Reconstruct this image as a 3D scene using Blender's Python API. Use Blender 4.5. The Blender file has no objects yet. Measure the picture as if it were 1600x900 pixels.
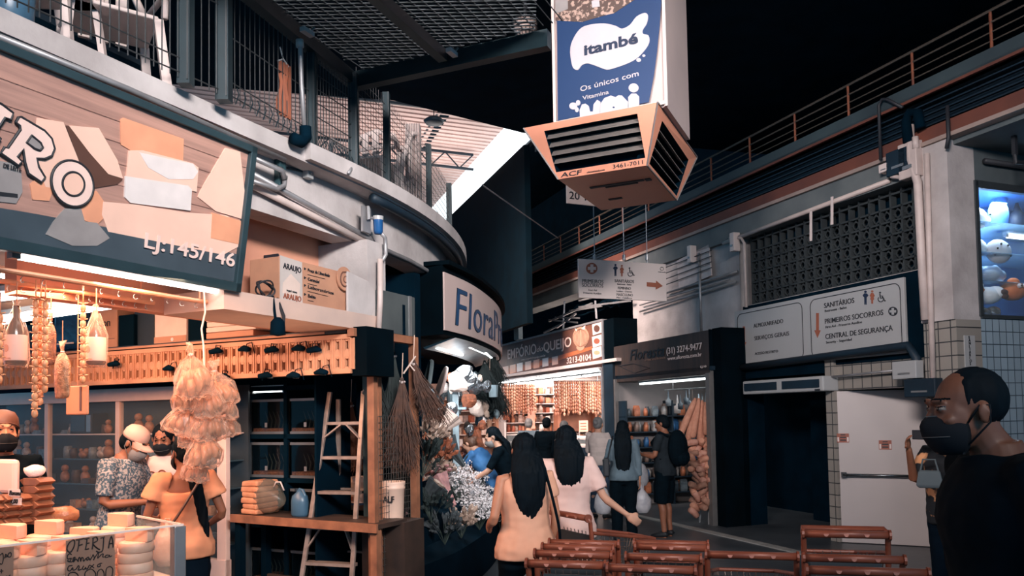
import bpy, bmesh, math, random
from mathutils import Vector as V, Matrix, noise
rnd = random.Random(7)
SC = bpy.context.scene
COL = SC.collection
R_ = math.radians
PI = math.pi

# ------------------------------------------------------------------ camera
cam = bpy.data.objects.new('camera', bpy.data.cameras.new('camera'))
COL.objects.link(cam)
cam.data.sensor_width = 36
cam.data.lens = 27
cam.data.shift_y = 144.4 / 1600
cam.data.clip_end = 200
CAM = Matrix.Translation((0, 0, 1.7)) @ Matrix.Rotation(R_(92.5), 4, 'X') @ Matrix.Rotation(R_(-1), 4, 'Z')
cam.matrix_world = CAM
SC.camera = cam
vs = SC.view_settings
SC.display_settings.display_device = 'sRGB'
vs.view_transform = 'Standard'
vs.look = 'None'
vs.exposure = 0
vs.gamma = 1
vs.use_curve_mapping = False

# ------------------------------------------------------------------ world and large lights
wd = bpy.data.worlds.new('world')
SC.world = wd
wd.use_nodes = True
bg = wd.node_tree.nodes['Background']
bg.inputs[0].default_value = (.035, .12, .20, 1)
bg.inputs[1].default_value = 3.4

def area(name, loc, target, size, power, col=(1, 1, 1), sy=None, spread=180):
    d = bpy.data.lights.new(name, 'AREA')
    d.energy = power
    d.color = col
    d.size = size
    d.spread = R_(spread)
    if sy:
        d.shape = 'RECTANGLE'
        d.size_y = sy
    o = bpy.data.objects.new(name, d)
    COL.objects.link(o)
    o.location = loc
    o.rotation_euler = (V(target) - V(loc)).to_track_quat('-Z', 'Y').to_euler()
    return o
# daylight that falls into the hall through roof openings behind and above the viewer
area('roof_daylight', (2.4, -2.6, 6.0), (-1.3, 7.0, 4.0), 3.0, 400, (1, .94, .92), 2.0, 62)
area('aisle_daylight', (-2.6, -2.4, 5.7), (4.6, 9.6, 3.9), 2.4, 135, (1, .90, .88), 1.6, 46)

area('aisle_far_fill', (-2.0, 11.5, 5.9), (1.0, 16.0, 3.0), 1.6, 230, (1, .80, .72), 1.6, 70)  # unseen lamp added to brighten the emporium fascia

# ------------------------------------------------------------------ materials
def lin(c):
    return tuple((x / 255 / 12.92) if x / 255 <= .04045 else ((x / 255 + .055) / 1.055) ** 2.4 for x in c)
MATS = {}
def mt(name, rgb, rough=.6, metal=0, var=.12, scale=8, bump=0, rgb2=None, det=4, spec=.5, bscale=None, sharp=None):
    """noise-varied principled material; rgb2 gives the second tone, sharp a narrow blend between them"""
    if name in MATS:
        return MATS[name]
    m = bpy.data.materials.new(name)
    MATS[name] = m
    m.use_nodes = True
    nt = m.node_tree
    b = nt.nodes['Principled BSDF']
    b.inputs['Roughness'].default_value = rough
    b.inputs['Metallic'].default_value = metal
    b.inputs['Specular IOR Level'].default_value = spec
    tc = nt.nodes.new('ShaderNodeTexCoord')
    no = nt.nodes.new('ShaderNodeTexNoise')
    no.inputs['Scale'].default_value = scale
    no.inputs['Detail'].default_value = det
    nt.links.new(tc.outputs['Object'], no.inputs['Vector'])
    cr = nt.nodes.new('ShaderNodeValToRGB')
    a = lin(rgb)
    c2 = lin(rgb2) if rgb2 else tuple(min(1, x * (1 + var)) for x in a)
    c1 = a if rgb2 else tuple(x * (1 - var) for x in a)
    w = .03 if sharp else .2
    mid = sharp or .5
    cr.color_ramp.elements[0].position = mid - w
    cr.color_ramp.elements[1].position = mid + w
    cr.color_ramp.elements[0].color = (*c1, 1)
    cr.color_ramp.elements[1].color = (*c2, 1)
    nt.links.new(no.outputs['Fac'], cr.inputs['Fac'])
    nt.links.new(cr.outputs['Color'], b.inputs['Base Color'])
    if bump:
        n2 = nt.nodes.new('ShaderNodeTexNoise')
        n2.inputs['Scale'].default_value = bscale or scale * 3
        n2.inputs['Detail'].default_value = 6
        nt.links.new(tc.outputs['Object'], n2.inputs['Vector'])
        bp = nt.nodes.new('ShaderNodeBump')
        bp.inputs['Strength'].default_value = bump
        bp.inputs['Distance'].default_value = .02
        nt.links.new(n2.outputs['Fac'], bp.inputs['Height'])
        nt.links.new(bp.outputs['Normal'], b.inputs['Normal'])
    return m
def em(name, rgb, k):
    if name in MATS:
        return MATS[name]
    m = bpy.data.materials.new(name)
    MATS[name] = m
    m.use_nodes = True
    nt = m.node_tree
    nt.nodes.clear()
    e = nt.nodes.new('ShaderNodeEmission')
    e.inputs[0].default_value = (*lin(rgb), 1)
    e.inputs[1].default_value = k
    o = nt.nodes.new('ShaderNodeOutputMaterial')
    nt.links.new(e.outputs[0], o.inputs[0])
    return m
def glassy(name, rgb, opac=.15, rough=.05):
    """thin clear sheet: mostly see-through with a glossy skin"""
    if name in MATS:
        return MATS[name]
    m = bpy.data.materials.new(name)
    MATS[name] = m
    m.use_nodes = True
    nt = m.node_tree
    nt.nodes.clear()
    tr = nt.nodes.new('ShaderNodeBsdfTransparent')
    tr.inputs[0].default_value = (*[1 - (1 - x) * .25 for x in lin(rgb)], 1)
    pb = nt.nodes.new('ShaderNodeBsdfPrincipled')
    pb.inputs['Base Color'].default_value = (*lin(rgb), 1)
    pb.inputs['Roughness'].default_value = rough
    fr = nt.nodes.new('ShaderNodeLayerWeight')
    fr.inputs[0].default_value = .5
    pw = nt.nodes.new('ShaderNodeMath')
    pw.operation = 'POWER'
    pw.inputs[1].default_value = 4
    nt.links.new(fr.outputs['Facing'], pw.inputs[0])
    ad = nt.nodes.new('ShaderNodeMath')
    ad.operation = 'ADD'
    ad.use_clamp = True
    ad.inputs[1].default_value = opac + .02
    nt.links.new(pw.outputs[0], ad.inputs[0])
    mx = nt.nodes.new('ShaderNodeMixShader')
    nt.links.new(ad.outputs[0], mx.inputs[0])
    nt.links.new(tr.outputs[0], mx.inputs[1])
    nt.links.new(pb.outputs[0], mx.inputs[2])
    o = nt.nodes.new('ShaderNodeOutputMaterial')
    nt.links.new(mx.outputs[0], o.inputs[0])
    return m
def patt(name, rgb, rgb2, kind='tile', sx=10, sy=10, gap=.06, rough=.5, plane='xz', offset=0):
    """brick / tile / stripe pattern in object coordinates of a vertical (xz) or level (xy) surface"""
    if name in MATS:
        return MATS[name]
    m = bpy.data.materials.new(name)
    MATS[name] = m
    m.use_nodes = True
    nt = m.node_tree
    b = nt.nodes['Principled BSDF']
    b.inputs['Roughness'].default_value = rough
    tc = nt.nodes.new('ShaderNodeTexCoord')
    sp = nt.nodes.new('ShaderNodeSeparateXYZ')
    nt.links.new(tc.outputs['Object'], sp.inputs[0])
    cb = nt.nodes.new('ShaderNodeCombineXYZ')
    nt.links.new(sp.outputs['XYZ'.index(plane[0].upper())], cb.inputs[0])
    nt.links.new(sp.outputs['XYZ'.index(plane[1].upper())], cb.inputs[1])
    if kind == 'tile':
        t = nt.nodes.new('ShaderNodeTexBrick')
        t.offset = offset
        t.inputs['Scale'].default_value = 1
        t.inputs['Brick Width'].default_value = 1 / sx
        t.inputs['Row Height'].default_value = 1 / sy
        t.inputs['Mortar Size'].default_value = gap / sx
        t.inputs['Mortar Smooth'].default_value = .1
        a = lin(rgb)
        t.inputs['Color1'].default_value = (*a, 1)
        t.inputs['Color2'].default_value = (*[x * .86 for x in a], 1)
        t.inputs['Mortar'].default_value = (*lin(rgb2), 1)
        nt.links.new(cb.outputs[0], t.inputs['Vector'])
        nt.links.new(t.outputs['Color'], b.inputs['Base Color'])
    elif kind == 'wood':
        mp = nt.nodes.new('ShaderNodeMapping')
        mp.inputs['Scale'].default_value = (sx, sy, 1)
        nt.links.new(cb.outputs[0], mp.inputs[0])
        t = nt.nodes.new('ShaderNodeTexNoise')
        t.inputs['Scale'].default_value = 1
        t.inputs['Detail'].default_value = 8
        t.inputs['Roughness'].default_value = .65
        nt.links.new(mp.outputs[0], t.inputs['Vector'])
        cr = nt.nodes.new('ShaderNodeValToRGB')
        cr.color_ramp.elements[0].position = .3
        cr.color_ramp.elements[1].position = .7
        cr.color_ramp.elements[0].color = (*lin(rgb), 1)
        cr.color_ramp.elements[1].color = (*lin(rgb2), 1)
        nt.links.new(t.outputs['Fac'], cr.inputs[0])
        nt.links.new(cr.outputs[0], b.inputs['Base Color'])
    return m

# ------------------------------------------------------------------ mesh building
class MB:
    def __init__(s):
        s.v, s.f, s.m, s.mi = [], [], [], 0
    def add(s, vs, fs):
        n = len(s.v)
        s.v += [V(p) for p in vs]
        for f in fs:
            s.f.append([i + n for i in f])
            s.m.append(s.mi)
        return s
    def box(s, x0, x1, y0, y1, z0, z1, M=None):
        p = [V((x, y, z)) for z in (z0, z1) for x, y in ((x0, y0), (x1, y0), (x1, y1), (x0, y1))]
        if M:
            p = [M @ q for q in p]
        return s.add(p, [(3, 2, 1, 0), (4, 5, 6, 7), (0, 1, 5, 4), (1, 2, 6, 5), (2, 3, 7, 6), (3, 0, 4, 7)])
    def loft(s, rings, cap=True, close=True):
        n = len(rings[0])
        vs = [p for r in rings for p in r]
        fs = []
        for k in range(len(rings) - 1):
            for i in range(n if close else n - 1):
                j = (i + 1) % n
                fs.append((k * n + i, k * n + j, k * n + n + j, k * n + n + i))
        if cap:
            fs.append(tuple(range(n - 1, -1, -1)))
            fs.append(tuple(range((len(rings) - 1) * n, len(rings) * n)))
        return s.add(vs, fs)
    def tube(s, pts, r, n=8, cap=True, flat=1):
        pts = [V(p) for p in pts]
        rs = r if isinstance(r, (list, tuple)) else [r] * len(pts)
        rings = []
        u = None
        for i, p in enumerate(pts):
            a, b = pts[max(i - 1, 0)], pts[min(i + 1, len(pts) - 1)]
            t = (b - a)
            t = t.normalized() if t.length > 1e-9 else V((0, 0, 1))
            if u is None:
                u = t.orthogonal().normalized()
                if abs(t.z) < .9:
                    u = t.cross(V((0, 0, 1))).normalized()
            else:
                u = (u - t * u.dot(t))
                u = u.normalized() if u.length > 1e-6 else t.orthogonal().normalized()
            w = t.cross(u)
            rings.append([p + (u * math.cos(2 * PI * k / n) + w * math.sin(2 * PI * k / n) * flat) * rs[i] for k in range(n)])
        return s.loft(rings, cap)
    def bar(s, p, q, w, h=None):
        p, q = V(p), V(q)
        h = h or w
        t = (q - p).normalized()
        u = t.cross(V((0, 0, 1))) if abs(t.z) < .95 else V((1, 0, 0)) - t * t.x
        u.normalize()
        x = u.cross(t).normalized()
        rg = lambda c: [c + u * a * w / 2 + x * b * h / 2 for a, b in ((-1, -1), (1, -1), (1, 1), (-1, 1))]
        return s.loft([rg(p), rg(q)])
    def lathe(s, prof, c=(0, 0, 0), n=16, M=None, sx=1, sy=1):
        rings = []
        for r, z in prof:
            g = [V((math.cos(2 * PI * k / n) * max(r, 1e-4) * sx, math.sin(2 * PI * k / n) * max(r, 1e-4) * sy, z)) for k in range(n)]
            rings.append([(M @ q if M else q) + V(c) for q in g])
        return s.loft(rings)
    def ell(s, c, r, n=12, m=8, M=None):
        if not isinstance(r, (list, tuple)):
            r = (r, r, r)
        rings = []
        for k in range(1, m):
            a = PI * k / m
            g = [V((r[0] * math.sin(a) * math.cos(2 * PI * i / n), r[1] * math.sin(a) * math.sin(2 * PI * i / n), -r[2] * math.cos(a))) for i in range(n)]
            rings.append([(M @ q if M else q) + V(c) for q in g])
        bt, tp = V((0, 0, -r[2])), V((0, 0, r[2]))
        if M:
            bt, tp = M @ bt, M @ tp
        b0 = len(s.v)
        s.loft(rings, cap=False)
        nb = len(s.v)
        s.v += [bt + V(c), tp + V(c)]
        L = b0 + (m - 2) * n
        for i in range(n):
            j = (i + 1) % n
            s.f.append([nb, b0 + j, b0 + i]); s.m.append(s.mi)
            s.f.append([nb + 1, L + i, L + j]); s.m.append(s.mi)
        return s
    def prism(s, poly, y0, y1):
        """polygon in xz (counter-clockwise seen from -y) pushed along y"""
        n = len(poly)
        vs = [(x, y0, z) for x, z in poly] + [(x, y1, z) for x, z in poly]
        return s.add(vs, [tuple(range(n)), tuple(range(2 * n - 1, n - 1, -1))] + [((i + 1) % n, i, n + i, n + (i + 1) % n) for i in range(n)])
    def plate(s, poly, z0, z1):
        n = len(poly)
        vs = [(x, y, z0) for x, y in poly] + [(x, y, z1) for x, y in poly]
        return s.add(vs, [tuple(range(n - 1, -1, -1)), tuple(range(n, 2 * n))] + [(i, (i + 1) % n, n + (i + 1) % n, n + i) for i in range(n)])
    def disc(s, c, r, y0, y1, n=20, rz=None, a0=0, a1=2 * PI):
        rz = rz or r
        full = abs(a1 - a0 - 2 * PI) < 1e-6
        k = n if full else n + 1
        return s.prism([(c[0] + r * math.cos(a0 + (a1 - a0) * i / n), c[1] + rz * math.sin(a0 + (a1 - a0) * i / n)) for i in range(k)], y0, y1)
    def tf(s, M):
        s.v = [M @ p for p in s.v]
        return s
    def jit(s, amp, sc, seed=0):
        o = V((seed * 7.3, seed * 3.1, seed))
        s.v = [p + noise.noise_vector(p * sc + o) * amp for p in s.v]
        return s
    def mesh(s, name, mat, smooth=False):
        me = bpy.data.meshes.new(name)
        me.from_pydata(s.v, [], s.f)
        for x in (mat if isinstance(mat, (list, tuple)) else [mat]):
            me.materials.append(x)
        if any(s.m):
            me.polygons.foreach_set('material_index', s.m)
        if smooth:
            me.polygons.foreach_set('use_smooth', [True] * len(me.polygons))
        me.update()
        return me
    def build(s, name, mat, parent=None, smooth=False, bev=0, world=False, label=None):
        if world and parent:
            s.tf(parent.matrix_basis.inverted())
        o = bpy.data.objects.new(name, s.mesh(name, mat, smooth))
        COL.objects.link(o)
        if parent:
            o.parent = parent
        if bev:
            b = o.modifiers.new('bevel', 'BEVEL')
            b.width = bev
            b.segments = 2
            b.limit_method = 'ANGLE'
        if label:
            o['label'] = label
        return o
def tag(o, label, cat, group=None, kind=None):
    if label: o['label'] = label
    if cat: o['category'] = cat
    if group: o['group'] = group
    if kind: o['kind'] = kind
    return o
def root(name, label, cat, loc=(0, 0, 0), rz=0, group=None, kind=None):
    o = bpy.data.objects.new(name, None)
    COL.objects.link(o)
    o.empty_display_size = .05
    o.location = loc
    o.rotation_euler = (0, 0, rz)
    return tag(o, label, cat, group, kind)
def dup(o, loc=None, rz=None, label=None, group=None, sc=None, rot=None):
    c = o.copy()
    COL.objects.link(c)
    if loc is not None: c.location = loc
    if rz is not None: c.rotation_euler = (0, 0, rz)
    if rot is not None: c.rotation_euler = rot
    if sc is not None: c.scale = sc if isinstance(sc, (tuple, list)) else (sc, sc, sc)
    if label: c['label'] = label
    if group: c['group'] = group
    def kids(a, b):
        for k in a.children:
            d = k.copy()
            COL.objects.link(d)
            d.parent = b
            kids(k, d)
    kids(o, c)
    return c
def struct(o):
    o['kind'] = 'structure'
    return o

# ------------------------------------------------------------------ frames: local x along a wall (as seen), y into it, z up
def frame(o, deg):
    return Matrix.Translation(o) @ Matrix.Rotation(R_(deg), 4, 'Z')
L = frame((-1.65, 4.6, 0), 64.6)      # open front of the cheese shop
P = frame((-1.16, 5.63, 0), -25.4)    # partition inside that shop, facing the viewer
RW = frame((3.16, 9.48, 0), -68.6)    # shops along the aisle, y = 0 at the kerb
CW = frame((.1375, 6.6, 0), -25.4)    # air cooler
aL, aP, aR = R_(64.6), R_(-25.4), R_(-68.6)
def ray(px, py):
    return (CAM.to_3x3() @ V(((px - 800) / 1200, -(py - 594.4) / 1200, -1)))
CP = V((0, 0, 1.7))
def at(px, py, Y):
    d = ray(px, py)
    return CP + d * (Y / d.y)
def on(F, px, py, y=0):
    """point where the sight line through a picture point meets the plane y of a frame, in that frame"""
    d = ray(px, py)
    n = F.to_3x3() @ V((0, 1, 0))
    o = F.to_translation()
    t = (y - n.dot(CP - o)) / n.dot(d)
    return F.inverted() @ (CP + d * t)
def onz(px, py, z):
    d = ray(px, py)
    return CP + d * ((z - 1.7) / d.z)
def W(F, p):
    return F @ V(p)

# ------------------------------------------------------------------ lettering
TMP = bpy.data.scenes.new('workshop')                  # small side scene, so that shaping one mesh does not re-evaluate the hall
def settle(o):
    TMP.collection.objects.link(o)
    TMP.view_layers[0].update()
    return bpy.data.meshes.new_from_object(o.evaluated_get(TMP.view_layers[0].depsgraph))
def txt_mesh(body, size, bold=0, shear=0, space=1, align='LEFT', ext=.002, sx=1):
    cu = bpy.data.curves.new('lettering', 'FONT')
    cu.body = body
    cu.size = size
    cu.offset = size * (.03 if bold > .019 else .012 if bold > .009 else .007) if bold > 0 else bold
    cu.shear = shear
    cu.space_character = space
    cu.align_x = align
    cu.extrude = ext
    cu.resolution_u = 3
    o = bpy.data.objects.new('lettering', cu)
    me = settle(o)
    bpy.data.objects.remove(o)
    bpy.data.curves.remove(cu)
    me.transform(Matrix.Scale(sx, 4, (1, 0, 0)))
    return me
def text(body, size, pos, mat, parent, name='lettering', rot=0, M=None, width=None, **k):
    """letters standing on a vertical surface that faces local -y; pos = (x, y, z) of the baseline start; width squeezes the line to fit"""
    me = txt_mesh(body, size, **k)
    if width:
        xs = [v.co.x for v in me.vertices]
        w = max(xs) - min(xs)
        me.transform(Matrix.Scale(width / w, 4, (1, 0, 0)))
    me.transform(M or (Matrix.Translation(pos) @ Matrix.Rotation(rot, 4, 'Y') @ Matrix.Rotation(PI / 2, 4, 'X')))
    me.materials.clear()
    me.materials.append(mat)
    me.name = name
    o = bpy.data.objects.new(name, me)
    COL.objects.link(o)
    o.parent = parent
    return o
def remesh(mb, vox, smooth=2, post=None):
    """melt overlapping closed shapes into one continuous skin"""
    me = mb.mesh('skin', [])
    o = bpy.data.objects.new('skin', me)
    r = o.modifiers.new('r', 'REMESH')
    r.mode = 'VOXEL'
    r.voxel_size = vox
    if smooth:
        sm = o.modifiers.new('s', 'SMOOTH')
        sm.factor = .5
        sm.iterations = smooth
    out = settle(o)
    bpy.data.objects.remove(o)
    bpy.data.meshes.remove(me)
    return out
def link_mesh(me, name, mats, parent, smooth=True):
    me.name = name
    me.materials.clear()
    for m in (mats if isinstance(mats, (list, tuple)) else [mats]):
        me.materials.append(m)
    if smooth:
        me.polygons.foreach_set('use_smooth', [True] * len(me.polygons))
    o = bpy.data.objects.new(name, me)
    COL.objects.link(o)
    o.parent = parent
    return o
# ================================================================== the hall
NAVY = mt('dark_painted_steel', (10, 32, 46), .6, var=.3, scale=3)
DARK2 = mt('black_dimmed_copy', (0, 10, 17), .9, var=.3, scale=3, spec=.06)  # dimmed copy of BLACK; its lower tone offsets strong light on some surfaces
BLACK = mt('blue_black', (0, 20, 32), .9, var=.3, spec=.06, scale=3)  # even blue-black base colour shared by the dark surfaces
GREEN = mt('dark_green_paint', (40, 66, 72), .45, var=.18, scale=5)
WHITEP = mt('dirty_white_plaster', (196, 187, 185), .75, rgb2=(158, 149, 147), scale=2.6, det=12, bump=.25, bscale=20)
PEACH = mt('peach_plaster', (214, 150, 122), .8, rgb2=(196, 136, 112), scale=2.5, det=6)
GREYP = mt('grey_green_plaster', (92, 100, 102), .8, rgb2=(74, 82, 86), scale=2, det=8, bump=.2)
BROWN = mt('rust_brown_paint', (112, 62, 48), .7, rgb2=(88, 50, 42), scale=3, det=8)
PIPE = mt('galvanised_pipe', (150, 148, 150), .45, .5, var=.2, scale=6)
PIPEW = mt('white_painted_pipe', (190, 172, 166), .5, var=.12, scale=6)
TILEB = patt('beige_wall_tile', (150, 142, 134), (60, 60, 62), 'tile', 6.7, 6.7, .045, .35)
TILEG = patt('blue_grey_tile', (150, 168, 180), (66, 80, 90), 'tile', 9.5, 7.2, .05, .3, plane='yz')
DOORW = mt('off_white_door_paint', (182, 170, 167), .45, var=.05, scale=1.5)
STEEL = mt('brushed_steel', (168, 170, 172), .3, .9, var=.1, scale=10)
TUBE = em('white_tube_light', (246, 255, 255), 5)
TUBEW = em('warm_tube_light', (255, 244, 236), 9)
FLOORM = mt('worn_concrete_floor', (84, 88, 92), .38, rgb2=(58, 62, 68), scale=1.3, det=9, bump=.08, bscale=18)
struct(MB().plate([(-14, -4), (12, -4), (12, 34), (-14, 34)], -.1, 0).build('floor', FLOORM))
kerb = struct(MB().box(-16, 4, 0, .14, 0, .012, RW).build('kerb_strip', mt('pale_kerb_concrete', (150, 146, 142), .6, var=.2, scale=4, det=8)))
# roof and far end
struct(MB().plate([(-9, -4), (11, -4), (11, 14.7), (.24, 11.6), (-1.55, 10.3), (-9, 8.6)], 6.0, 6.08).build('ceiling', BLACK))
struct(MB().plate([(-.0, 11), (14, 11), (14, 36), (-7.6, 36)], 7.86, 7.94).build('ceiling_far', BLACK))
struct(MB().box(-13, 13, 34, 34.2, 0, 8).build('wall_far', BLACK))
# wall under the roof daylight strip, the strip itself, and the pale roof sheets beyond
q0, q1 = V((.37, 14.8, 0)), V((-6, 32.8, 0))
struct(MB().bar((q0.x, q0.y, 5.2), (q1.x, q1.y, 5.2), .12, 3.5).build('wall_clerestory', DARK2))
cl = MB()
q2 = V((.75, 13.7, 0))
cl.loft([[V((a.x, a.y, z)) + V((d, 0, 0)) for d, z in ((-.02, 7.0), (.02, 7.0), (.02, 7.74), (-.02, 7.74))] for a in (q2, q1)])
struct(cl.build('window_clerestory', em('overcast_daylight', (240, 250, 255), 2.6)))
mb = MB()
for k in range(16):
    a = q2.lerp(q1, k / 15 * .62)
    mb.bar((a.x + .06, a.y, 6.7), (a.x + .06, a.y, 7.76), .035)
mb.bar((q2.x + .07, q2.y, 7.02), (q1.x + .07, q1.y, 7.02), .1, .14)
struct(mb.build('window_mullions', NAVY))
ROOFS = mt('pale_roof_sheet', (206, 178, 170), .7, var=.08, scale=3)
mb = MB()
re_ = lambda t: V((.37 - .354 * (t - 14.8), t, 7.76))
dl = V((-9, -1.6, .74))
mb.add([re_(12.2), re_(30), re_(30) + dl, re_(12.2) + dl, re_(12.2) + V((0, 0, .05)), re_(30) + V((0, 0, .05))], [(0, 1, 2, 3), (5, 4, 3, 2)])
for k in range(88):                                   # ribs of the sheets
    p = re_(12.3 + k * .2)
    mb.bar(p + V((0, 0, -.012)), p + dl + V((0, 0, -.012)), .05, .03)
struct(mb.build('roof_sheets', ROOFS))
mb = MB()                                             # trusses under the pale roof
for j, tt in enumerate((13.1, 14.4, 17.4)):
    xe = .37 - .354 * (tt - 14.8)
    a, b = V((xe - .25, tt, 7.66)), V((xe - 8.5, tt - 1.5, 8.25))
    d = V((0, 0, -.34))
    mb.bar(a, b, .05); mb.bar(a + d, b + d, .05)
    for k in range(26):
        p, q = a.lerp(b, k / 26), a.lerp(b, (k + 1) / 26)
        mb.bar(p + (d if k % 2 else V()), q + (V() if k % 2 else d), .025)
for s in (1.6, 3.4, 5.2):
    mb.bar((.37 - s + .9, 12.4, 7.8 + s * .08), (.37 - s - 5, 29, 7.8 + s * .08), .05, .1)
struct(mb.build('roof_truss', NAVY))
area('sheet_bounce', (-2.2, 17, 6.0), (-3.2, 16.5, 8), 3, 120, (1, .9, .86), 3)

# ------------------------------------------------------------------ aisle wall (RW frame)
def rw(name, boxes, mat, **k):
    r = bpy.data.objects.new(name, MB().mesh(name, mat)) if 0 else None
    mb = MB()
    for b in boxes:
        mb.box(*b)
    o = mb.build(name, mat, **k)
    o.matrix_basis = RW.copy()
    return struct(o)
rw('wall_right', [(-4.9, -1.75, 1.0, 1.3, 2.6, 4.3), (-1.75, 1.46, 1.08, 1.3, 2.2, 3.26)], WHITEP)
rw('wall_tiled', [(-.1, .05, 1.0, 1.3, 0, 2.36), (.05, 1.46, 1.06, 1.3, 1.93, 2.36), (1.46, 1.86, .93, 1.3, 0, 2.62)], TILEB)
rw('wall_dark', [(-1.95, -1.66, .9, 1.3, 0, 2.4), (-1.66, -.1, 2.6, 2.7, 0, 2.2), (-1.66, -.1, .98, 1.3, 2.16, 2.36), (-1.7, 1.46, 1.23, 1.28, 3.27, 4.27), (-1.7, 1.86, 2.2, 2.3, 0, 2.7)], BLACK)
rw('column_right', [(1.46, 1.86, .9, 1.3, 2.62, 4.55)], WHITEP)
rw('beam_grey', [(-12, 1.46, .92, 1.35, 4.27, 4.56)], mt('grey_beam_paint', (108, 112, 112), .7, rgb2=(84, 90, 92), scale=2, det=7))
rw('beam_brown', [(-14, 6, .9, 1.3, 4.60, 4.75)], BROWN)
rw('trim_slab_edge', [(-14, 6, .87, 1.0, 4.555, 4.6)], mt('pinkish_slab_edge', (150, 130, 122), .7, scale=4))
rw('beam_louvre', [(-14, 6, 1.2, 1.3, 4.75, 5.13)] + [(-14, 6, .98, 1.02, 4.80 + .062 * k, 4.815 + .062 * k) for k in range(5)], NAVY)
rw('beam_walkway', [(-16, 6, .85, 1.0, 5.11, 5.27), (-16, 6, .85, 2.6, 5.11, 5.15)], mt('grey_green_band', (58, 72, 76), .7, rgb2=(46, 58, 64), scale=2, det=8))
rw('trim_band_rust', [(-16, 6, .83, .87, 5.085, 5.115)], BROWN)
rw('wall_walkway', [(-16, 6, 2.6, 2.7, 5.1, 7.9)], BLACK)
rw('soffit_passage', [(1.86, 6, 1.0, 6, 4.5, 4.56)], GREYP)
rw('wall_passage', [(1.80, 1.86, 1.3, 6, 4.12, 4.5), (1.80, 1.86, 4.6, 6, 2.66, 4.12), (1.0, 1.80, 5, 5.1, 2.6, 4.3)], GREYP)
rw('wall_tiled_passage', [(1.80, 1.86, 1.3, 6, 0, 2.66)], TILEG)
# walkway railing: one thing, every post a part
rail = root('walkway_railing', 'long low steel railing with rusty orange posts along the upper walkway', 'railing', W(RW, (0, .9, 5.27)), aR)
mb = MB()
for z, r in ((.40, .017), (.28, .011), (.18, .008), (.09, .008)):
    mb.tube([(-16, 0, z), (6, 0, z)], r, 6)
mb.build('rail', mt('dull_rail_steel', (92, 82, 74), .5, .4, var=.2), rail)
for k in range(24):
    x = 5.2 - k * .93
    MB().tube([(x, 0, -.02), (x, 0, .39)], .015, 6).build('post', mt('rusty_orange_post', (150, 84, 54), .7, rgb2=(96, 50, 38), scale=9), rail)
# ------------------------------------------------------------------ mezzanine slab with its rounded corner
def slab_path(n=26, off=0, xs=-5.5, ext=7):
    """plan line of the slab edge, offset inward by off (world xy)"""
    pts = []
    e, nrm = V((math.cos(aL), math.sin(aL))), V((-math.sin(aL), math.cos(aL)))
    o = V((-1.65, 4.6))
    for k in range(7):
        pts.append(o + e * (xs + (1.0 - xs) * k / 6) + nrm * off)
    C = o + e * 1.0 + nrm * 7
    for k in range(1, n + 1):
        a = aL - PI / 2 + R_(46.8) * k / n
        pts.append(C + V((math.cos(a), math.sin(a))) * (7 - off))
    t = V((-.365, .931))
    pts.append(pts[-1] + t * ext)
    return pts
def ribbon(mb, p0, p1, z0, z1):
    """solid strip between two plan lines"""
    mb.loft([[V((a.x, a.y, z0)), V((a.x, a.y, z1)), V((b.x, b.y, z1)), V((b.x, b.y, z0))] for a, b in zip(p0, p1)])
    return mb
struct(ribbon(MB(), slab_path(), slab_path(off=2.2), 3.44, 3.55).build('slab_mezzanine', WHITEP))
struct(ribbon(MB(), slab_path(off=-.05, xs=.62), slab_path(off=.3, xs=.62), 3.452, 3.565).build('slab_edge_curved', WHITEP))
fas = lambda o0, o1, z0, z1, xs=.12: ribbon(MB(), slab_path(off=o0, xs=xs), slab_path(off=o1, xs=xs), z0, z1)
struct(fas(.16, .35, 3.06, 3.44).build('beam_fascia', WHITEP))
def lw(name, boxes, mat, F=L, **k):
    mb = MB()
    for b in boxes:
        mb.box(*b)
    o = mb.build(name, mat, **k)
    o.matrix_basis = F.copy()
    return struct(o)
lw('wall_niche', [(-1, 1.62, .5, .6, 2.36, 3.44)], PEACH)
lw('slab_ledge', [(-.1, 1.62, 0, .5, 2.35, 2.47)], mt('ledge_plaster', (206, 176, 162), .75, rgb2=(184, 160, 150), scale=3, det=8, bump=.2))
lw('column_niche', [(1.36, 1.6, .03, .5, 2.47, 3.06)], WHITEP)
lw('ceiling_cheese_shop', [(-6, -.1, .03, 4.6, 2.68, 2.72), (-.1, 1.1, .62, 4.6, 2.68, 2.72)], mt('shop_ceiling_white', (226, 214, 206), .6, var=.05))
lw('wall_cheese_shop', [(-7, -.3, 1.3, 1.4, 0, 3.0), (-.3, 0.02, .62, .66, 2.3, 2.6)], BLACK, P)
rw('wall_outer', [(-16, 8, 6.2, 6.3, 0, 8), (6, 6.1, 1, 6.3, 0, 8)], BLACK)
mb = MB()
ribbon(mb, slab_path(off=1.3)[13:], slab_path(off=1.4)[13:], 0, 3.44)
struct(mb.build('wall_florist', BLACK))
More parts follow.
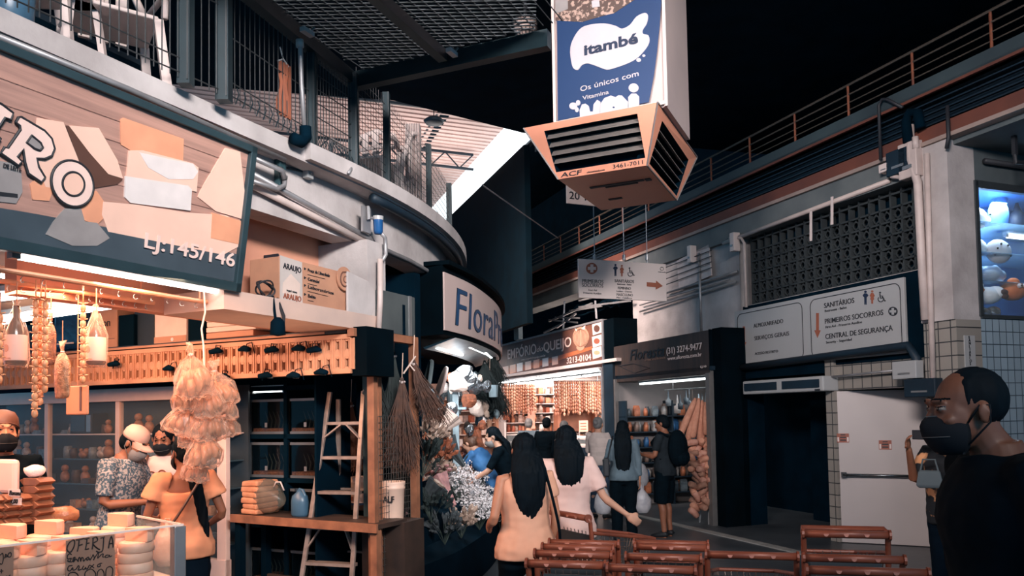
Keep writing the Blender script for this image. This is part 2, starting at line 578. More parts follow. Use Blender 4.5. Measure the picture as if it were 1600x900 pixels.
# ================================================================== signs
INK = mt('dark_ink', (34, 36, 42), .6, var=.1)
INKB = mt('navy_ink', (24, 40, 66), .6, var=.1)
RINK = mt('rust_ink', (150, 84, 62), .6, var=.06)
SIGNW = mt('sign_white', (214, 196, 190), .5, var=.03, scale=2)
SIGNG = mt('sign_pale_grey', (164, 163, 163), .45, var=.04, scale=2)
CREAM = mt('cream_print', (240, 206, 194), .5, var=.05)
class Board:
    """a flat sign: root at a frame's point; F is its own frame, printed shapes are given by what is seen"""
    def __init__(s, name, label, F, px, py, y=0, cat='sign', tilt=0, group=None):
        p = on(F, px, py, y)
        s.r = root(name, label, cat, W(F, p), 0, group)
        s.r.rotation_euler = (tilt, 0, F.to_euler().z)
        s.F = s.r.matrix_basis.copy()
    def p(s, px, py):
        q = on(s.F, px, py, 0)
        return (q.x, q.z)
    def poly(s, pts, d0=.004, d1=.0):
        q = [s.p(*a) for a in pts]
        ar = sum(q[i][0] * q[(i + 1) % len(q)][1] - q[(i + 1) % len(q)][0] * q[i][1] for i in range(len(q)))
        return MB().prism(q if ar > 0 else q[::-1], -d0, -d1)
    def shape(s, name, pts, mat, d0=.004, d1=0, **k):
        return s.poly(pts, d0, d1).build(name, mat, s.r, **k)
    def line(s, name, pts, r, mat, d=.004, close=True):
        q = [V((*s.p(*a), 0)) for a in pts]
        q = [V((a.x, -d, a.y)) for a in q]
        if close:
            q.append(q[0]); q.append(q[1])
        return MB().tube(q, r, 6).build(name, mat, s.r)
    def text(s, body, a, b, h, mat, d=.005, rot=None, **k):
        pa, pb = s.p(*a), s.p(*b)
        top = s.p(a[0], a[1] - h)
        ln = math.hypot(pb[0] - pa[0], pb[1] - pa[1])
        ro = -math.atan2(pb[1] - pa[1], pb[0] - pa[0]) if rot else 0
        return text(body, abs(top[1] - pa[1]) / .727, (pa[0], -d, pa[1] if rot else (pa[1] + pb[1]) / 2), mat, s.r, rot=ro, width=ln if rot else pb[0] - pa[0], **k)
def arc(cx, cy, rx, ry, n=28, a0=0, a1=360, tilt=0):
    o = []
    for k in range(n + (0 if a1 - a0 == 360 else 1)):
        a = R_(a0 + (a1 - a0) * k / n)
        x, y = rx * math.cos(a), ry * math.sin(a)
        t = R_(tilt)
        o.append((cx + x * math.cos(t) - y * math.sin(t), cy + x * math.sin(t) + y * math.cos(t)))
    return o
def picto(b, kind, cx, cy, h, mat):
    """toilet pictograms, cx cy centre and h height as seen"""
    s = h / 20
    P_ = lambda pts: [(cx + x * s, cy + y * s) for x, y in pts]
    if kind in ('man', 'woman'):
        b.shape('pictogram', arc(cx, cy - 8.3 * s, 1.7 * s, 1.7 * s, 12), mat)
        if kind == 'man':
            b.shape('pictogram', P_([(-1.6, -6), (1.6, -6), (4, -3.4), (2.4, -.6), (1.8, -2), (1.6, 1), (1.5, 10), (.3, 10), (0, 2), (-.3, 10), (-1.5, 10), (-1.6, 1), (-1.8, -2), (-2.4, -.6), (-4, -3.4)]), mat)
        else:
            b.shape('pictogram', P_([(-1.5, -6), (1.5, -6), (3.6, -2), (2.6, 0), (1.4, -3), (3, 4), (1.3, 4), (1.2, 10), (.2, 10), (.1, 4), (-.1, 4), (-.2, 10), (-1.2, 10), (-1.3, 4), (-3, 4), (-1.4, -3), (-2.6, 0), (-3.6, -2)]), mat)
    else:
        b.shape('pictogram', arc(cx - 2 * s, cy - 8 * s, 1.7 * s, 1.7 * s, 12), mat)
        b.line('pictogram', arc(cx - .5 * s, cy + 4 * s, 5 * s, 5 * s, 20, -60, 220), .006 * h / 20, mat, close=False)
        b.line('pictogram', P_([(-2, -6), (-1.4, 2), (4.5, 2), (6.6, 7.5), (8.4, 6.6)]), .008 * h / 20, mat, close=False)
        b.line('pictogram', P_([(-1.7, -2), (3.5, -1.6)]), .006 * h / 20, mat, close=False)
def cross(b, cx, cy, r, mat, base):
    b.shape('first_aid_disc', arc(cx, cy, r, r), mat)
    k, w = r * .72, r * .26
    b.shape('first_aid_cross', [(cx - w, cy - k), (cx + w, cy - k), (cx + w, cy - w), (cx + k, cy - w), (cx + k, cy + w), (cx + w, cy + w), (cx + w, cy + k), (cx - w, cy + k), (cx - w, cy + w), (cx - k, cy + w), (cx - k, cy - w), (cx - w, cy - w)], base, .007)

# ---------------------------------------------------------------- big cheese shop sign
b = Board('shop_sign', 'big framed cheese shop sign with bold letters over a photo of cheeses', L, 368, 447, -.02, tilt=R_(9))
WOODP = patt('printed_wood_planks', (196, 150, 134), (152, 116, 106), 'wood', 1.2, 26, rough=.35)
st = b.p(388, 238)[1]
MB().box(-3.2, 0, 0, .08, 0, st).build('panel', [WOODP], b.r)
FR = mt('sign_frame_green', (44, 62, 68), .4, var=.15)
mb = MB()
mb.box(-3.25, .02, -.03, .1, -.035, .02).box(-3.25, .02, -.03, .1, st, st + .04).box(-.022, .022, -.03, .1, -.035, st + .04)
mb.build('frame', FR, b.r, bev=.004)
PA, PB, PC = mt('print_pale_cheese', (242, 196, 176), .35, var=.06, scale=4), mt('print_orange_cheese', (232, 160, 126), .35, var=.1, scale=5), mt('print_white_cheese', (226, 214, 210), .35, var=.06, scale=9)
PD, PE, PG = mt('print_brown_rind', (96, 66, 56), .35, var=.1), mt('print_slate', (70, 80, 88), .35, var=.15, scale=4), mt('print_grey_cube', (150, 142, 140), .35, var=.12, scale=8)
WOODJ = mt('print_plank_joint', (140, 104, 94), .5)
for k in range(4):                                   # plank joints of the printed table
    b.line('plank_joint', [(-60, 100 + k * 42), (384, 262 + k * 42 * .62)], .0012, WOODJ, close=False)
b.shape('slate_band', [(-40, 318), (60, 335), (150, 352), (250, 372), (374, 398), (364, 440), (-40, 364)], PE)  # dark band of the printed picture, part of its design
for nm, pts, m_, d in (
    ('cheese_wedge', [(57, 184), (98, 191), (123, 254), (118, 300), (70, 292), (50, 240)], PA, .006),
    ('cheese_rind', [(102, 197), (107, 197), (190, 281), (182, 288), (146, 294), (126, 292), (123, 254)], PD, .006),
    ('cheese_wedge', [(106, 196), (153, 200), (182, 250), (191, 279), (168, 272), (138, 238)], PA, .007),
    ('cheese_wedge', [(120, 300), (150, 298), (172, 330), (150, 352), (110, 335)], PB, .005),
    ('cheese_block', [(187, 186), (192, 184), (286, 217), (285, 252), (206, 237), (188, 226)], PB, .006),
    ('cheese_block', [(200, 235), (222, 235), (300, 255), (309, 262), (306, 300), (290, 296), (196, 276)], PA, .007),
    ('cheese_crust', [(216, 238), (262, 248), (300, 256), (308, 268), (300, 280), (262, 280), (230, 262)], PC, .009),
    ('cheese_block', [(194, 275), (292, 290), (298, 296), (296, 329), (202, 317), (193, 308)], PC, .010),
    ('cheese_block', [(160, 315), (215, 320), (290, 332), (352, 336), (374, 350), (372, 385), (348, 398), (168, 362), (158, 335)], PA, .006),
    ('cheese_block', [(330, 332), (375, 345), (374, 382), (328, 372)], PB, .008),
    ('cheese_wedge', [(351, 231), (374, 237), (381, 300), (376, 342), (336, 330), (308, 308), (312, 298)], PA, .007),
    ('cheese_cube', [(82, 346), (100, 326), (125, 325), (131, 346), (150, 348), (170, 372), (150, 384), (112, 384), (70, 366)], PG, .008),
    ('jar_label', [(-30, 246), (18, 255), (32, 268), (34, 300), (24, 318), (-30, 312)], PG, .006),
    ('jar_label', [(-30, 296), (26, 303), (26, 309), (-30, 303)], INK, .008),
    ('jar_label', [(46, 288), (72, 262), (84, 290), (76, 314), (50, 312)], PB, .005)):
    b.shape(nm, pts, m_, d)
Z45 = lambda pts: [(x / 4.5, 150 + y / 4.5) for x, y in pts]
RP = Z45([(97, 185), (115, 152), (135, 148), (300, 245), (350, 300), (370, 370), (350, 420), (300, 442), (245, 438), (258, 500), (302, 572), (275, 606), (185, 545), (162, 470), (150, 372), (108, 428), (140, 462), (112, 488), (-10, 402), (18, 360), (40, 365), (130, 235), (125, 210)])
RC = Z45([(205, 278), (268, 330), (283, 362), (262, 383), (225, 370), (170, 328)])
IP = Z45([(-130, 10), (-90, 10), (0, 60), (78, 120), (62, 168), (22, 152), (-50, 260), (-10, 300), (-30, 340), (-200, 240)])
for nm, pp_ in (('letter', RP), ('letter', IP)):
    b.shape(nm, pp_, CREAM, .016, .01)
    b.line('letter_outline', pp_, .006, INK, .014)
b.shape('letter_counter', RC, PG, .019, .015); b.line('letter_outline', RC, .0055, INK, .018)
OP, OC = Z45(arc(493, 615, 142, 168, 36, tilt=-28)), Z45(arc(497, 618, 76, 84, 30, tilt=-20))
b.shape('letter', OP, CREAM, .018, .01); b.line('letter_outline', OP, .006, INK, .016)
b.shape('letter_counter', OC, PA, .021, .017); b.line('letter_outline', OC, .0055, INK, .02)
b.text('LJ:145/146', (220, 387), (362, 415), 25, CREAM, .012, bold=.012)
b.text('DE LEITE', (2, 262), (30, 268), 7, INK, .012)
# ---------------------------------------------------------------- directions board on the aisle wall
b = Board('direction_board', 'wide grey wall board with two rounded panels pointing down to storeroom and toilets', RW, 1150, 577, .99)
w = on(b.F, 1416, 545).x
MB().box(0, w, 0, .04, 0, .875).build('panel', SIGNG, b.r, bev=.006)
MB().box(-.03, w + .22, .05, .08, -.06, .93).build('backing', BLACK, b.r)
def rrect(b, x0, z0, x1, z1, r, mat, t=.005):
    pts = []
    for cx, cz, a in ((x1 - r, z1 - r, 0), (x0 + r, z1 - r, 90), (x0 + r, z0 + r, 180), (x1 - r, z0 + r, 270)):
        pts += [V((cx + r * math.cos(R_(a + k * 15)), -.004, cz + r * math.sin(R_(a + k * 15)))) for k in range(7)]
    MB().tube(pts + pts[:2], t, 6).build('outline', mat, b.r)
x1 = on(b.F, 1254, 500).x; x2 = on(b.F, 1267, 500).x
rrect(b, .07, .06, x1, .82, .09, INK); rrect(b, x2, .06, w - .05, .82, .09, INK)
ar = lambda cx, y0, y1, hw: [(cx - hw * .42, y0), (cx + hw * .42, y0), (cx + hw * .42, y1 - 2.4 * hw), (cx + hw, y1 - 2.4 * hw), (cx, y1), (cx - hw, y1 - 2.4 * hw), (cx - hw * .42, y1 - 2.4 * hw)]
b.shape('arrow', ar(1162.5, 510, 544, 4), RINK); b.shape('arrow', ar(1277.5, 489, 528, 5), RINK)
b.text('ALMOXARIFADO', (1178, 512), (1224, 505), 6.5, INK); b.text('SERVIÇOS GERAIS', (1179, 532), (1233, 524), 6.5, INK)
b.text('ACESSO RESTRITO', (1180, 555), (1216, 550), 4, INK)
b.text('SANITÁRIOS', (1288, 481.5), (1335, 473), 8, INK, bold=.004); b.text('Restrooms - Baños', (1289, 488), (1323, 482), 4, INK)
b.text('PRIMEIROS SOCORROS', (1289, 507), (1380, 491), 8, INK, bold=.004); b.text('First Aid - Primeros Auxilios', (1290, 514), (1347, 504), 4, INK)
b.text('CENTRAL DE SEGURANÇA', (1290, 531), (1395, 515), 8, INK, bold=.004); b.text('Security - Seguridad', (1291, 538), (1331, 531), 4, INK)
picto(b, 'man', 1352.5, 465, 22, INKB); picto(b, 'woman', 1363, 464, 21, RINK); picto(b, 'chair', 1377, 464, 17, INK)
cross(b, 1395.5, 486.5, 7.2, INK, SIGNG)
# ---------------------------------------------------------------- hanging directions sign (square to the aisle)
HS = Matrix.Translation((.83, 9.5, 0)) @ Matrix.Rotation(R_(21.4), 4, 'Z')
b = Board('hanging_sign', 'white hanging sign with a rust arrow, first aid cross and toilet pictograms', HS, 905, 465)
w, h = on(b.F, 1042, 473).x, on(b.F, 905, 404).z
MB().box(0, w, 0, .03, 0, h).build('panel', SIGNW, b.r, bev=.004)
cross(b, 924.5, 419.5, 8.8, RINK, SIGNW)
b.text('PRIMEIROS', (909, 442), (942, 443), 6, INK); b.text('SOCORROS', (909, 448), (942, 449.5), 6, INK)
b.text('First Aid', (919, 454.5), (932, 455), 3, INK); b.text('Primeros Auxilios', (911, 459), (939, 460), 3, INK)
picto(b, 'man', 961.5, 422, 19, INKB); picto(b, 'woman', 971.5, 423, 18, RINK); picto(b, 'chair', 985, 425, 15, INK)
b.text('SANITÁRIOS', (960, 441), (990, 442.5), 5, INK); b.text('Restrooms - Baños', (964, 445), (986, 446), 2.6, INK)
b.text('FEMININO', (965, 452), (985, 453), 4.4, INK); b.text('Ladies - Damas', (963, 456), (987, 457), 2.4, INK)
b.text('MASCULINO', (963, 462), (988, 463.5), 4.4, INK); b.text('Men - Caballeros', (963, 466), (987, 467), 2.4, INK)
b.shape('arrow', [(1010.5, 441), (1025, 442), (1025, 438.5), (1035.5, 447), (1024.5, 452.5), (1024.5, 449), (1010.5, 447.5)], RINK)
b.line('emblem', arc(1034, 420, 2.6, 2.6, 14), .003, INK); b.text('mercado', (1028, 425.5), (1040, 426), 1.6, INK)
mb = MB()
for px in (930, 976, 1012):
    q = on(b.F, px, 405)
    mb.tube([(q.x, .015, q.z - .05), (q.x, .015, 6.02)], .006, 6); mb.tube([(q.x, .015, q.z - .01), (q.x, .015, q.z + .06)], .022, 8)
mb.build('hanger', PIPE, b.r)
# ---------------------------------------------------------------- small hanging number sign behind the cooler
HS2 = Matrix.Translation(at(887, 317, 8.6)) @ Matrix.Rotation(R_(24), 4, 'Z')
HS2.translation.z = 0
b = Board('number_sign', 'small white hanging sign numbered twenty, half hidden by the air cooler', HS2, 886, 317)
MB().box(0, .55, 0, .02, 0, .3).build('panel', SIGNW, b.r)
b.text('20 1', (889, 311), (915, 313), 12, INK, bold=.006); b.text('LOJA', (888, 294), (912, 295), 8, INK, bold=.004)
MB().tube([(.3, .01, .3), (.3, .01, 2.0)], .006, 6).build('hanger', PIPE, b.r)
# ---------------------------------------------------------------- emporium fascia
b = Board('emporium_sign', 'brown lit fascia of the cheese emporium over its bright shop front', RW, 780, 598, .5)
w, h = on(b.F, 943, 560).x, .93
BRN = mt('fascia_brown', (120, 74, 56), .5, rgb2=(84, 56, 48), scale=3)
MB().box(0, w, 0, .5, 0, h).build('panel', BRN, b.r)
MB().box(w - .02, w + .04, -.02, .5, -.03, h + .02).box(0, w, -.02, .02, -.03, .02).box(0, w, -.02, .02, h - .01, h + .03).build('frame', PIPE, b.r)
MB().box(w + .04, w + .42, .0, .5, -.3, h).build('box_side', DARK2, b.r)
OR_ = mt('fascia_orange', (176, 96, 58), .5)
b.shape('orange_stripe', [(786, 578), (850, 562), (925, 541), (925, 546), (870, 564), (786, 588)], OR_)
b.text('EMPÓRIO', (793.5, 563), (838, 550.5), 15, CREAM, .01, bold=.01)
b.text('do', (838.5, 551), (848, 548), 9, CREAM, .01, shear=.3)
b.text('QUEIJO', (849.5, 550), (893, 541), 15, CREAM, .01, bold=.01)
b.text('www.emporiodoqueijo.com.br', (815, 564.5), (853, 556), 3.2, CREAM, .01)
b.text('3213-0104', (886, 569.5), (924, 561), 9.5, SIGNW, .012, bold=.012)
for k, px in enumerate((786, 797, 808, 821, 834, 848, 863)):
    py = 580.5 - k * 2.6
    b.shape('cheese_photo', [(px, py - 7), (px + 9, py - 9), (px + 9, py + 4), (px, py + 6)], (PA, PB, PC)[k % 3], .008)
b.shape('bulb_emblem', arc(908, 527, 12.5, 16), mt('emblem_tan', (178, 136, 112), .5), .01)
b.shape('bulb_emblem', arc(907.5, 543, 6, 5), mt('emblem_tan', (178, 136, 112), .5), .012)
for k in range(5):
    b.line('bulb_line', arc(908, 528, 2.4 + 2.2 * k, 14, 16), .004, BRN, .011)
b.shape('leaf', [(899, 513), (903, 516), (901, 518)], CREAM, .012); b.shape('leaf', [(909, 514), (915, 508), (914, 515)], CREAM, .012)
for k, (y0, m_) in enumerate(((506, PD), (525.5, RINK), (543.5, PB))):
    b.shape('photo_tile', [(925.5, y0 + 1), (940, y0 - 3), (941, y0 + 13.5), (927, y0 + 18)], SIGNW, .01)
    b.shape('tile_motif', arc(933.2, y0 + 7.5, 4.6, 5.6 - k * 1.2), m_, .013)
# ---------------------------------------------------------------- wooden fascia next to it
b = Board('wooden_sign', 'dark wooden shop fascia with white phone number and web address', RW, 960, 598, .5)
w = on(b.F, 1108.5, 575).x
DWOOD = patt('dark_plank_wood', (70, 54, 46), (36, 32, 32), 'wood', 9, .8, rough=.6)
MB().box(0, w, 0, .42, 0, .66).build('panel', DWOOD, b.r, bev=.006)
MB().box(w, w + .012, 0, .42, 0, .67).build('side_panel', DARK2, b.r)
b.text('Floresta', (984, 566), (1038, 553), 17, mt('carved_black', (14, 14, 16), .5), .008, shear=.25, bold=.01)
b.text('ervas medicinais', (1008, 565.5), (1040, 559), 3.5, mt('dull_brown_print', (120, 96, 84), .6), .008)
b.text('(31) 3274-9477', (1042, 555), (1097, 543.5), 10, SIGNW, .01, bold=.006)
b.text('www.afloresta.com.br', (1044, 565), (1097, 554.5), 6, SIGNW, .01)
b.text('LJ.10', (1095, 575.3), (1104, 573.5), 3.5, SIGNW, .01)
b.line('leaf_outline', [(968, 572), (990, 568), (1016, 575), (992, 583)], .008, INK, .004)
# ---------------------------------------------------------------- curved florist sign
CUR = [V((-.64, 7.2)), V((-.45, 7.8)), V((-.31, 8.5)), V((-.20, 9.3)), V((-.15, 10.1)), V((-.17, 10.9)), V((-.3, 11.7))]
def cr_pts(P_, n=8):
    out = []
    for i in range(len(P_) - 1):
        a, b_, c, d = P_[max(i - 1, 0)], P_[i], P_[i + 1], P_[min(i + 2, len(P_) - 1)]
        for k in range(n):
            t = k / n
            out.append(.5 * ((2 * b_) + (c - a) * t + (2 * a - 5 * b_ + 4 * c - d) * t * t + (3 * b_ - a - 3 * c + d) * t ** 3))
    return out + [P_[-1]]
CU = cr_pts(CUR)
CL = [0]
for i in range(1, len(CU)):
    CL.append(CL[-1] + (CU[i] - CU[i - 1]).length)
def cpos(u, off=0):
    u = min(max(u, 0), CL[-1] - 1e-4)
    i = max(k for k in range(len(CL)) if CL[k] <= u)
    i = min(i, len(CU) - 2)
    t = (CU[i + 1] - CU[i]).normalized()
    return CU[i] + t * (u - CL[i]) + V((t.y, -t.x)) * off
r = root('florist_sign', 'curved pale florist sign with thin blue letters in a black box', 'sign', (-.64, 7.2, 2.5), 0)
mb = MB()
poly = [(p.x, p.y) for p in CU] + [(-1.1, 11.5), (-1.21, 7.47)]
mb.plate(poly, 2.46, 3.12).build('box', DARK2, r, world=True)
po = [(p.x, p.y) for p in [cpos(k * CL[-1] / 30, .07) for k in range(31)]] + [(-1.2, 11.6), (-1.32, 7.38)]
MB().plate(po, 3.12, 3.16).build('lid', DARK2, r, world=True)
mb = MB()
us = [k * CL[-1] / 40 for k in range(41)]
mb.loft([[V((*cpos(u, o), z)) for o, z in ((.004, 2.5), (.02, 2.5), (.02, 3.05), (.004, 3.05))] for u in us])
mb.build('panel', mt('florist_sign_pink', (196, 172, 166), .45, var=.05, scale=2), r, world=True)
BLUE = mt('florist_blue_letter', (26, 66, 104), .5)
def ctext(body, u0, u1, z, h, mat, off, **k):
    me = txt_mesh(body, h / .727, **k)
    bm = bmesh.new(); bm.from_mesh(me)
    xs = [v.co.x for v in bm.verts]
    a, w_ = min(xs), max(xs) - min(xs)
    for v in bm.verts:
        c = cpos(u0 + (v.co.x - a) / w_ * (u1 - u0), off + v.co.z)
        v.co = (c.x, c.y, z + v.co.y)
    bm.to_mesh(me); bm.free()
    me.transform(r.matrix_basis.inverted())
    return link_mesh(me, 'lettering', mat, r, False)
ctext('FloraPro', .24, 3.0, 2.57, .40, INK, .0225, shear=.12, bold=-.001, space=1.05)
ctext('FloraPro', .25, 3.01, 2.572, .395, BLUE, .027, shear=.12, bold=-.004, space=1.05)
# awning lights under that sign
r = root('under_sign_lamp', 'curved white reflector with tube lights below the florist sign', 'lamp', (-.4, 8.2, 2.4), 0)
mb = MB()
us = [.35 + k * 3.2 / 24 for k in range(25)]
mb.loft([[V((*cpos(u, o), z)) for o, z in ((-.02, 2.46), (-.35, 2.36), (-.37, 2.38), (-.02, 2.475))] for u in us])
mb.build('reflector', mt('white_enamel', (220, 222, 222), .3), r, world=True)
for u0, u1, o in ((.5, 1.5, -.28), (1.15, 2.2, -.12), (2.0, 3.1, -.10)):
    MB().tube([V((*cpos(u0, o), 2.385 + (.06 if o > -.2 else 0) * 1)), V((*cpos(u1, o), 2.385 + (.06 if o > -.2 else 0)))], .02, 8).build('tube_light', TUBE, r, world=True)
area('florist_light', (-.55, 8.5, 2.34), (-.6, 8.6, 0), .5, 46, (.86, .95, 1), 1.6)
# ---------------------------------------------------------------- air cooler with its duct banner
r = root('air_cooler', 'hanging peach metal air cooler with louvred faces at the foot of a duct', 'air cooler', W(CW, (.6, .7, 3.72)), aP)
PCH = mt('peach_powder_coat', (224, 150, 122), .45, rgb2=(212, 140, 114), scale=1.5, spec=.4)
GRM = mt('cooler_grey_edge', (112, 104, 102), .5, var=.1)
T_ = [V((0, 0, 4.19)), V((1.19, 0, 4.19)), V((1.19, 1.5, 4.19)), V((0, 1.5, 4.19))]
B_ = [V((.255, .15, 3.74)), V((1.05, .15, 3.74)), V((1.02, 1.32, 3.74)), V((.255, 1.32, 3.74))]
def louvre(mb, a, b_, c, d, mx, mt0, mb0, n, dep):
    """face abcd (bottom-left, bottom-right, top-right, top-left) with a recessed louvre opening"""
    P2 = lambda s, t: a.lerp(b_, s).lerp(d.lerp(c, s), t)
    nr = (b_ - a).cross(d - a).normalized()
    o = [P2(mx, mb0), P2(1 - mx, mb0), P2(1 - mx, 1 - mt0), P2(mx, 1 - mt0)]
    # keep the opening parallel-sided
    o[3] = o[0] + (d - a).lerp(c - b_, .5) * (1 - mt0 - mb0) - (b_ - a).normalized() * .015
    o[2] = o[1] + (d - a).lerp(c - b_, .5) * (1 - mt0 - mb0) + (b_ - a).normalized() * .015
    mb.mi = 0
    mb.add([a, b_, c, d] + o, [(0, 1, 5, 4), (1, 2, 6, 5), (2, 3, 7, 6), (3, 0, 4, 7)])
    mb.mi = 1
    i_ = [p - nr * dep for p in o]
    mb.add(o + i_, [(0, 1, 5, 4), (1, 2, 6, 5), (2, 3, 7, 6), (3, 0, 4, 7), (4, 5, 6, 7)])
    mb.mi = 2
    for k in range(1, n):
        t = k / n
        p, q = o[0].lerp(o[3], t), o[1].lerp(o[2], t)
        up = (o[3] - o[0]).normalized()
        mb.add([p - nr * .01, q - nr * .01, q - nr * dep * .8 + up * .05, p - nr * dep * .8 + up * .05, p - nr * .01 + up * .006, q - nr * .01 + up * .006], [(0, 1, 2, 3), (0, 4, 5, 1), (4, 3, 2, 5)])
mb = MB()
louvre(mb, B_[0], B_[1], T_[1], T_[0], .03, .12, .13, 5, .12)
louvre(mb, B_[1], B_[2], T_[2], T_[1], .05, .18, .06, 5, .12)
mb.mi = 0
mb.add(B_ + T_, [(3, 2, 1, 0), (4, 5, 6, 7), (3, 0, 4, 7), (2, 3, 7, 6)])
mb.tf(CW).build('body', [PCH, BLACK, mt('louvre_slat', (120, 112, 108), .4, var=.1)], r, world=True)
mb = MB()
for a, c in ((T_[1], B_[1]), (T_[2], B_[2]), (B_[1], B_[2]), (T_[1], T_[2]), (T_[0], B_[0])):
    MB().bar(a, c, .012).tf(CW).build('edge_trim', GRM, r, world=True)
fm = Matrix.Identity(4)
ux = (B_[1] - B_[0]).normalized(); nn = (B_[1] - B_[0]).cross(T_[0] - B_[0]).normalized(); uy = nn.cross(ux)
for i, v in enumerate((ux, uy, nn)):
    for j in range(3): fm[j][i] = v[j]
def ftext(body, s, t, h, width, mat, **k):
    o = B_[0] + ux * s + uy * t + nn * .004
    M_ = r.matrix_basis.inverted() @ CW @ Matrix.Translation(o) @ fm
    return text(body, h / .727, None, mat, r, M=M_, width=width, **k)
ftext('ACF', .03, .012, .04, .2, INK, bold=.002, shear=.15); ftext('climatizadores', .27, .014, .014, .16, INK); ftext('3461-7011', .5, .016, .034, .26, INK)
mb = MB()
for q_ in ((.42, .92, .5, .54), (.55, .85, .56, .585), (.93, .98, .5, .56), (.45, .58, .95, .99)):
    MB().box(*q_, 3.732, 3.741).tf(CW).build('logo_bar', INK, r, world=True)  # dark bars standing for the blurred logo print underneath
dx0, dx1 = on(CW, 866.5, 100, .12).x, on(CW, 1040, 100, .12).x
MB().box(dx0, dx1, .12, .98, 4.19, 6.0).tf(CW).build('duct', mt('duct_white_sheet', (200, 178, 172), .55, rgb2=(176, 158, 156), scale=1.2), r, world=True)
mb = MB()
for x in (dx0, dx1):
    mb.bar((x, .11, 4.19), (x, .11, 6), .025)
mb.bar((dx0, .1, 4.215), (dx1, .1, 4.215), .03)
mb.tf(CW).build('duct_trim', SIGNW, r, world=True)
b = Board('duct_banner', 'blue printed milk banner fixed on the duct above the air cooler', CW, 870, 188, .085, cat='banner')
NB = mt('banner_blue', (8, 48, 92), .55, var=.05, scale=2)
CRM = mt('banner_cream', (186, 178, 182), .5, var=.05, scale=6)
ban = [(870, -40), (1036, -40), (1031, 40), (1027, 80), (1022, 118), (1014, 160), (872, 189)]
b.shape('panel', ban, NB, .006)
Z4 = lambda pts: [(800 + x / 4, y / 4) for x, y in pts]
SPL = Z4([(366, 330), (372, 280), (400, 220), (440, 175), (500, 156), (580, 150), (650, 165), (690, 183), (740, 158), (780, 108), (830, 85), (852, 100), (845, 150), (820, 190), (822, 215), (855, 225), (860, 270), (830, 320), (780, 370), (720, 402), (650, 427), (595, 439), (540, 420), (480, 400), (440, 410), (415, 440), (385, 427), (372, 380)])
SPL = [(p.x, p.y) for p in cr_pts([V(q) for q in SPL + SPL[:1]], 3)][:-1]
b.shape('milk_splash', SPL, CRM, .012)
for q in ((794, 378, 15, 12), (826, 351, 10, 8)):
    b.shape('milk_drop', Z4(arc(*q, 12)), CRM, .011)
b.text('itambé', (913, 87.5), (997, 68), 16, INKB, .016, rot=True, bold=.02)
b.text('Os únicos com', (907, 144), (998, 119), 8.5, CRM, .010, rot=True, bold=.004)
b.text('Vitamina', (911, 157), (952, 147), 6.5, CRM, .010, rot=True, bold=.004)
for pts in ([(427, 740), (425, 690), (440, 655), (462, 650), (482, 665), (490, 700), (508, 700), (512, 655), (535, 626), (556, 640), (550, 720)],
            [(552, 722), (556, 650), (580, 615), (620, 600), (650, 610), (668, 598), (690, 600), (728, 640), (726, 690)],
            [(732, 690), (728, 610), (748, 588), (778, 588), (797, 606), (797, 676)]):
    b.shape('bubble_letter', Z4(pts), CRM, .011)
b.shape('bubble_letter', Z4(arc(762, 552, 31, 28)), CRM, .011)
b.shape('bubble_counter', Z4(arc(638, 674, 7, 5, 10)), NB, .014)
for q in ((385, 665, 25, 22), (416, 645, 14, 17), (408, 688, 12, 16)):
    b.shape('milk_drop', Z4(arc(*q, 14)), CRM, .011)
FP = mt('banner_food_brown', (86, 68, 62), .5, rgb2=(180, 150, 136), scale=26, sharp=.55)
b.shape('food_photo', Z4([(275, -120), (930, -120), (800, -20), (640, 85), (560, 105), (440, 140), (275, 130)]), FP, .009)
b.shape('food_photo', Z4([(500, 10), (545, -5), (552, 45), (505, 52)]), CRM, .013); b.shape('food_photo', Z4([(275, -120), (350, -120), (352, 60), (275, 90)]), PG, .012)
# ================================================================== cheese shop on the corner
CH = mt('fresh_cheese', (240, 196, 172), .5, rgb2=(226, 168, 138), scale=9, bump=.05)
CHC = mt('cut_cheese', (236, 178, 146), .55, var=.06, scale=14)
ALU = mt('aluminium_frame', (150, 148, 148), .35, .6, var=.1)
GLASS = glassy('clear_glass', (226, 236, 238), 0)
DGREY = mt('dark_grey_panel', (52, 58, 62), .5, var=.15)
WFR = mt('white_cabinet_frame', (226, 190, 176), .45, var=.05)
CARD = mt('brown_card', (190, 138, 110), .75, rgb2=(170, 122, 98), scale=5)
CARD2 = mt('pale_card', (214, 190, 178), .75, var=.06)
A_, B_2, C_ = onz(0, 854, 1.13), onz(286, 820, 1.13), onz(204, 818, 1.13)
FD = (B_2 - A_).normalized()
FN = V((-FD.y, FD.x, 0))                               # into the shop
ang = math.atan2(FD.y, FD.x)
CT = Matrix.Translation((B_2.x, B_2.y, 0)) @ Matrix.Rotation(ang, 4, 'Z')   # counter frame: x along the front (0 = aisle end), y inward
r = root('cheese_counter', 'glass fronted cheese counter at the open shop front', 'counter', (B_2.x, B_2.y, 0), ang)
DK = .84
MB().box(-4.2, 0, .0, .62, 0, DK - .03).build('body', DGREY, r)
MB().box(-4.2, 0, .0, .62, DK - .03, DK).build('deck', mt('counter_deck', (206, 190, 180), .35, var=.06), r)
MB().box(-4.2, 0, .0, .008, DK, 1.13).build('front_glass', GLASS, r)
MB().box(-.008, 0, .0, .6, DK, 1.13).build('end_glass', GLASS, r)
MB().box(-4.2, 0, -.004, .012, 1.126, 1.136).build('glass_edge', mt('bright_glass_edge', (232, 214, 204), .25), r)
MB().box(-.012, .004, 0, .6, 1.126, 1.136).build('glass_edge', mt('bright_glass_edge', (232, 214, 204), .25), r)
MB().box(-.05, .012, -.012, .05, 0, 1.126).build('corner_post', ALU, r, bev=.004)
BS = 1.135
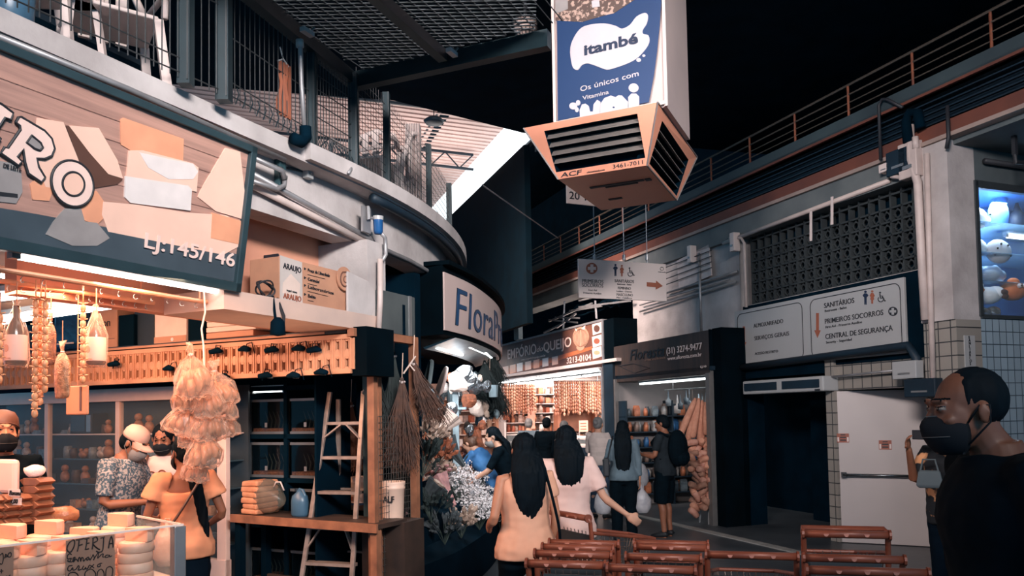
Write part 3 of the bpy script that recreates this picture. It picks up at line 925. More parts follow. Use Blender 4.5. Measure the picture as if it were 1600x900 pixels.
MB().box(-4.2, -.85, .62, 1.0, BS - .03, BS).box(-4.2, -.85, .64, .98, 0, BS - .03).build('back_shelf', WFR, r)
def cpt(px, y):                                       # x in the counter frame for a picture column
    return on(CT, px, 840, y).x
wheel = MB().lathe([(0, 0), (.08, 0), (.085, .004), (.0865, .027), (.085, .05), (.08, .0545), (0, .0545)], n=32).build('round_cheese', CH, smooth=True)
half = MB()
half.loft([[V((math.cos(PI * k / 14) * q, math.sin(PI * k / 14) * q, z)) for k in range(15)] for q, z in ((.082, 0), (.086, .005), (.087, .035), (.086, .066), (.082, .07))])
half = half.build('half_cheese', CH, bev=.004)
half.data.materials.append(CHC)
for p_ in half.data.polygons:
    if p_.normal.y < -.7: p_.material_index = 1
first_w, first_h = [True], [True]
def put_first(o, flag, loc, rz, label, cat, group):
    if flag[0]:
        flag[0] = False
        o.location = loc; o.rotation_euler = (0, 0, rz)
        return tag(o, label, cat, group)
    return tag(dup(o, loc, rz), label, cat, group)
stacks = [('nearest the aisle end post', 213, 853, .12, 1), ('behind the offer card', 152, 853, .14, 1), ('just before the offer card', 98, 858, .12, 1), ('third along from the offer card', 43, 862, .13, 1), ('behind the small price card', 0, 868, .13, 1),
          ('in the back row, tallest', 184, 829, .40, 1), ('in the back row behind the offer card', 128, 838, .38, 1), ('in the back row, second', 72, 838, .40, 1), ('in the back row, third', 12, 846, .40, 1), ('in the back row, fourth', -40, 852, .4, 1)]
for nm, px, py, y, hf in stacks:
    q = on(CT, px, py, y)
    n = max(2, round((q.z - DK) / .0545))
    for k in range(n):
        put_first(wheel, first_w, CT @ V((q.x + rnd.uniform(-.006, .006), y + rnd.uniform(-.006, .006), DK + .0545 * k)), rnd.uniform(0, 6), 'round cheese in the stack ' + nm, 'cheese', 'round cheeses in the stack ' + nm)
    if hf:
        put_first(half, first_h, CT @ V((q.x - .01, y - .02, DK + .0545 * n)), aP + rnd.uniform(-.06, .12), 'half cheese topping the stack ' + nm, 'cheese', None)
tag(MB().prism([(0, 0), (.07, 0), (.06, .06), (.045, .1), (.025, .1), (.01, .06)], -.05, .05).build('cheese_piece', CHC, bev=.01), 'small rounded cheese standing alone on the deck by the end post', 'cheese').matrix_basis = Matrix.Translation(CT @ V((-.16, .22, DK))) @ Matrix.Rotation(aP, 4, 'Z')
# handwritten price cards hung on the glass
KRAFT = mt('kraft_card', (150, 116, 98), .8, rgb2=(132, 100, 84), scale=6)
MARK = mt('marker_black', (22, 20, 22), .6)
def hand(b, pts, t=.0022, d=.006):
    q = [V((*b.p(*a), 0)) for a in pts]
    q = cr_pts([V((a.x, -d, a.y)) for a in q], 4)
    return q
def strokes(b, lst, t, name='handwriting'):
    mb = MB()
    for s in lst:
        mb.tube(hand(b, s), t, 5)
    o = mb.build(name, MARK, b.r)
    o['kind'] = 'stuff'
Z8 = lambda pts: [(x * 180 / 1600, 800 + y * 100 / 889) for x, y in pts]
b = Board('offer_card', 'large kraft card handwritten with the cheese offer, hung on the counter glass', CT, 103, 905, -.016, cat='price card')
b.shape('card', [(103, 845), (141, 838), (178.5, 835), (178, 905), (150, 915), (102, 918)], KRAFT, .003)
b.shape('card', [(141, 866), (179, 859), (179, 905), (140, 905)], KRAFT, .005)
strokes(b, [Z8(s) for s in (
    [(1010, 385), (960, 420), (925, 500), (945, 550), (985, 545), (1025, 470), (1030, 400), (1010, 385)],
    [(1095, 375), (1085, 470), (1070, 545)], [(1050, 385), (1100, 378), (1165, 360)], [(1088, 460), (1140, 445)],
    [(1205, 365), (1195, 450), (1180, 520)], [(1170, 372), (1235, 358)], [(1195, 435), (1235, 425)], [(1185, 515), (1230, 505)],
    [(1290, 355), (1285, 430), (1275, 515)], [(1275, 365), (1330, 345), (1345, 395), (1285, 435), (1330, 490), (1380, 520)],
    [(1435, 350), (1430, 450), (1415, 540), (1360, 555), (1330, 540)], [(1390, 360), (1450, 342)],
    [(1500, 500), (1515, 410), (1540, 335), (1560, 410), (1565, 490)], [(1505, 440), (1565, 430)])], .0032)
strokes(b, [Z8(s) for s in (
    [(990, 590), (960, 575), (930, 610), (940, 650), (985, 640), (960, 690), (930, 670), (990, 690), (1040, 630), (1010, 640), (1015, 690), (1050, 650), (1075, 680)],
    [(1080, 690), (1090, 630), (1110, 640), (1115, 685), (1130, 630), (1150, 640), (1155, 680), (1190, 640)],
    [(1230, 625), (1200, 635), (1205, 670), (1235, 640), (1245, 665), (1280, 610), (1290, 590), (1305, 640), (1290, 665), (1345, 580), (1370, 560), (1350, 640), (1400, 590), (1430, 580), (1420, 620), (1450, 620)],
    [(1500, 595), (1465, 600), (1460, 630), (1500, 620), (1515, 595), (1520, 620), (1550, 605)],
    [(1000, 740), (950, 750), (935, 800), (970, 815), (1005, 770), (1010, 805), (1050, 790), (1085, 740), (1095, 770), (1080, 805), (1130, 790)],
    [(1160, 745), (1140, 775), (1160, 800), (1185, 765), (1190, 790), (1215, 780), (1240, 735), (1300, 775)], [(1300, 725), (1240, 780)],
    [(1380, 715), (1350, 735), (1355, 760), (1390, 745), (1380, 715), (1410, 710)],
    [(940, 930), (955, 850), (1030, 835), (1080, 880), (1050, 930)], [(1170, 930), (1180, 830), (1260, 790), (1320, 850), (1310, 930)],
    [(1340, 930), (1350, 830), (1400, 790), (1440, 850), (1430, 930)], [(1460, 930), (1470, 790), (1520, 755), (1560, 800), (1540, 930)])], .0026)
b = Board('small_price_card', 'smaller kraft price card at the edge of the counter glass', CT, -30, 905, -.016, cat='price card')
b.shape('card', [(-30, 858), (21.5, 854), (20, 912), (-30, 914)], KRAFT, .003)
strokes(b, [Z8(s) for s in ([(-60, 620), (0, 590), (30, 570), (40, 640), (20, 720), (-30, 700)], [(60, 640), (75, 580), (95, 620), (60, 615)], [(140, 560), (110, 580), (110, 620), (145, 615), (150, 570), (130, 555)], [(-10, 820), (40, 815)], [(15, 790), (15, 850)], [(90, 880), (80, 930)], [(140, 870), (110, 900), (150, 930)])], .0022)
# packages on the back shelf
pk = MB()
pk.box(-.05, .05, -.05, .05, 0, .042)
pk.add([(-.05, -.05, .002), (-.05, -.05, .04), (-.085, -.045, .03), (-.05, .05, .002), (-.05, .05, .04), (-.085, .05, .03)], [(0, 1, 2), (5, 4, 3), (1, 4, 5, 2), (3, 0, 2, 5)])
pk.add([(.05, -.05, .002), (.05, -.05, .04), (.08, -.045, .02), (.05, .05, .002), (.05, .05, .04), (.08, .05, .02)], [(2, 1, 0), (3, 4, 5), (2, 5, 4, 1), (5, 2, 0, 3)])
WAXP = mt('waxed_paper_wrap', (150, 96, 70), .4, rgb2=(118, 74, 54), scale=7)
pko = pk.build('wrapped_package', WAXP, bev=.003)
pf = [True]
q = on(CT, 60, 815, .72)
for k in range(6):
    put_first(pko, pf, CT @ V((q.x, .74, BS + .0425 * k)), aP + .1 * (k % 2), 'brown wrapped package, %s of the tall single stack' % ('bottom', 'second', 'third', 'fourth', 'fifth', 'topmost')[k], 'package', None)
for c_, px in enumerate((38, 14, -12)):
    q = on(CT, px, 815, .74)
    for k in range(4):
        put_first(pko, pf, CT @ V((q.x, .76 + .01 * (k % 2), BS + .0425 * k)), aP, 'brown wrapped sweet package in the low pile behind the price labels', 'package', 'packages in the low pile on the back shelf')
for px, py, tx in ((24, 783, '2,00'), (22, 770, 'Banana')):
    q = on(CT, px, py, .68)
    t = root('price_label', 'white handwritten label reading %s on the brown packages' % ('a price' if ',' in tx else 'a fruit name'), 'price label', CT @ V((q.x, .675, q.z)), aP)
    MB().box(-.05, .05, -.002, .002, -.02, .02).build('card', SIGNW, t)
    text(tx, .036, (-.04, -.004, -.012), MARK, t, shear=.2)
tag(MB().lathe([(0, 0), (.08, 0), (.095, .02), (.09, .05), (.05, .075), (0, .08)], n=18, sx=1.0, sy=.8).jit(.012, 22).build('wrapped_loaf', mt('clear_wrapped_brown', (206, 142, 102), .2, rgb2=(150, 92, 62), scale=14, bump=.4), smooth=True), 'crinkled clear wrapped loaf beside the tall package stack', 'package').location = CT @ V((on(CT, 98, 815, .75).x, .76, BS))
tag(MB().ell((0, 0, .035), (.06, .05, .035)).jit(.01, 30).build('wrapped_bun', mt('white_plastic_film', (238, 216, 206), .25, var=.1, scale=20, bump=.3), smooth=True), 'white film-wrapped bun crowning the tall package stack', 'package').location = CT @ V((on(CT, 55, 740, .74).x, .74, BS + .257))
t = root('counter_scale', 'pale back of a counter scale display above the package piles', 'scale', CT @ V((on(CT, 5, 740, .9).x, .88, BS)), aP)
MB().box(-.2, .12, -.02, .02, .17, .36).build('display', WFR, t, bev=.02); MB().box(-.06, .0, -.02, .02, .0, .18).build('pole', ALU, t); MB().box(-.2, .1, -.06, .08, 0, .03).build('base', DGREY, t)

# ---------------------------------------------------------------- lamp under the sign, ceiling lamps and hook rails
def tube_lamp(label, a, b_, k=TUBEW, rr=.016, w=.09, wall=False):
    a, b_ = V(a), V(b_)
    an = math.atan2((b_ - a).y, (b_ - a).x)
    t = root('tube_lamp', label, 'lamp', (a + b_) / 2, an)
    ln = (b_ - a).length / 2
    MB().prism([(-ln, .012), (ln, .012), (ln, .05), (-ln, .05)], -w / 2, w / 2).build('housing', mt('white_enamel', (220, 222, 222), .3), t, bev=.004)
    MB().tube([(-ln + .02, 0, 0), (ln - .02, 0, 0)], rr, 10).build('tube_light', k, t)
    for s in (-1, 1): MB().box(s * ln - .02, s * ln + .02, -.02, .02, -.02, .03).build('holder', ALU, t)
    return t
pa, pb = on(L, 22, 384, .06), on(L, 343, 447, .06)
tube_lamp('long tube lamp under the lower edge of the big cheese sign', L @ V((pa.x, .06, 2.465)), L @ V((pb.x, .06, 2.465)), rr=.022)
tube_lamp('inner ceiling tube lamp running away from the shop front', onz(215, 461, 2.52), onz(-40, 428, 2.52), rr=.035, w=.2)
tube_lamp('inner ceiling tube lamp crossing toward the back partition', onz(222, 463, 2.52) + V((-.05, .1, 0)), onz(0, 500, 2.52), rr=.04, w=.2)
tube_lamp('third inner ceiling tube lamp deep in the cheese shop', onz(95, 452, 2.6), onz(-60, 470, 2.6), rr=.035, w=.2)
WRM = (1, .52, .31)
area('shop_light_front', L @ V((-.75, .25, 2.42)), L @ V((-.6, .0, 0)), .25, 46, WRM, 1.8)
area('shop_light_inner', L @ V((-.9, 1.3, 2.46)), L @ V((-.6, 1.3, 0)), 1.2, 58, WRM, 1.8)
area('shop_light_partition', P @ V((-1.9, -.9, 2.4)), P @ V((-1.9, .5, 1.6)), 2.2, 26, WRM, .5)
area('ledge_bounce', L @ V((.55, .2, 1.7)), L @ V((.6, .45, 3)), .8, 4, (1, .55, .34), 1.0)
RAILM = mt('orange_rail', (206, 140, 106), .4, var=.1)  # the rail's own orange, used for strings too
rails = [('front', on(L, 0, 394, .14), on(L, 338, 456, .14), 2.40), ('second', on(L, 0, 418, .42), on(L, 240, 462, .42), 2.40)]
hookm = MB()
hookm.tube([(0, 0, .02)] + [V((0, .014 * math.sin(R_(a)), .006 - .014 + .014 * math.cos(R_(a)))) for a in range(0, 250, 25)], .0022, 5)
hk = hookm.mesh('hook', STEEL, True)
for nm, a, c, z in rails:
    t = root('hook_rail', 'orange %s rail with wire hooks under the shop ceiling' % nm, 'rail', L @ V((a.x, a.y, z)), aL)
    ln = c.x - a.x
    MB().tube([(-.6, 0, 0), (ln, 0, 0)], .014, 10).build('bar', RAILM, t)
    for x in (-.2, ln * .9): MB().tube([(x, 0, 0), (x, 0, .15)], .006).build('bracket', RAILM, t)
    for k in range(14):
        o = bpy.data.objects.new('hook', hk); COL.objects.link(o); o.parent = t
        o.location = (-.1 + (ln + .05) * k / 13, 0, -.022); o.rotation_euler = (0, 0, rnd.uniform(-.5, .5))
# ---------------------------------------------------------------- things hung under the ceiling
def hang_at(px, py, y):
    q = on(L, px, py, y)
    return L @ q
SAUS = mt('knotted_tan_sausage', (222, 160, 118), .45, rgb2=(186, 118, 80), scale=20)
def sausage(ln, nm='knotted_sausage_string'):
    mb = MB()
    n = int(ln / .042)
    for k in range(n):
        z = -k * .042
        mb.lathe([(.004, z), (.013, z - .008), (.015, z - .02), (.013, z - .034), (.004, z - .042)], n=8)
        for j in range(3):
            a = 2.1 * j + k
            mb.tube([(0, 0, z), (.026 * math.cos(a), .026 * math.sin(a), z + .004)], [.006, .003], 5)
    mb.tube([(0, 0, 0), (0, 0, .1)], .003, 5)
    return mb
for k, (px, y0, y1, dy, lab) in enumerate(((56, 468, 655, .30, 'longest knotted sausage string of the trio beside the bottle'), (64, 465, 640, .34, 'middle knotted sausage string of the trio beside the bottle'), (71, 470, 615, .28, 'shortest knotted sausage string of the trio, next to the dark bottle'), (130, 475, 608, .30, 'single knotted sausage string hanging in front of the bottled bag'), (0, 490, 600, .30, 'knotted sausage string at the very edge of the view'))):
    a, c = hang_at(px, y0, dy), hang_at(px, y1, dy)
    o = sausage((a - c).length).build('sausage_string', SAUS, smooth=True)
    tag(o, lab, 'sausage').location = a
CLEAR = glassy('crinkled_clear_bag', (246, 206, 182), .14, .14)
def bottle(label, px, py0, py1, dy, first=None):
    a, c = hang_at(px, py0, dy), hang_at(px, py1, dy)
    h = a.z - c.z
    t = root('bagged_bottle', label, 'bottle', c, aP)
    MB().lathe([(0, 0), (.13 * h, .0), (.15 * h, .03 * h), (.15 * h, .5 * h), (.10 * h, .64 * h), (.05 * h, .74 * h), (.05 * h, .92 * h), (0, .93 * h)], n=18).build('glass_bottle', mt('dark_brown_bottle', (70, 36, 26), .15), t, smooth=True)
    MB().lathe([(.153 * h, .06 * h), (.155 * h, .07 * h), (.155 * h, .45 * h), (.153 * h, .46 * h)], n=18).build('paper_label', mt('pink_paper_label', (240, 200, 186), .6, var=.05), t, smooth=True)
    mb = MB().disc((0, .25 * h), .06 * h, -.158 * h, -.152 * h, 14); mb.box(-.12 * h, .12 * h, -.158 * h, -.150 * h, .09 * h, .1 * h)
    mb.build('label_print', mt('label_tan_print', (206, 150, 128), .6), t)
    mb = MB().lathe([(.0, -.01), (.15 * h, -.012), (.18 * h, .1 * h), (.175 * h, .5 * h), (.14 * h, .66 * h), (.06 * h, .86 * h), (.03 * h, .93 * h), (.05 * h, 1.0 * h), (.02 * h, 1.02 * h)], n=18)
    mb.jit(.008, 18, px).build('plastic_bag', CLEAR, t, smooth=True)
    MB().tube([(0, 0, .9 * h), (0, 0, 1.3 * h)], .003, 5).build('string', RAILM, t)
bottle('labelled bottle in a clear bag hanging nearest the view edge', 25, 470, 570, .32)
bottle('labelled bottle in a clear bag hanging before the brown carton', 150, 478, 570, .32)
def pouch(name, label, px, py0, py1, dy, w, mat, cat='bag'):
    a, c = hang_at(px, py0, dy), hang_at(px, py1, dy)
    h = a.z - c.z
    t = root(name, label, cat, c, aP)
    rings = []
    for z, s, d in ((0, .9, .1), (.04, 1, .25), (.3, 1, .8), (.6, .95, .8), (.74, .55, .5), (.8, .16, .16), (.86, .3, .14), (1, .6, .1)):
        rings.append([V((math.cos(2 * PI * k / 16) * w * s, math.sin(2 * PI * k / 16) * w * d * .6, z * h)) for k in range(16)])
    MB().loft(rings).jit(w * .12, 25, px).build('pouch', mat, t, smooth=True)
    MB().tube([(0, 0, .8 * h), (0, 0, 1.35 * h)], .0025, 5).build('string', RAILM, t)
    MB().tube(arc3(w * .17, .8 * h), .004, 5).build('tie', SIGNW, t)
def arc3(r_, z):
    return [V((r_ * math.cos(2 * PI * k / 12), r_ * math.sin(2 * PI * k / 12) * .6, z)) for k in range(13)]
CRUMB = mt('golden_crumb_contents', (214, 150, 108), .3, rgb2=(120, 74, 50), scale=45, bump=.4)
pouch('snack_pouch', 'clear pouch of golden crumbs tied at the neck, hanging low', 97, 532, 622, .30, .055, CRUMB)
pouch('snack_pouch', 'narrow clear pouch of dark seeds half hidden by the sausage strings', 79, 488, 570, .42, .04, mt('dark_seed_contents', (150, 96, 66), .3, rgb2=(90, 56, 40), scale=50, bump=.4))
q = hang_at(121, 648, .42)
t = root('hanging_board', 'tan wooden cutting board hanging with a dark slot', 'board', q, aP)
MB().box(-.085, .085, -.008, .008, 0, .155).build('board', mt('tan_board', (196, 132, 98), .6, rgb2=(178, 116, 86), scale=4), t, bev=.006)
MB().box(.03, .045, -.011, -.007, .02, .15).build('slot', PD, t); MB().tube([(.0, 0, .15), (.0, 0, 2.41 - q.z)], .003, 5).build('string', RAILM, t)
# the big bunch of snack bags
BAGF = mt('tan_snack_bag', (184, 122, 88), .3, rgb2=(146, 92, 64), scale=11, bump=.5, bscale=22)
def snack(seed):
    rn = random.Random(seed)
    t = root('snack_bag', 'x', 'bag')
    rings = []
    for z, s, d in ((-.135, .5, .3), (-.13, .95, .7), (-.115, 1.08, .85), (-.07, .98, .85), (-.02, .72, .7), (.03, .4, .42), (.055, .16, .18), (.066, .1, .12), (.09, .26, .14), (.12, .42, .1), (.124, .2, .05)):
        rings.append([V((math.cos(2 * PI * k / 26) * .135 * s * (1 + .05 * math.sin(3 * k + seed)), math.sin(2 * PI * k / 26) * .11 * d, z + .012 * math.sin(2.3 * k + seed * 2) * s)) for k in range(26)])
    MB().loft(rings).jit(.016, 34, seed).jit(.007, 80, seed).build('clear_bag', CLEAR, t)
    mb = MB()
    for k in range(15):
        a, rr = k * 2.4, .02 + .072 * (k / 15) ** .5
        z0 = -.118 + .035 * rn.random()
        l_ = .07 + .03 * rn.random()
        c_ = V((rr * math.cos(a), rr * .8 * math.sin(a), z0))
        mb.tube([c_, c_ + V((-.006, .004, l_ * .5)), c_ * .75 + V((0, 0, l_)) + V((0, 0, z0 * .25))], [.013, .021, .012], 8)
    mb.ell((0, 0, -.06), (.05, .04, .055), 10, 8)
    mb.jit(.007, 40, seed).build('biscuits', BAGF, t, smooth=True)
    MB().tube(arc3(.014, .068), .005, 5).build('tie', SIGNW, t)
    return t
sn = [snack(k) for k in (1, 2, 3)]
bunch = [(300, 575, 1.15, 'topmost, tied to the cord'), (338, 598, 1.05, 'second from the top, flaring toward the fish tanks'), (292, 610, .95, 'on the window side below the top bag'), (322, 615, .95, 'in the middle of the bunch'), (348, 622, .9, 'pressed against the tank side, upper'), (290, 645, .95, 'lower window side'), (325, 650, 1.0, 'lower middle'), (346, 655, .85, 'lower tank side'), (298, 668, .8, 'hidden low at the window side'), (318, 690, 1.05, 'second from the bottom, broad'), (307, 722, .8, 'at the very bottom')]
for k, (px, py, s, lab) in enumerate(bunch):
    q = on(L, px, py, .12 + .05 * (k % 3 - 1))
    o = sn[k] if k < 3 else dup(sn[k % 3])
    o.location = L @ q; o.scale = (s, s, s); o.rotation_euler = (rnd.uniform(-.15, .15), rnd.uniform(-.3, .3), rnd.uniform(0, 6))
    tag(o, 'biscuit bag in the hanging bunch, ' + lab, 'bag', 'biscuit bags in the hanging bunch')
t = root('bunch_cord', 'pale twisted cord holding the bunch of biscuit bags', 'cord', L @ on(L, 318, 540, .12), 0)
MB().tube([(0, 0, .34), (.01, 0, .2), (-.012, 0, .1), (0, 0, 0), (.01, .0, -.3), (0, .0, -.62)], .006, 6).build('cord', mt('pale_cord', (226, 190, 170), .7), t, smooth=True)
# ---------------------------------------------------------------- partition: display cabinets
def px_(px, y, F=P):
    return on(F, px, 650, y).x
xa, xb, xc, xd = px_(-30, .3), px_(72, .3), px_(183, .3), px_(346, .3)
r = root('display_cabinet', 'pale framed glass display cabinet full of small goods along the shop partition', 'cabinet', P @ V((xd, .3, 0)), aP)
mb = MB()
X = lambda x: x - xd
for x in (xa, xb, xc):
    MB().box(X(x) - .028, X(x) + .028, 0, .05, .0, 1.92).build('post', WFR, r, bev=.004)
MB().box(-.055, .05, 0, .05, 0, 1.98).build('post', WFR, r, bev=.004)
MB().box(X(xa), .05, -.01, .06, 1.88, 2.0).build('top_rail', WFR, r, bev=.006)
MB().box(X(xa), .05, -.01, .06, 0, .5).build('plinth', WFR, r)
MB().box(X(xa), .05, .26, .28, 0, 2.0).build('back_panel', DGREY, r)
SHZ = (.62, .86, 1.1, 1.34, 1.58)
for z in SHZ:
    MB().box(X(xa), 0, .06, .26, z - .012, z).build('shelf', WFR if z > 1.5 else mt('dark_glass_shelf', (60, 74, 80), .2), r)
for a, c in ((xa, xb), (xb, xc), (xc, xd)):
    MB().box(X(a) + .03, X(c) - .03, .02, .026, .5, 1.88).build('glass_pane', GLASS, r)
TREAT = [mt('treat_%d' % k, c, .5, rgb2=d, scale=30) for k, (c, d) in enumerate((((190, 120, 84), (120, 70, 48)), ((214, 186, 170), (150, 110, 92)), ((96, 66, 54), (60, 42, 38)), ((150, 150, 150), (96, 100, 104)), ((206, 150, 110), (170, 104, 70)), ((120, 132, 140), (70, 84, 94))))]
treats = []
mb = MB(); mb.ell((0, 0, .04), (.05, .04, .04)); mb.ell((.04, 0, .07), (.035, .03, .035)); mb.ell((-.03, 0, .085), (.02, .02, .02)); treats.append((mb, 'pastry_figure'))
mb = MB().lathe([(0, 0), (.035, 0), (.037, .08), (.03, .09), (.03, .1), (0, .1)], n=10); treats.append((mb, 'sweet_jar'))
mb = MB().box(-.055, .055, -.035, .035, 0, .07); treats.append((mb, 'sweet_box'))
mb = MB().ell((0, 0, .05), (.045, .035, .05)); mb.ell((0, 0, .12), (.03, .03, .03)); treats.append((mb, 'sugar_figure'))
mb = MB().box(-.06, .06, -.04, .04, 0, .02).box(-.05, .05, -.035, .035, .02, .04); treats.append((mb, 'sweet_tray'))
def copies(protos, spots, cat, label, group):
    """protos: (mesh, name); one object per spot, sharing meshes"""
    for k, (loc, rz, s, i) in enumerate(spots):
        me, nm = protos[i % len(protos)]
        o = bpy.data.objects.new(nm, me); COL.objects.link(o)
        o.location = loc; o.rotation_euler = (0, 0, rz); o.scale = (s, s, s)
        tag(o, label(nm, k) if callable(label) else label, cat, group)
tme = [(mb.mesh(nm, TREAT[(k * 2 + j) % 6], nm in ('pastry_figure', 'sweet_jar', 'sugar_figure')), nm) for j in range(2) for k, (mb, nm) in enumerate(treats)]
names3 = ('nearest the view edge', 'behind the person in the cap', 'behind the person in the pale top')
SHN = ('lowest', 'second', 'middle', 'fourth', 'top')
for si, z in enumerate(SHZ):
    for ci, (a, c) in enumerate(((xa, xb), (xb, xc), (xc, xd))):
        n = int((c - a) / .13)
        sp = [(P @ V((a + .09 + (c - a - .18) * (k + .5) / n + rnd.uniform(-.02, .02), .3 + rnd.uniform(.1, .16), z)), aP + rnd.uniform(-.3, .3), rnd.uniform(.85, 1.3), rnd.randrange(10)) for k in range(n)]
        lab = 'small treat on the %s cabinet shelf, bay %s' % (SHN[si], names3[ci])
        copies(tme, sp, 'sweets', lab, lab.replace('small treat', 'treats'))
t = root('microwave_oven', 'small dark microwave on the top cabinet shelf', 'microwave', P @ V((px_(132, .4), .36, 1.58)), aP)
MB().box(-.16, .16, 0, .18, 0, .2).build('case', NAVY, t, bev=.01); MB().box(-.14, .07, -.006, .002, .025, .175).build('door', mt('dark_glass', (24, 34, 42), .1), t); MB().box(.09, .15, -.006, .002, .02, .18).build('keypad', ALU, t)
# ---------------------------------------------------------------- slotted wooden strip above the cabinets, its small spot lamps
r = root('slotted_panel', 'long orange slotted wooden panel above the cabinets and fish tanks', 'panel', P @ V((0, 0, 2.02)), aP)
WOODO = mt('orange_wood', (206, 148, 114), .6, rgb2=(172, 118, 90), scale=4, det=8)  # the wood's own orange in two tones
x0 = px_(0, 0); x1 = px_(551, 0)
MB().box(x0, x1, .10, .11, .0, .29).build('backing', DARK2, r)
mb = MB()
mb.box(x0, x1, -.02, .03, 0, .035).box(x0, x1, -.02, .03, .255, .29).box(x0, x1, -.01, .03, .125, .165)
n = int((x1 - x0) / .085)
for k in range(n + 1):
    x = x0 + (x1 - x0) * k / n
    mb.box(x - .027, x + .027, -.008, .03, .03, .26).box(x - .006, x + .006, -.016, -.004, .03, .26).box(x - .024, x - .019, -.012, -.004, .03, .26).box(x + .019, x + .024, -.012, -.004, .03, .26)
    for z in (.035, .125, .165, .255) if k < n else (): mb.disc((x + .0425, z), .017, -.006, .03, 10)
mb.build('slats', WOODO, r)
MB().box(x1, x1 + .13, .0, .35, -.02, .34).build('end_box', DARK2, r)
for k, (px, py) in enumerate(((186, 570), (268, 577), (345, 550), (386, 547), (432, 548), (470, 546), (498, 548), (505, 583), (422, 588), (462, 588), (356, 590))):
    q = on(P, px, py, -.03)
    t = root('clip_lamp', 'small black clip lamp on the slotted panel, %s of eleven from the window end' % ('first', 'second', 'third', 'fourth', 'fifth', 'sixth', 'seventh', 'eighth', 'ninth', 'tenth', 'last')[(0, 1, 2, 4, 6, 7, 8, 10, 5, 9, 3)[k]], 'lamp', P @ q, aP)
    sg = 1 if k % 2 else -1
    MB().tube([(-.05 * sg, -.04, .0), (0, -.03, .012), (.04 * sg, -.04, .004), (.07 * sg, -.05, .0)], [.012, .026, .022, .018], 8).build('lamp_head', BLACK, t, smooth=True)
    MB().tube([(0, -.02, .01), (.0, .0, .05), (.05 * sg, .0, .06), (.08 * sg, 0, -.03)], .004, 5).build('cable', BLACK, t); MB().box(-.012, .012, -.02, .022, -.015, .015).build('clip', ALU, t)
# ---------------------------------------------------------------- storage board with cartons above the strip
r = root('storage_board', 'dark shelf board above the slotted panel carrying cartons', 'shelf', P @ V((0, .06, 2.33)), aP)
MB().box(x0, x1 - .1, 0, .5, 0, .03).build('board', NAVY, r); MB().box(x0, x1 - .3, -.005, 0, .0, .02).build('edge', CARD, r)
def carton(label, pxa, pxb, h, mat, y=.1, d=.3, extra=None, name='carton', z=2.36, cat='box'):
    a, c = px_(pxa, y), px_(pxb, y)
    t = root(name, label, cat, P @ V(((a + c) / 2, y, z)), aP)
    w = (c - a) / 2
    MB().box(-w, w, 0, d, 0, h).build('box', mat, t, bev=.006)
    if extra: extra(t, w, h)
    return t
carton('brown carton with short printed name behind the bagged bottle', 140, 182, .36, CARD, extra=lambda t, w, h: (text('Gon', .1, (-w + .1, -.004, h * .55), INK, t), MB().box(-w + .03, w - .03, -.003, 0, .08, .084).build('print_line', INK, t)))
carton('black crate beside the brown carton', 184, 208, .28, BLACK, y=.08, name='storage_crate')
carton('tall dark box beside the white carton', 209, 240, .42, NAVY, y=.12)
def wc(t, w, h):
    MB().box(-w, w, -.004, 0, h * .84, h + .002).build('orange_top', CARD, t); MB().box(-w, w, -.004, 0, 0, h * .13).build('orange_base', CARD, t)
    MB().box(-.03, .03, -.006, 0, h * .7, h * .86).build('flap', CARD, t); MB().disc((.03, h * .065), .016, -.007, -.004, 14).build('print_ring', SIGNW, t)
    text('CAFÉ', .03, (-w * .5, -.006, h * .75), INK, t)
carton('white carton with orange top and base band', 241, 291, .46, CARD2, extra=wc)
carton('black plastic crate next to the white carton', 292, 319, .36, BLACK, y=.12, name='storage_crate')
for k in range(5):
    carton('flat white tray in the tray stack, %s from the bottom' % ('first', 'second', 'third', 'fourth', 'fifth')[k], 322 + k % 2, 400 - k % 2, .042, CARD2, y=.02, d=.2, name='flat_tray', z=2.36 + .05 + .044 * k, cat='tray')
carton('shallow brown tray under the stack of white trays', 322, 396, .048, CARD, y=.03, d=.2, name='flat_tray', cat='tray')
t = root('blue_sack', 'glossy dark blue plastic sack on the storage board', 'sack', P @ V((px_(105, .1), .2, 2.36)), aP)
MB().box(-.24, .24, -.1, .15, 0, .40).jit(.03, 6).build('sack', mt('dark_blue_plastic', (24, 62, 98), .25, rgb2=(16, 42, 70), scale=5, bump=.4), t, bev=.05)
MB().box(-.1, .12, -.14, -.125, .06, .075).build('print_line', SIGNW, t)
carton('long dark box at the far end of the storage board', -30, 78, .3, NAVY, y=.2)
# ---------------------------------------------------------------- fish tanks
GRAV = mt('orange_gravel', (190, 132, 100), .8, rgb2=(120, 84, 66), scale=60)
tk = root('fish_tank', 'x', 'fish tank')
MB().box(-.215, .215, .01, .3, 0, .3).build('glass', glassy('tank_glass', (10, 22, 30), .4), tk)
mb = MB()
for z in (.285, 0): mb.box(-.22, .22, 0, .02, z, z + .022).box(-.22, -.2, 0, .02, .0, .307).box(.2, .22, 0, .02, 0, .307)
mb.build('frame', mt('tank_frame_grey', (104, 108, 112), .4, .4), tk)
MB().box(-.2, .2, .02, .28, .01, .045).jit(.012, 14).build('gravel', GRAV, tk)
mb = MB()
for k in range(7):
    x = -.16 + .05 * k
    mb.tube([(x, .15, .04), (x + .02, .15, .12), (x - .01, .14, .2)], [.008, .006, .002], 5)
mb.build('water_plants', mt('dim_plants', (60, 70, 60), .6), tk)
MB().box(-.03, .0, -.004, .0, .06, .10).build('price_tag', ALU, tk)
r = root('tank_rack', 'black steel rack holding rows of fish tanks', 'rack', P @ V((-1.19, .6, 0)), aP)
for x in (-.88, -.44, 0, .44):
    MB().box(x - .018, x + .018, 0, .4, 0, 2.0).build('upright', BLACK, r)
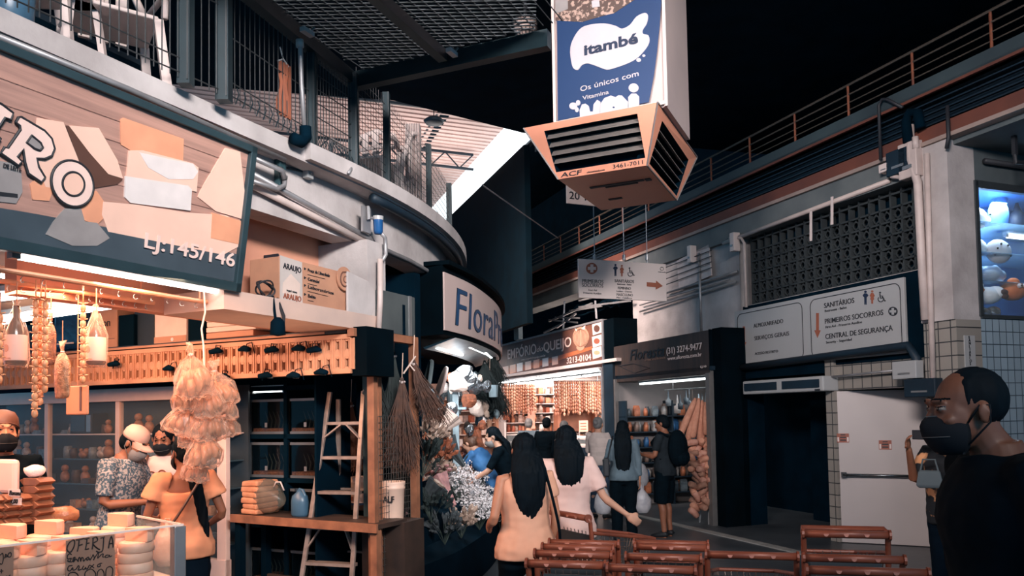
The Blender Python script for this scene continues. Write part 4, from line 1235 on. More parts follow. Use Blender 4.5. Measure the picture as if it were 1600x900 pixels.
TZ = (.25, .78, 1.18, 1.56)
for z in TZ + (1.98,):
    MB().box(-.9, .46, .0, .4, z - .04, z).build('shelf', BLACK, r)
ff = True
for zi, z in enumerate(TZ):
    for xi, x in enumerate((-.66, -.22, .22)):
        o = tk if ff else dup(tk)
        ff = False
        o.location = P @ V((-1.19 + x, .62, z)); o.rotation_euler = (0, 0, aP); o.scale = (.92, 1, 1)
        tag(o, 'framed fish tank, %s row, %s' % (('floor', 'second', 'third', 'top')[zi], ('behind the bunch of bags', 'first bay clear of the bags', 'bay nearest the ladder', 'bay behind the ladder')[xi]), 'fish tank', 'fish tanks on the rack')
tube_lamp('short cool tube lamp in the fish tank rack', P @ V((-1.6, .64, 1.94)), P @ V((-1.22, .64, 1.94)), TUBE, .012, .05)
# ================================================================== work table, ladder, florist corner
WOODT = mt('worn_orange_wood', (170, 112, 82), .6, rgb2=(112, 72, 54), scale=6, det=8)
WOODD = mt('dark_stained_wood', (70, 52, 44), .6, rgb2=(48, 38, 34), scale=6, det=8)
a, b_, c = onz(363, 804, .9), onz(590, 820, .9), onz(628, 808, .9)
an = math.atan2((b_ - a).y, (b_ - a).x)
ln = (b_ - a).length
r = root('work_table', 'long worn wooden work table in front of the fish tanks', 'table', (b_.x, b_.y, 0), an)
TT = Matrix.Translation((b_.x, b_.y, 0)) @ Matrix.Rotation(an, 4, 'Z')
MB().box(-ln, 0, 0, .36, .865, .9).build('table_top', WOODD, r)
MB().box(-ln - .005, .005, -.02, .0, .84, .905).build('front_edge', WOODT, r)
for x, y, m_ in ((-ln + .05, .04, BLACK), (-.05, .04, WOODT), (-ln + .05, .32, BLACK), (-.05, .32, WOODD)):
    MB().box(x - .03, x + .03, y - .03, y + .03, 0, .865).build('leg', m_, r)
MB().box(-ln + .06, -.06, .3, .33, .3, .36).build('stretcher', WOODD, r)
# step ladder behind the table
LW_ = mt('bare_pale_ladder', (186, 164, 152), .4, .4, rgb2=(140, 124, 116), scale=9)
lt = at(546, 612, 6.3)
r = root('step_ladder', 'tall pale step ladder standing behind the work table', 'ladder', (lt.x - .06, lt.y, 0), aP + .12)
H_ = lt.z
fr = [(V((s * .245 - .03, -.30, 0)), V((s * .155 + .06, -.03, H_))) for s in (-1, 1)]
bk = [(V((s * .225 - .02, .32, 0)), V((s * .13 + .07, .04, H_ - .06))) for s in (-1, 1)]
for p, q in fr: MB().bar(p, q, .036, .024).build('front_rail', LW_, r, bev=.003)
for p, q in bk: MB().bar(p, q, .035, .022).build('rear_rail', LW_, r)
for k in range(6):
    t = .14 + .145 * k
    p, q = fr[0][0].lerp(fr[0][1], t), fr[1][0].lerp(fr[1][1], t)
    MB().box(p.x, q.x, p.y - .01, p.y + .075, p.z - .012, p.z + .012).build('step', LW_, r)
    p, q = bk[0][0].lerp(bk[0][1], t + .02), bk[1][0].lerp(bk[1][1], t + .02)
    MB().bar(p, q, .03, .016).build('rear_rung', LW_, r)
for s in (0, 1):
    p, q = fr[s][0].lerp(fr[s][1], .80), fr[0][0].lerp(fr[0][1], .86).lerp(fr[1][0].lerp(fr[1][1], .86), .45 if s == 0 else .6)
    MB().bar(p, q, .03, .012).build('brace', LW_, r)
    p, q = fr[s][0].lerp(fr[s][1], .34), fr[0][0].lerp(fr[0][1], .43).lerp(fr[1][0].lerp(fr[1][1], .43), .25 if s == 0 else .8)
    MB().bar(p, q, .03, .012).build('brace', LW_, r)
# things on the table
def tx(px, y=.15):
    return on(TT, px, 800, y).x
t = root('plastic_bag', 'bulging clear bag of tan folded goods lying on the work table', 'bag', TT @ V((tx(417), .15, .9)), an)
rings = []
for x, s in ((-.02, .98), (.0, 1.0), (.05, .95), (.11, .7), (.17, .36), (.2, .1)):
    rings.append([V((x, .13 * s * math.cos(2 * PI * k / 20), .145 + .145 * s * (abs(math.sin(2 * PI * k / 20)) ** .7) * (1 if math.sin(2 * PI * k / 20) > 0 else -1) - .145 * (1 - s) * .3)) for k in range(20)])
MB().loft(rings).jit(.012, 18).build('bag_film', glassy('milky_bag_film', (120, 120, 112), .3, .3), t, smooth=True)
TAN = mt('tan_folded_goods', (214, 150, 114), .5, rgb2=(186, 120, 88), scale=8, bump=.3)
for k in range(6):
    MB().box(-.165 + .006 * (k % 2), .02, -.13, .12, .005 + .046 * k, .05 + .046 * k).jit(.012, 9, k).build('folded_pack', TAN, t, bev=.014)
MB().tube([(.1, -.02, .22), (.13, -.02, .27), (.17, -.01, .27), (.2, 0, .2)], .007, 6).build('handle', SIGNW, t, smooth=True)
t = root('blue_jug', 'dull blue plastic jug standing on the work table', 'jug', TT @ V((tx(470), .14, .9)), an)
BJ = mt('dull_blue_plastic', (70, 104, 128), .35, rgb2=(56, 88, 112), scale=5)
MB().lathe([(0, 0), (.068, 0), (.075, .02), (.075, .12), (.066, .165), (.03, .195), (.022, .21), (0, .21)], n=18, sx=1.05, sy=.8).build('body', BJ, t, smooth=True)
MB().tube([(-.02, 0, .195), (.0, 0, .218), (.035, 0, .21), (.056, 0, .17), (.06, 0, .13)], .013, 8).build('handle', BJ, t, smooth=True)
MB().lathe([(0, .2), (.02, .2), (.02, .225), (0, .225)], c=(-.03, 0, 0), n=12).build('cap', NAVY, t)
pl = root('rear_bench', 'low dark bench behind the ladder carrying buckets and plants', 'bench', at(578, 800, 6.75) * 1, aP)
pl.location.z = 0
MB().box(-.24, .3, -.16, .16, .9, .94).build('bench_top', WOODD, pl)
for sx in (-1, 1):
    for sy in (-1, 1): MB().box(sx * .2 - .02, sx * .2 + .02, sy * .12 - .02, sy * .12 + .02, 0, .9).build('leg', WOODD, pl)
BW = mt('bucket_cream', (232, 196, 176), .45, var=.06)
def bucket(label, loc, rr, h, word=None, band=True):
    t = root('bucket', label, 'bucket', loc, aP)
    MB().lathe([(0, 0), (rr * .86, 0), (rr * .88, .01), (rr, h * .8), (rr * 1.04, h * .81), (rr * 1.04, h * .86), (rr * 1.0, h * .87), (rr * 1.05, h * .95), (rr * 1.05, h), (rr * .96, h), (rr * .9, h * .6), (0, h * .55)], n=24).build('body', BW, t, smooth=True)
    if band:
        MB().lathe([(rr * .945, h * .42), (rr * .955, h * .42), (rr * .965, h * .5), (rr * .955, h * .5)], n=24).build('dark_band', INK, t)
        MB().lathe([(rr * .885, h * .0), (rr * .9, h * .0), (rr * .91, h * .08), (rr * .9, h * .08)], n=24).build('blue_band', INKB, t)
        MB().box(-rr * .5, -rr * .1, -rr * .96, -rr * .9, h * .16, h * .3).build('print', RINK, t)
    if word:
        text(word, .07, (-.075, -rr * .99, h * .48), INK, t, width=.15, bold=.01)
    return t
q = at(562, 795, 6.7)
bucket('white plastic bucket seen through the ladder, with a dark band', (q.x, q.y, .94), .085, .24)
q = at(583, 795, 6.9)
bucket('second white plastic bucket, half hidden by the double post', (q.x, q.y, .94), .08, .24)
q = at(614, 806, 6.15)
bucket('tall cream bucket lettered in black behind the wire mesh', (q.x, q.y, .88), .095, .3, 'CALF', False)
tag(MB().box(-.2, .2, -.14, .14, 0, .88).build('crate_stand', WOODD), 'dark wooden crate under the lettered bucket', 'crate').matrix_basis = Matrix.Translation((q.x, q.y, 0)) @ Matrix.Rotation(aP, 4, 'Z')
# wood frame of the florist stall
def post(label, px, w, z0, z1, y=0, mat=WOODT, name='wooden_post'):
    q = L @ V((on(L, px, 650, y).x, y, 0))
    t = root(name, label, 'post', q, aL)
    MB().box(-w / 2, w / 2, -.03, .03, z0, z1).jit(.004, 5).build('timber', mat, t)
    return t
post('orange wooden post half way along the florist stall, lower half clear of plants', 582, .05, 0, 2.3)
post('second orange wooden post standing tight against the double post', 589, .045, 0, 2.28, .06)
t = post('tall wooden corner post of the florist stall, carrying the metal box', 647, .055, 0, 2.34)
q0, q1 = on(L, 592, 540, 0), on(L, 646, 540, 0)
MB().box(q0.x - q1.x - .35, .03, -.03, .03, 2.29, 2.35).build('cross_beam', WOODT, t)
t = root('metal_box', 'grey sheet metal box on top of the wooden corner frame', 'box', L @ V((q1.x - .22, .1, 2.352)), aL)
MB().box(-.27, .22, -.12, .3, 0, .33).build('case', mt('grey_sheet_metal', (104, 110, 110), .5, .4, rgb2=(82, 88, 90), scale=3), t, bev=.006)
MB().box(.12, .16, -.128, -.12, 0, .33).build('seam', ALU, t)
post('dark green steel upright next to the ladder', 574, .04, 0, 2.2, .25, GREEN, 'steel_post')
# wire mesh panel
r = root('wire_fence', 'dim welded wire mesh between the two wooden posts', 'mesh', L @ V((on(L, 594, 650, .0).x, .02, 0)), aL)
wd_ = on(L, 643, 650, 0).x - on(L, 594, 650, 0).x
mb = MB()
for k in range(14): mb.tube([(wd_ * k / 13, 0, .1), (wd_ * k / 13, 0, 1.7)], .002, 4)
for k in range(33): mb.tube([(0, 0, .1 + .05 * k), (wd_, 0, .1 + .05 * k)], .002, 4)
mb.build('wire_mesh', mt('dull_wire', (90, 90, 88), .5, .4), r)
MB().box(0, wd_, .6, .62, 0, 2.3).build('back_board', BLACK, r)
# hanging dried bundles
def bundle(label, top, h, w, mat, n=170, lean=0, name='dried_bundle', seed=1, cat='dried plants', fl=1.0):
    rn = random.Random(seed)
    t = root(name, label, cat, top, 0)
    mb = MB()
    for k in range(n):
        a, rr = rn.uniform(0, 2 * PI), rn.random() ** .6
        f = rn.uniform(.55, 1)
        e = V((math.cos(a) * w * rr + lean * f, math.sin(a) * w * rr * .7, -h * f))
        m_ = e * .45 + V((rn.uniform(-.02, .02) - e.x * .15, rn.uniform(-.02, .02), 0))
        mb.tube([V((rn.uniform(-.01, .01), 0, 0)), m_, e], [.004, .0035, .0015], 3, cap=False)
        for j in range(3):
            s = m_.lerp(e, rn.uniform(.2, 1))
            mb.tube([s, s + V((rn.uniform(-.05, .05), rn.uniform(-.03, .03), -.05)) * fl], [.003, .001], 3, cap=False)
    o = mb.build('stems', mat, t)
    MB().tube([(-.02, 0, -.03), (.02, .01, -.035), (.0, -.02, -.04)], .01, 6).build('tie', SIGNW, t)
    MB().tube([(0, 0, -.02), (.01, 0, .2)], .004, 5).build('cord', mt('pale_cord', (226, 190, 170), .7), t)
    return t
STRAW = mt('rust_brown_straw', (92, 60, 46), .8, rgb2=(54, 40, 36), scale=14)
DKP = mt('dark_dry_leaves', (30, 42, 42), .8, rgb2=(20, 28, 30), scale=14)
bundle('brown straw bundle hanging between the wooden posts', at(628, 590, 6.2), .78, .17, STRAW, 260, seed=3)
bundle('brown straw bundle splaying out past the corner post', at(646, 562, 6.25), .55, .13, STRAW, 200, lean=.22, seed=5)
bundle('dark leafy bundle hanging beside the ladder top', at(590, 575, 6.35), .72, .15, DKP, 300, seed=7, name='leafy_bundle', cat='plants', fl=1.6)
bundle('dark leafy bundle behind the brown straw', at(615, 550, 6.45), .95, .16, DKP, 320, seed=8, name='leafy_bundle', cat='plants', fl=1.6)
bundle('dark leafy bundle low behind the mesh', at(625, 690, 6.6), .6, .16, DKP, 260, seed=9, name='leafy_bundle', cat='plants', fl=1.6)
bundle('brown wrapped bundle hanging behind the ladder', at(548, 628, 6.75), .62, .13, mt('kraft_wrapped_stems', (120, 76, 56), .7, rgb2=(84, 58, 46), scale=6), 300, seed=11)
for k, (px, py, Y) in enumerate(((600, 575, 6.2), (575, 600, 6.2), (640, 570, 6.15))):
    t = root('wooden_peg', 'pale forked twig peg %s' % ('hooked high between the posts', 'tied by the dark leaves', 'beside the corner post')[k], 'peg', at(px, py, Y), rnd.uniform(-.4, .4))
    MB().tube([(-.05, 0, -.07), (0, 0, .0), (.05, 0, .07)], .007, 6).build('twig', CARD2, t); MB().tube([(0, 0, 0), (.04, 0, -.05)], .006, 6).build('fork', CARD2, t)
# round hat boxes, paper rolls, plants behind
t = root('round_tray', 'big dark grey round tray standing on edge in the florist stall', 'tray', at(668, 608, 7.4), 0)
MB().lathe([(0, 0), (.285, 0), (.29, .02), (.28, .035), (.26, .02), (0, .02)], n=32, M=Matrix.Rotation(R_(-78), 3, 'Y') @ Matrix.Rotation(.2, 3, 'X')).build('disc', mt('slate_tray', (86, 98, 102), .5, var=.1), t, smooth=False)
t = root('round_tray', 'pinkish grey round tray leaning behind the bigger dark one', 'tray', at(688, 612, 7.9), 0)
MB().lathe([(0, 0), (.265, 0), (.27, .02), (.26, .03), (0, .02)], n=32, M=Matrix.Rotation(R_(-72), 3, 'Y') @ Matrix.Rotation(.2, 3, 'X')).build('disc', mt('taupe_tray', (150, 128, 122), .5, var=.1), t)
# stepped flower stand
fl0 = [V((-.78, 6.62)), V((-.56, 7.2)), V((-.40, 7.9)), V((-.26, 8.7)), V((-.18, 9.6)), V((-.20, 10.5))]
fl0 = cr_pts(fl0, 5)
stand = root('flower_stand', 'dark draped flower stand curving round the corner shop', 'stand', (-.5, 8, 0), 0)
mb = MB()
rings = []
for i, p in enumerate(fl0):
    t_ = (fl0[min(i + 1, len(fl0) - 1)] - fl0[max(i - 1, 0)]).normalized()
    n_ = V((-t_.y, t_.x))
    f = lambda o, z: V((p.x + n_.x * o, p.y + n_.y * o, z))
    rings.append([f(0, 0), f(.0, .42), f(.22, .5), f(.26, .72), f(.5, .78), f(.54, 1.02), f(.95, 1.08), f(.95, 0)])
mb.loft(rings).build('drape', BLACK, stand, world=True)
def flower_pt(u, o, z):
    i = min(int(u * (len(fl0) - 1)), len(fl0) - 2)
    p = fl0[i].lerp(fl0[i + 1], u * (len(fl0) - 1) - i)
    t_ = (fl0[i + 1] - fl0[i]).normalized()
    return V((p.x - t_.y * o, p.y + t_.x * o, z))
def bouquet(name, label, mats, loc, size, kind, seed, group, lean=(0, 0)):
    rn = random.Random(seed)
    t = root(name, label, 'flowers', loc, rn.uniform(0, 6), group)
    mb = MB()
    mf = MB()
    for k in range({'spray': 150, 'dry': 46, 'round': 30}[kind]):
        a, e = rn.uniform(0, 2 * PI), rn.random() ** .5
        d = V((math.cos(a) * e * .8 + lean[0], math.sin(a) * e * .8 + lean[1], rn.uniform(.35, 1.05))) * size
        if k % 3 == 0:
            mb.tube([V((0, 0, -.22 * size)), d * .5, d], .0025, 3, cap=False)
        if kind == 'spray':
            s = rn.uniform(.009, .017)
            for j in range(3):
                c_ = d + V((rn.uniform(-1, 1), rn.uniform(-1, 1), rn.uniform(-1, 1))) * .022
                M_ = Matrix.Rotation(rn.uniform(0, 3), 3, 'X') @ Matrix.Rotation(rn.uniform(0, 3), 3, 'Y')
                q = [M_ @ V((s * math.cos(x * 1.2566), s * math.sin(x * 1.2566), 0)) + c_ for x in range(5)]
                mf.add(q + [c_ + M_ @ V((0, 0, s * .6))], [(0, 1, 5), (1, 2, 5), (2, 3, 5), (3, 4, 5), (4, 0, 5)])
        elif kind == 'dry':
            mf.tube([d * .7, d, d * 1.12], [.004, rn.uniform(.012, .03), .003], 5)
        else:
            s = rn.uniform(.028, .045)
            mf.lathe([(0, -.2 * s), (s * .6, 0), (s, .5 * s), (s * .7, .4 * s), (s * .4, .8 * s), (0, .5 * s)], c=d, n=8)
    mb.build('stems', mats[1], t)
    mf.build('blossoms', mats[0], t)
    return t
GYP = mt('white_tiny_blossom', (216, 206, 206), .7, var=.1, scale=30)
STEM = mt('grey_green_stem', (60, 72, 66), .7)
FLM = [mt('rust_dry_flower', (176, 98, 66), .8, rgb2=(110, 66, 50), scale=20), mt('beige_dry_flower', (196, 168, 150), .8, rgb2=(140, 116, 104), scale=20), mt('dusty_pink_flower', (196, 140, 136), .8, rgb2=(150, 110, 112), scale=20), mt('grey_dry_flower', (70, 76, 80), .8, rgb2=(42, 50, 54), scale=20), mt('dark_foliage_clump', (36, 50, 50), .8, rgb2=(24, 34, 36), scale=20)]
gyp = [(.50, .05, .52), (.58, .22, .62), (.62, -.02, .50), (.68, .3, .74), (.72, .1, .56), (.78, .25, .66), (.80, 0, .46), (.86, .15, .52), (.55, .35, .78), (.64, .45, .88), (.9, .3, .62), (.74, -.06, .34), (.84, -.05, .30)]
for k, (u, o, z) in enumerate(gyp):
    bouquet('white_bouquet', 'airy white flower spray in the white mass of the flower stand', (GYP, STEM), flower_pt(u, o, z), .26, 'spray', k, 'white sprays on the flower stand')
oth = []
for k in range(34):
    u, o = rnd.uniform(.12, .98), rnd.uniform(.45, .95)
    oth.append((u, o, .8 + (o - .4) * .75 + rnd.uniform(0, .2), k % 5))
for k in range(5):
    oth.append((rnd.uniform(.02, .42), rnd.uniform(.02, .45), .52 + rnd.uniform(0, .25), (4, 3, 4, 1, 2)[k % 5]))
for k in range(20):
    oth.append((rnd.uniform(.4, .95), rnd.uniform(.8, 1.1), 1.3 + rnd.uniform(0, .45), (0, 1, 2, 1, 0, 3)[k % 6]))
NM = ('rust_flower_bunch', 'beige_flower_bunch', 'pink_flower_bunch', 'grey_flower_bunch', 'leafy_bunch')
LB = ('rust dried flower bunch among the florist stand bunches', 'beige dried flower bunch among the florist stand bunches', 'dusty pink flower bunch among the florist stand bunches', 'grey dried flower bunch among the florist stand bunches', 'dark leafy bunch among the florist stand bunches')
for k, (u, o, z, c_) in enumerate(oth):
    bouquet(NM[c_], LB[c_], (FLM[c_], STEM), flower_pt(u, o, z), .24, 'round' if c_ == 2 else 'dry', 60 + k, LB[c_].split(' among')[0] + 's on the stand')
for k, (px, py, Y, m_, lab) in enumerate(((706, 703, 8.2, FLM[3], 'grey striped wrapping cone'), (698, 662, 8.4, CARD2, 'pale pink wrapping cone'), (745, 690, 9.6, FLM[0], 'orange wrapping cone'), (672, 770, 7.4, FLM[3], 'grey paper cone low'), (692, 762, 7.7, FLM[2], 'pink paper cone low'))):
    t = root('wrapped_bouquet', lab + ' of flowers leaning on the flower stand', 'flowers', at(px, py, Y), rnd.uniform(0, 3))
    t.rotation_euler = (rnd.uniform(-.3, .3), .7 if k % 2 else -.6, 0)
    mb = MB()
    mb.loft([[V((r_ * (1 + .18 * math.cos(5 * a)) * math.cos(a), r_ * (1 + .18 * math.cos(5 * a)) * math.sin(a), z)) for a in [2 * PI * i / 20 for i in range(20)]] for r_, z in ((.02, -.22), (.05, -.05), (.11, .12), (.10, .12), (.03, -.02))])
    mb.build('paper_wrap', m_, t)
    mb = MB()
    for i in range(9):
        a = i * 2.4
        mb.lathe([(0, 0), (.025, .01), (.035, .03), (.015, .035), (0, .03)], c=(.06 * math.cos(a) * (i / 9), .06 * math.sin(a) * (i / 9), .1), n=8)
    mb.build('blossoms', FLM[(k + 1) % 3], t)
# shelf posts, shiny wraps and hanging greenery at the back of the stall
t = root('florist_shelf', 'pale blue grey metal shelf frame inside the florist stall', 'shelf', at(713, 700, 8.9), 0)
FSM = mt('pale_blue_metal', (150, 168, 176), .4, .3, var=.1)
z0 = t.location.z
MB().box(-.035, .035, -.03, .03, -z0, 2.05 - z0).build('post', FSM, t)
MB().box(-.75, .12, -.05, .2, 1.76 - z0, 1.79 - z0).build('shelf_board', FSM, t); MB().box(-.75, -.7, .0, .05, -z0, 2.2 - z0).build('post', FSM, t)
FOIL = mt('silver_foil_wrap', (190, 192, 196), .18, .8, rgb2=(110, 112, 116), scale=14, bump=.8, bscale=20)
for k, (px, py, Y, m_, s) in enumerate(((727, 590, 9.0, FOIL, .13), (738, 600, 9.2, FOIL, .12), (715, 598, 8.8, CARD2, .11), (745, 640, 9.6, CARD2, .09), (752, 632, 9.8, FLM[1], .09), (706, 640, 8.6, FOIL, .07), (733, 625, 9.1, FLM[0], .09))):
    t = root('gift_wrap', ('crumpled silver wrap highest under the florist lamp', 'crumpled silver wrap beside the highest one', 'pinkish crumpled wrap next to the silver ones', 'pale crumpled paper behind the metal shelf', 'beige crumpled paper farther back', 'small silver wrap on the shelf edge', 'orange folded wrap under the silver ones')[k], 'wrap', at(px, py, Y), 0)
    mb = MB().ell((0, 0, 0), (s, s * .7, s * 1.05), 12, 9).jit(s * .5, 9, k)
    mb.build('wrap', m_, t)
for k, (px, py, Y) in enumerate(((765, 600, 9.9), (775, 615, 10.2), (757, 585, 9.7), (770, 570, 10.0))):
    bundle('dark trailing plant under the florist sign, %s' % ('in the middle', 'closest to the emporium', 'closest to the lamp', 'hung highest')[k], at(px, py - 22, Y), .5, .2, DKP, 260, seed=30 + k, name='trailing_plant', cat='plants', fl=2.0)
for k, (px, py, Y) in enumerate(((665, 660, 7.3), (668, 700, 7.2), (660, 735, 7.0), (680, 730, 7.4))):
    bouquet('leafy_bunch', 'dull twiggy bunch stacked by the corner post, %s' % ('topmost', 'second down', 'third down', 'lowest')[k], (FLM[(3, 1, 4, 0)[k]], STEM), at(px, py, Y), .26, 'dry', 90 + k, None)
cl_ = [(MB().ell((0, 0, 0), (.06, .05, .07), 10, 7).jit(.03, 16, k).mesh('florist_trinket', m_), 'florist_trinket') for k, m_ in enumerate((FOIL, CARD2, FLM[0], FLM[1], NAVY, FSM, SIGNW))] + [(MB().lathe([(0, -.08), (.05, -.08), (.06, .06), (.05, .06), (.04, -.07), (0, -.07)], n=10).mesh('small_vase', m_), 'small_vase') for m_ in (FSM, CARD, SIGNG)]
copies(cl_, [(at(rnd.uniform(690, 776), rnd.uniform(588, 682), rnd.uniform(9.2, 11.2)), rnd.uniform(0, 3), rnd.uniform(.6, 1.2), rnd.randrange(10)) for k in range(46)], 'ornament', 'small ornament or vase among the crowded wares hanging in the florist stall', 'crowded small wares in the florist stall')
# ================================================================== shops along the aisle
EW = frame(RW @ V((-10.9, .5, 0)), 21.4)               # far side wall of the emporium, facing the viewer
FW = frame(RW @ V((-4.72, .5, 0)), 21.4)               # far side wall of the wooden-fronted shop
aE = R_(21.4)
WSH = mt('shop_white', (222, 206, 200), .55, var=.05)
ew = lambda px, py=640, y=0: on(EW, px, py, y)
x1 = ew(962).x + .6
lw('wall_emporium', [(-.05, x1, 0, .1, 0, 2.75), (-.05, 0, -.5, 0, 0, 2.55)], WSH, EW)
lw('ceiling_emporium', [(-.1, 4.2, -6.4, .1, 2.62, 2.68)], WSH, EW)
lw('wall_emporium_back', [(4.0, 4.1, -6.2, 0, 0, 2.7)], WSH, EW)
rw('pillar_between_shops', [(-5.12, -4.74, .45, 3.0, 0, 2.6)], NAVY)
rw('trim_emporium_post', [(-5.16, -5.10, .42, .5, 0, 2.55), (-10.95, -10.88, .42, .5, 0, 2.6)], PIPE)
for k in range(4):
    xs = -10.85 + k * 1.43
    tube_lamp('cool tube lamp under the emporium fascia, %s of four from the florist side' % ('first', 'second', 'third', 'last')[k], RW @ V((xs, .42, 2.50)), RW @ V((xs + 1.40, .42, 2.50)), TUBE, .03, .1)
    tube_lamp('cool tube lamp of the second emporium row, %s of four from the florist side' % ('first', 'second', 'third', 'last')[k], RW @ V((xs, .75, 2.46)), RW @ V((xs + 1.40, .75, 2.46)), TUBE, .028, .1)
area('emporium_light', EW @ V((1.6, -2.6, 2.55)), EW @ V((1.2, -1.6, 0)), 2.0, 190, (1, .93, .9), 3.0)
area('emporium_shelf_fill', EW @ V((1.4, -.75, 2.56)), EW @ V((1.4, -.2, 1.2)), 2.6, 70, (1, .94, .9), .5)  # unseen ceiling light added to brighten the wall shelves
# hanging strings of sausages
smesh = []
for v in range(3):
    mb = MB()
    for k in range(9):
        z = -k * .085
        mb.lathe([(.008, z), (.025, z - .02), (.027, z - .05), (.008, z - .085)], n=7)
    smesh.append((mb.mesh('sausage_string', mt('emporium_sausage_%d' % v, ((188, 126, 96), (166, 100, 74), (206, 160, 134))[v], .5, rgb2=((170, 112, 86), (160, 100, 78), (200, 146, 118))[v], scale=20), True), 'sausage_string'))
for nm, xa_, xb_, n, y in (('left cluster, nearer row', 786, 836, 15, -.7), ('left cluster, farther row', 788, 834, 12, -.4), ('right cluster, nearer row', 868, 940, 22, -2.0), ('right cluster, farther row', 872, 938, 18, -1.6)):
    lab = 'sausage string hanging in the emporium, ' + nm.replace('left cluster', 'cluster nearer the florist').replace('right cluster', 'cluster nearer the pillar')
    pts = []
    for k in range(n):
        q = ew(xa_ + (xb_ - xa_) * k / (n - 1), 640, y)
        pts.append((EW @ V((q.x, y, 2.46)), rnd.uniform(0, 6), rnd.uniform(.86, 1.1), (k + (1 if k % 4 == 0 else 0)) % 3))
    copies(smesh, pts, 'sausages', lab, lab)
for nm, xa_, xb_, y in (('nearer the florist', 784, 838, -.55), ('nearer the pillar', 866, 942, -1.8)):
    t = root('hanging_rail', 'steel rail carrying the sausage cluster ' + nm, 'rail', EW @ V((ew(xa_, 640, y).x, y, 2.47)), aE)
    MB().tube([(0, 0, 0), (ew(xb_, 640, y).x - ew(xa_, 640, y).x, 0, 0)], .015, 8).build('bar', STEEL, t)
    mb = MB()
    for s in (.1, .9): mb.tube([((ew(xb_, 640, y).x - ew(xa_, 640, y).x) * s, 0, 0), ((ew(xb_, 640, y).x - ew(xa_, 640, y).x) * s, 0, .15)], .01)
    mb.build('stay', STEEL, t)
# shelving on the far wall with rows of goods
r = root('wall_shelving', 'white wall shelving full of jars and packs inside the emporium', 'shelving', EW @ V((0, 0, 0)), aE)
SZ = (1.0, 1.24, 1.48, 1.72, 1.96, 2.2)
for z in SZ:
    MB().box(.05, x1 - .5, -.34, 0, z - .02, z).build('shelf', WSH, r)
for k in range(6):
    x = .05 + (x1 - .55) * k / 5
    MB().box(x - .015, x + .015, -.34, 0, 0, 2.4).build('upright', WSH, r)
GD = [mt('goods_%d' % k, c, .45, rgb2=d, scale=18) for k, (c, d) in enumerate((((206, 140, 104), (170, 98, 70)), ((232, 208, 196), (190, 150, 132)), ((176, 92, 66), (120, 66, 52)), ((214, 180, 160), (120, 110, 106)), ((150, 120, 108), (86, 74, 72)), ((240, 226, 218), (206, 190, 184))))]
gm = []
for k in range(6):
    gm.append((MB().lathe([(0, 0), (.05, 0), (.053, .1), (.04, .13), (.042, .16), (0, .16)], n=10).mesh('goods_jar', GD[k], True), 'goods_jar'))
    gm.append((MB().box(-.055, .055, -.04, .04, 0, .15).mesh('goods_pack', GD[k]), 'goods_pack'))
for si, z in enumerate(SZ):
    n = 34
    sp = [(EW @ V((.14 + (x1 - .75) * (k + .5) / n, -.2 - .07 * (k % 2) + rnd.uniform(-.03, .03), z)), aE + rnd.uniform(-.2, .2), rnd.uniform(.85, 1.25), rnd.randrange(12)) for k in range(n)]
    lab = 'jar or pack on the emporium wall shelving, %s shelf' % ('lowest', 'second', 'third', 'fourth', 'fifth', 'top')[si]
    copies(gm, sp, 'groceries', lab, lab.replace('jar or pack', 'jars and packs'))
# wooden bottle shelf, glass counter and its goods
ORW = mt('orange_shelf_wood', (170, 108, 80), .5, rgb2=(140, 86, 66), scale=5)
y = -1.5
a, c = ew(870, 640, y), ew(930, 640, y)
zt = on(EW, 900, 639, y).z
t = root('bottle_shelf', 'orange wooden shelf with rows of bottles in the emporium', 'shelf', EW @ V((a.x, y, 0)), aE)
w = c.x - a.x
MB().box(0, w, -.15, .2, zt - .03, zt).build('shelf_board', ORW, t); MB().box(-.02, .06, -.1, .1, 0, zt).build('support', ORW, t); MB().box(w - .06, w, -.1, .1, 0, zt).build('support', ORW, t); MB().box(0, w, .17, .2, zt - .55, zt).build('back_panel', ORW, t)
btl = [(MB().lathe([(0, 0), (.034, 0), (.036, .1), (.014, .15), (.016, .2), (0, .2)], n=9).mesh('sauce_bottle', GD[k], True), 'sauce_bottle') for k in (0, 2, 1)]
copies(btl, [(EW @ V((a.x + .08 + (w - .16) * k / 15, y + (.02 if k % 2 else .1), zt)), 0, 1.1, k % 3) for k in range(16)], 'bottle', 'sauce bottle in the row on the orange wooden shelf', 'sauce bottles on the orange shelf')
r = root('glass_counter', 'white refrigerated glass counter along the emporium front', 'counter', RW @ V((-10.6, .55, 0)), aR)
MB().box(0, 5.3, 0, .7, 0, .72).build('base', WSH, r); MB().box(0, 5.3, -.02, .72, .02, .12).build('kick_strip', DGREY, r)
MB().box(0, 5.3, .0, .7, 1.16, 1.19).build('top', WSH, r); MB().box(0, 5.3, .66, .7, .72, 1.16).build('back_panel', WSH, r)
MB().box(0, 5.3, 0, .006, .72, 1.16).build('front_glass', GLASS, r)
for k in range(6): MB().box(k * 1.05 - .02, k * 1.05 + .03, -.005, .7, .7, 1.18).build('divider', ALU, r)
cm = [(MB().box(-.12, .12, -.08, .08, 0, .09).mesh('cheese_block', m_), 'cheese_block') for m_ in (GD[1], GD[0], CH, GD[5])] + [(MB().lathe([(0, 0), (.11, 0), (.115, .06), (0, .07)], n=16).mesh('round_cheese', CH, True), 'round_cheese')]
copies(cm, [(RW @ V((-10.4 + k * .29, .9 + (k % 3) * .08, .725 + (.095 if k % 2 else 0) * 0)), aR, 1, rnd.randrange(5)) for k in range(18)], 'cheese', 'cheese inside the refrigerated emporium counter', 'cheeses in the emporium counter')
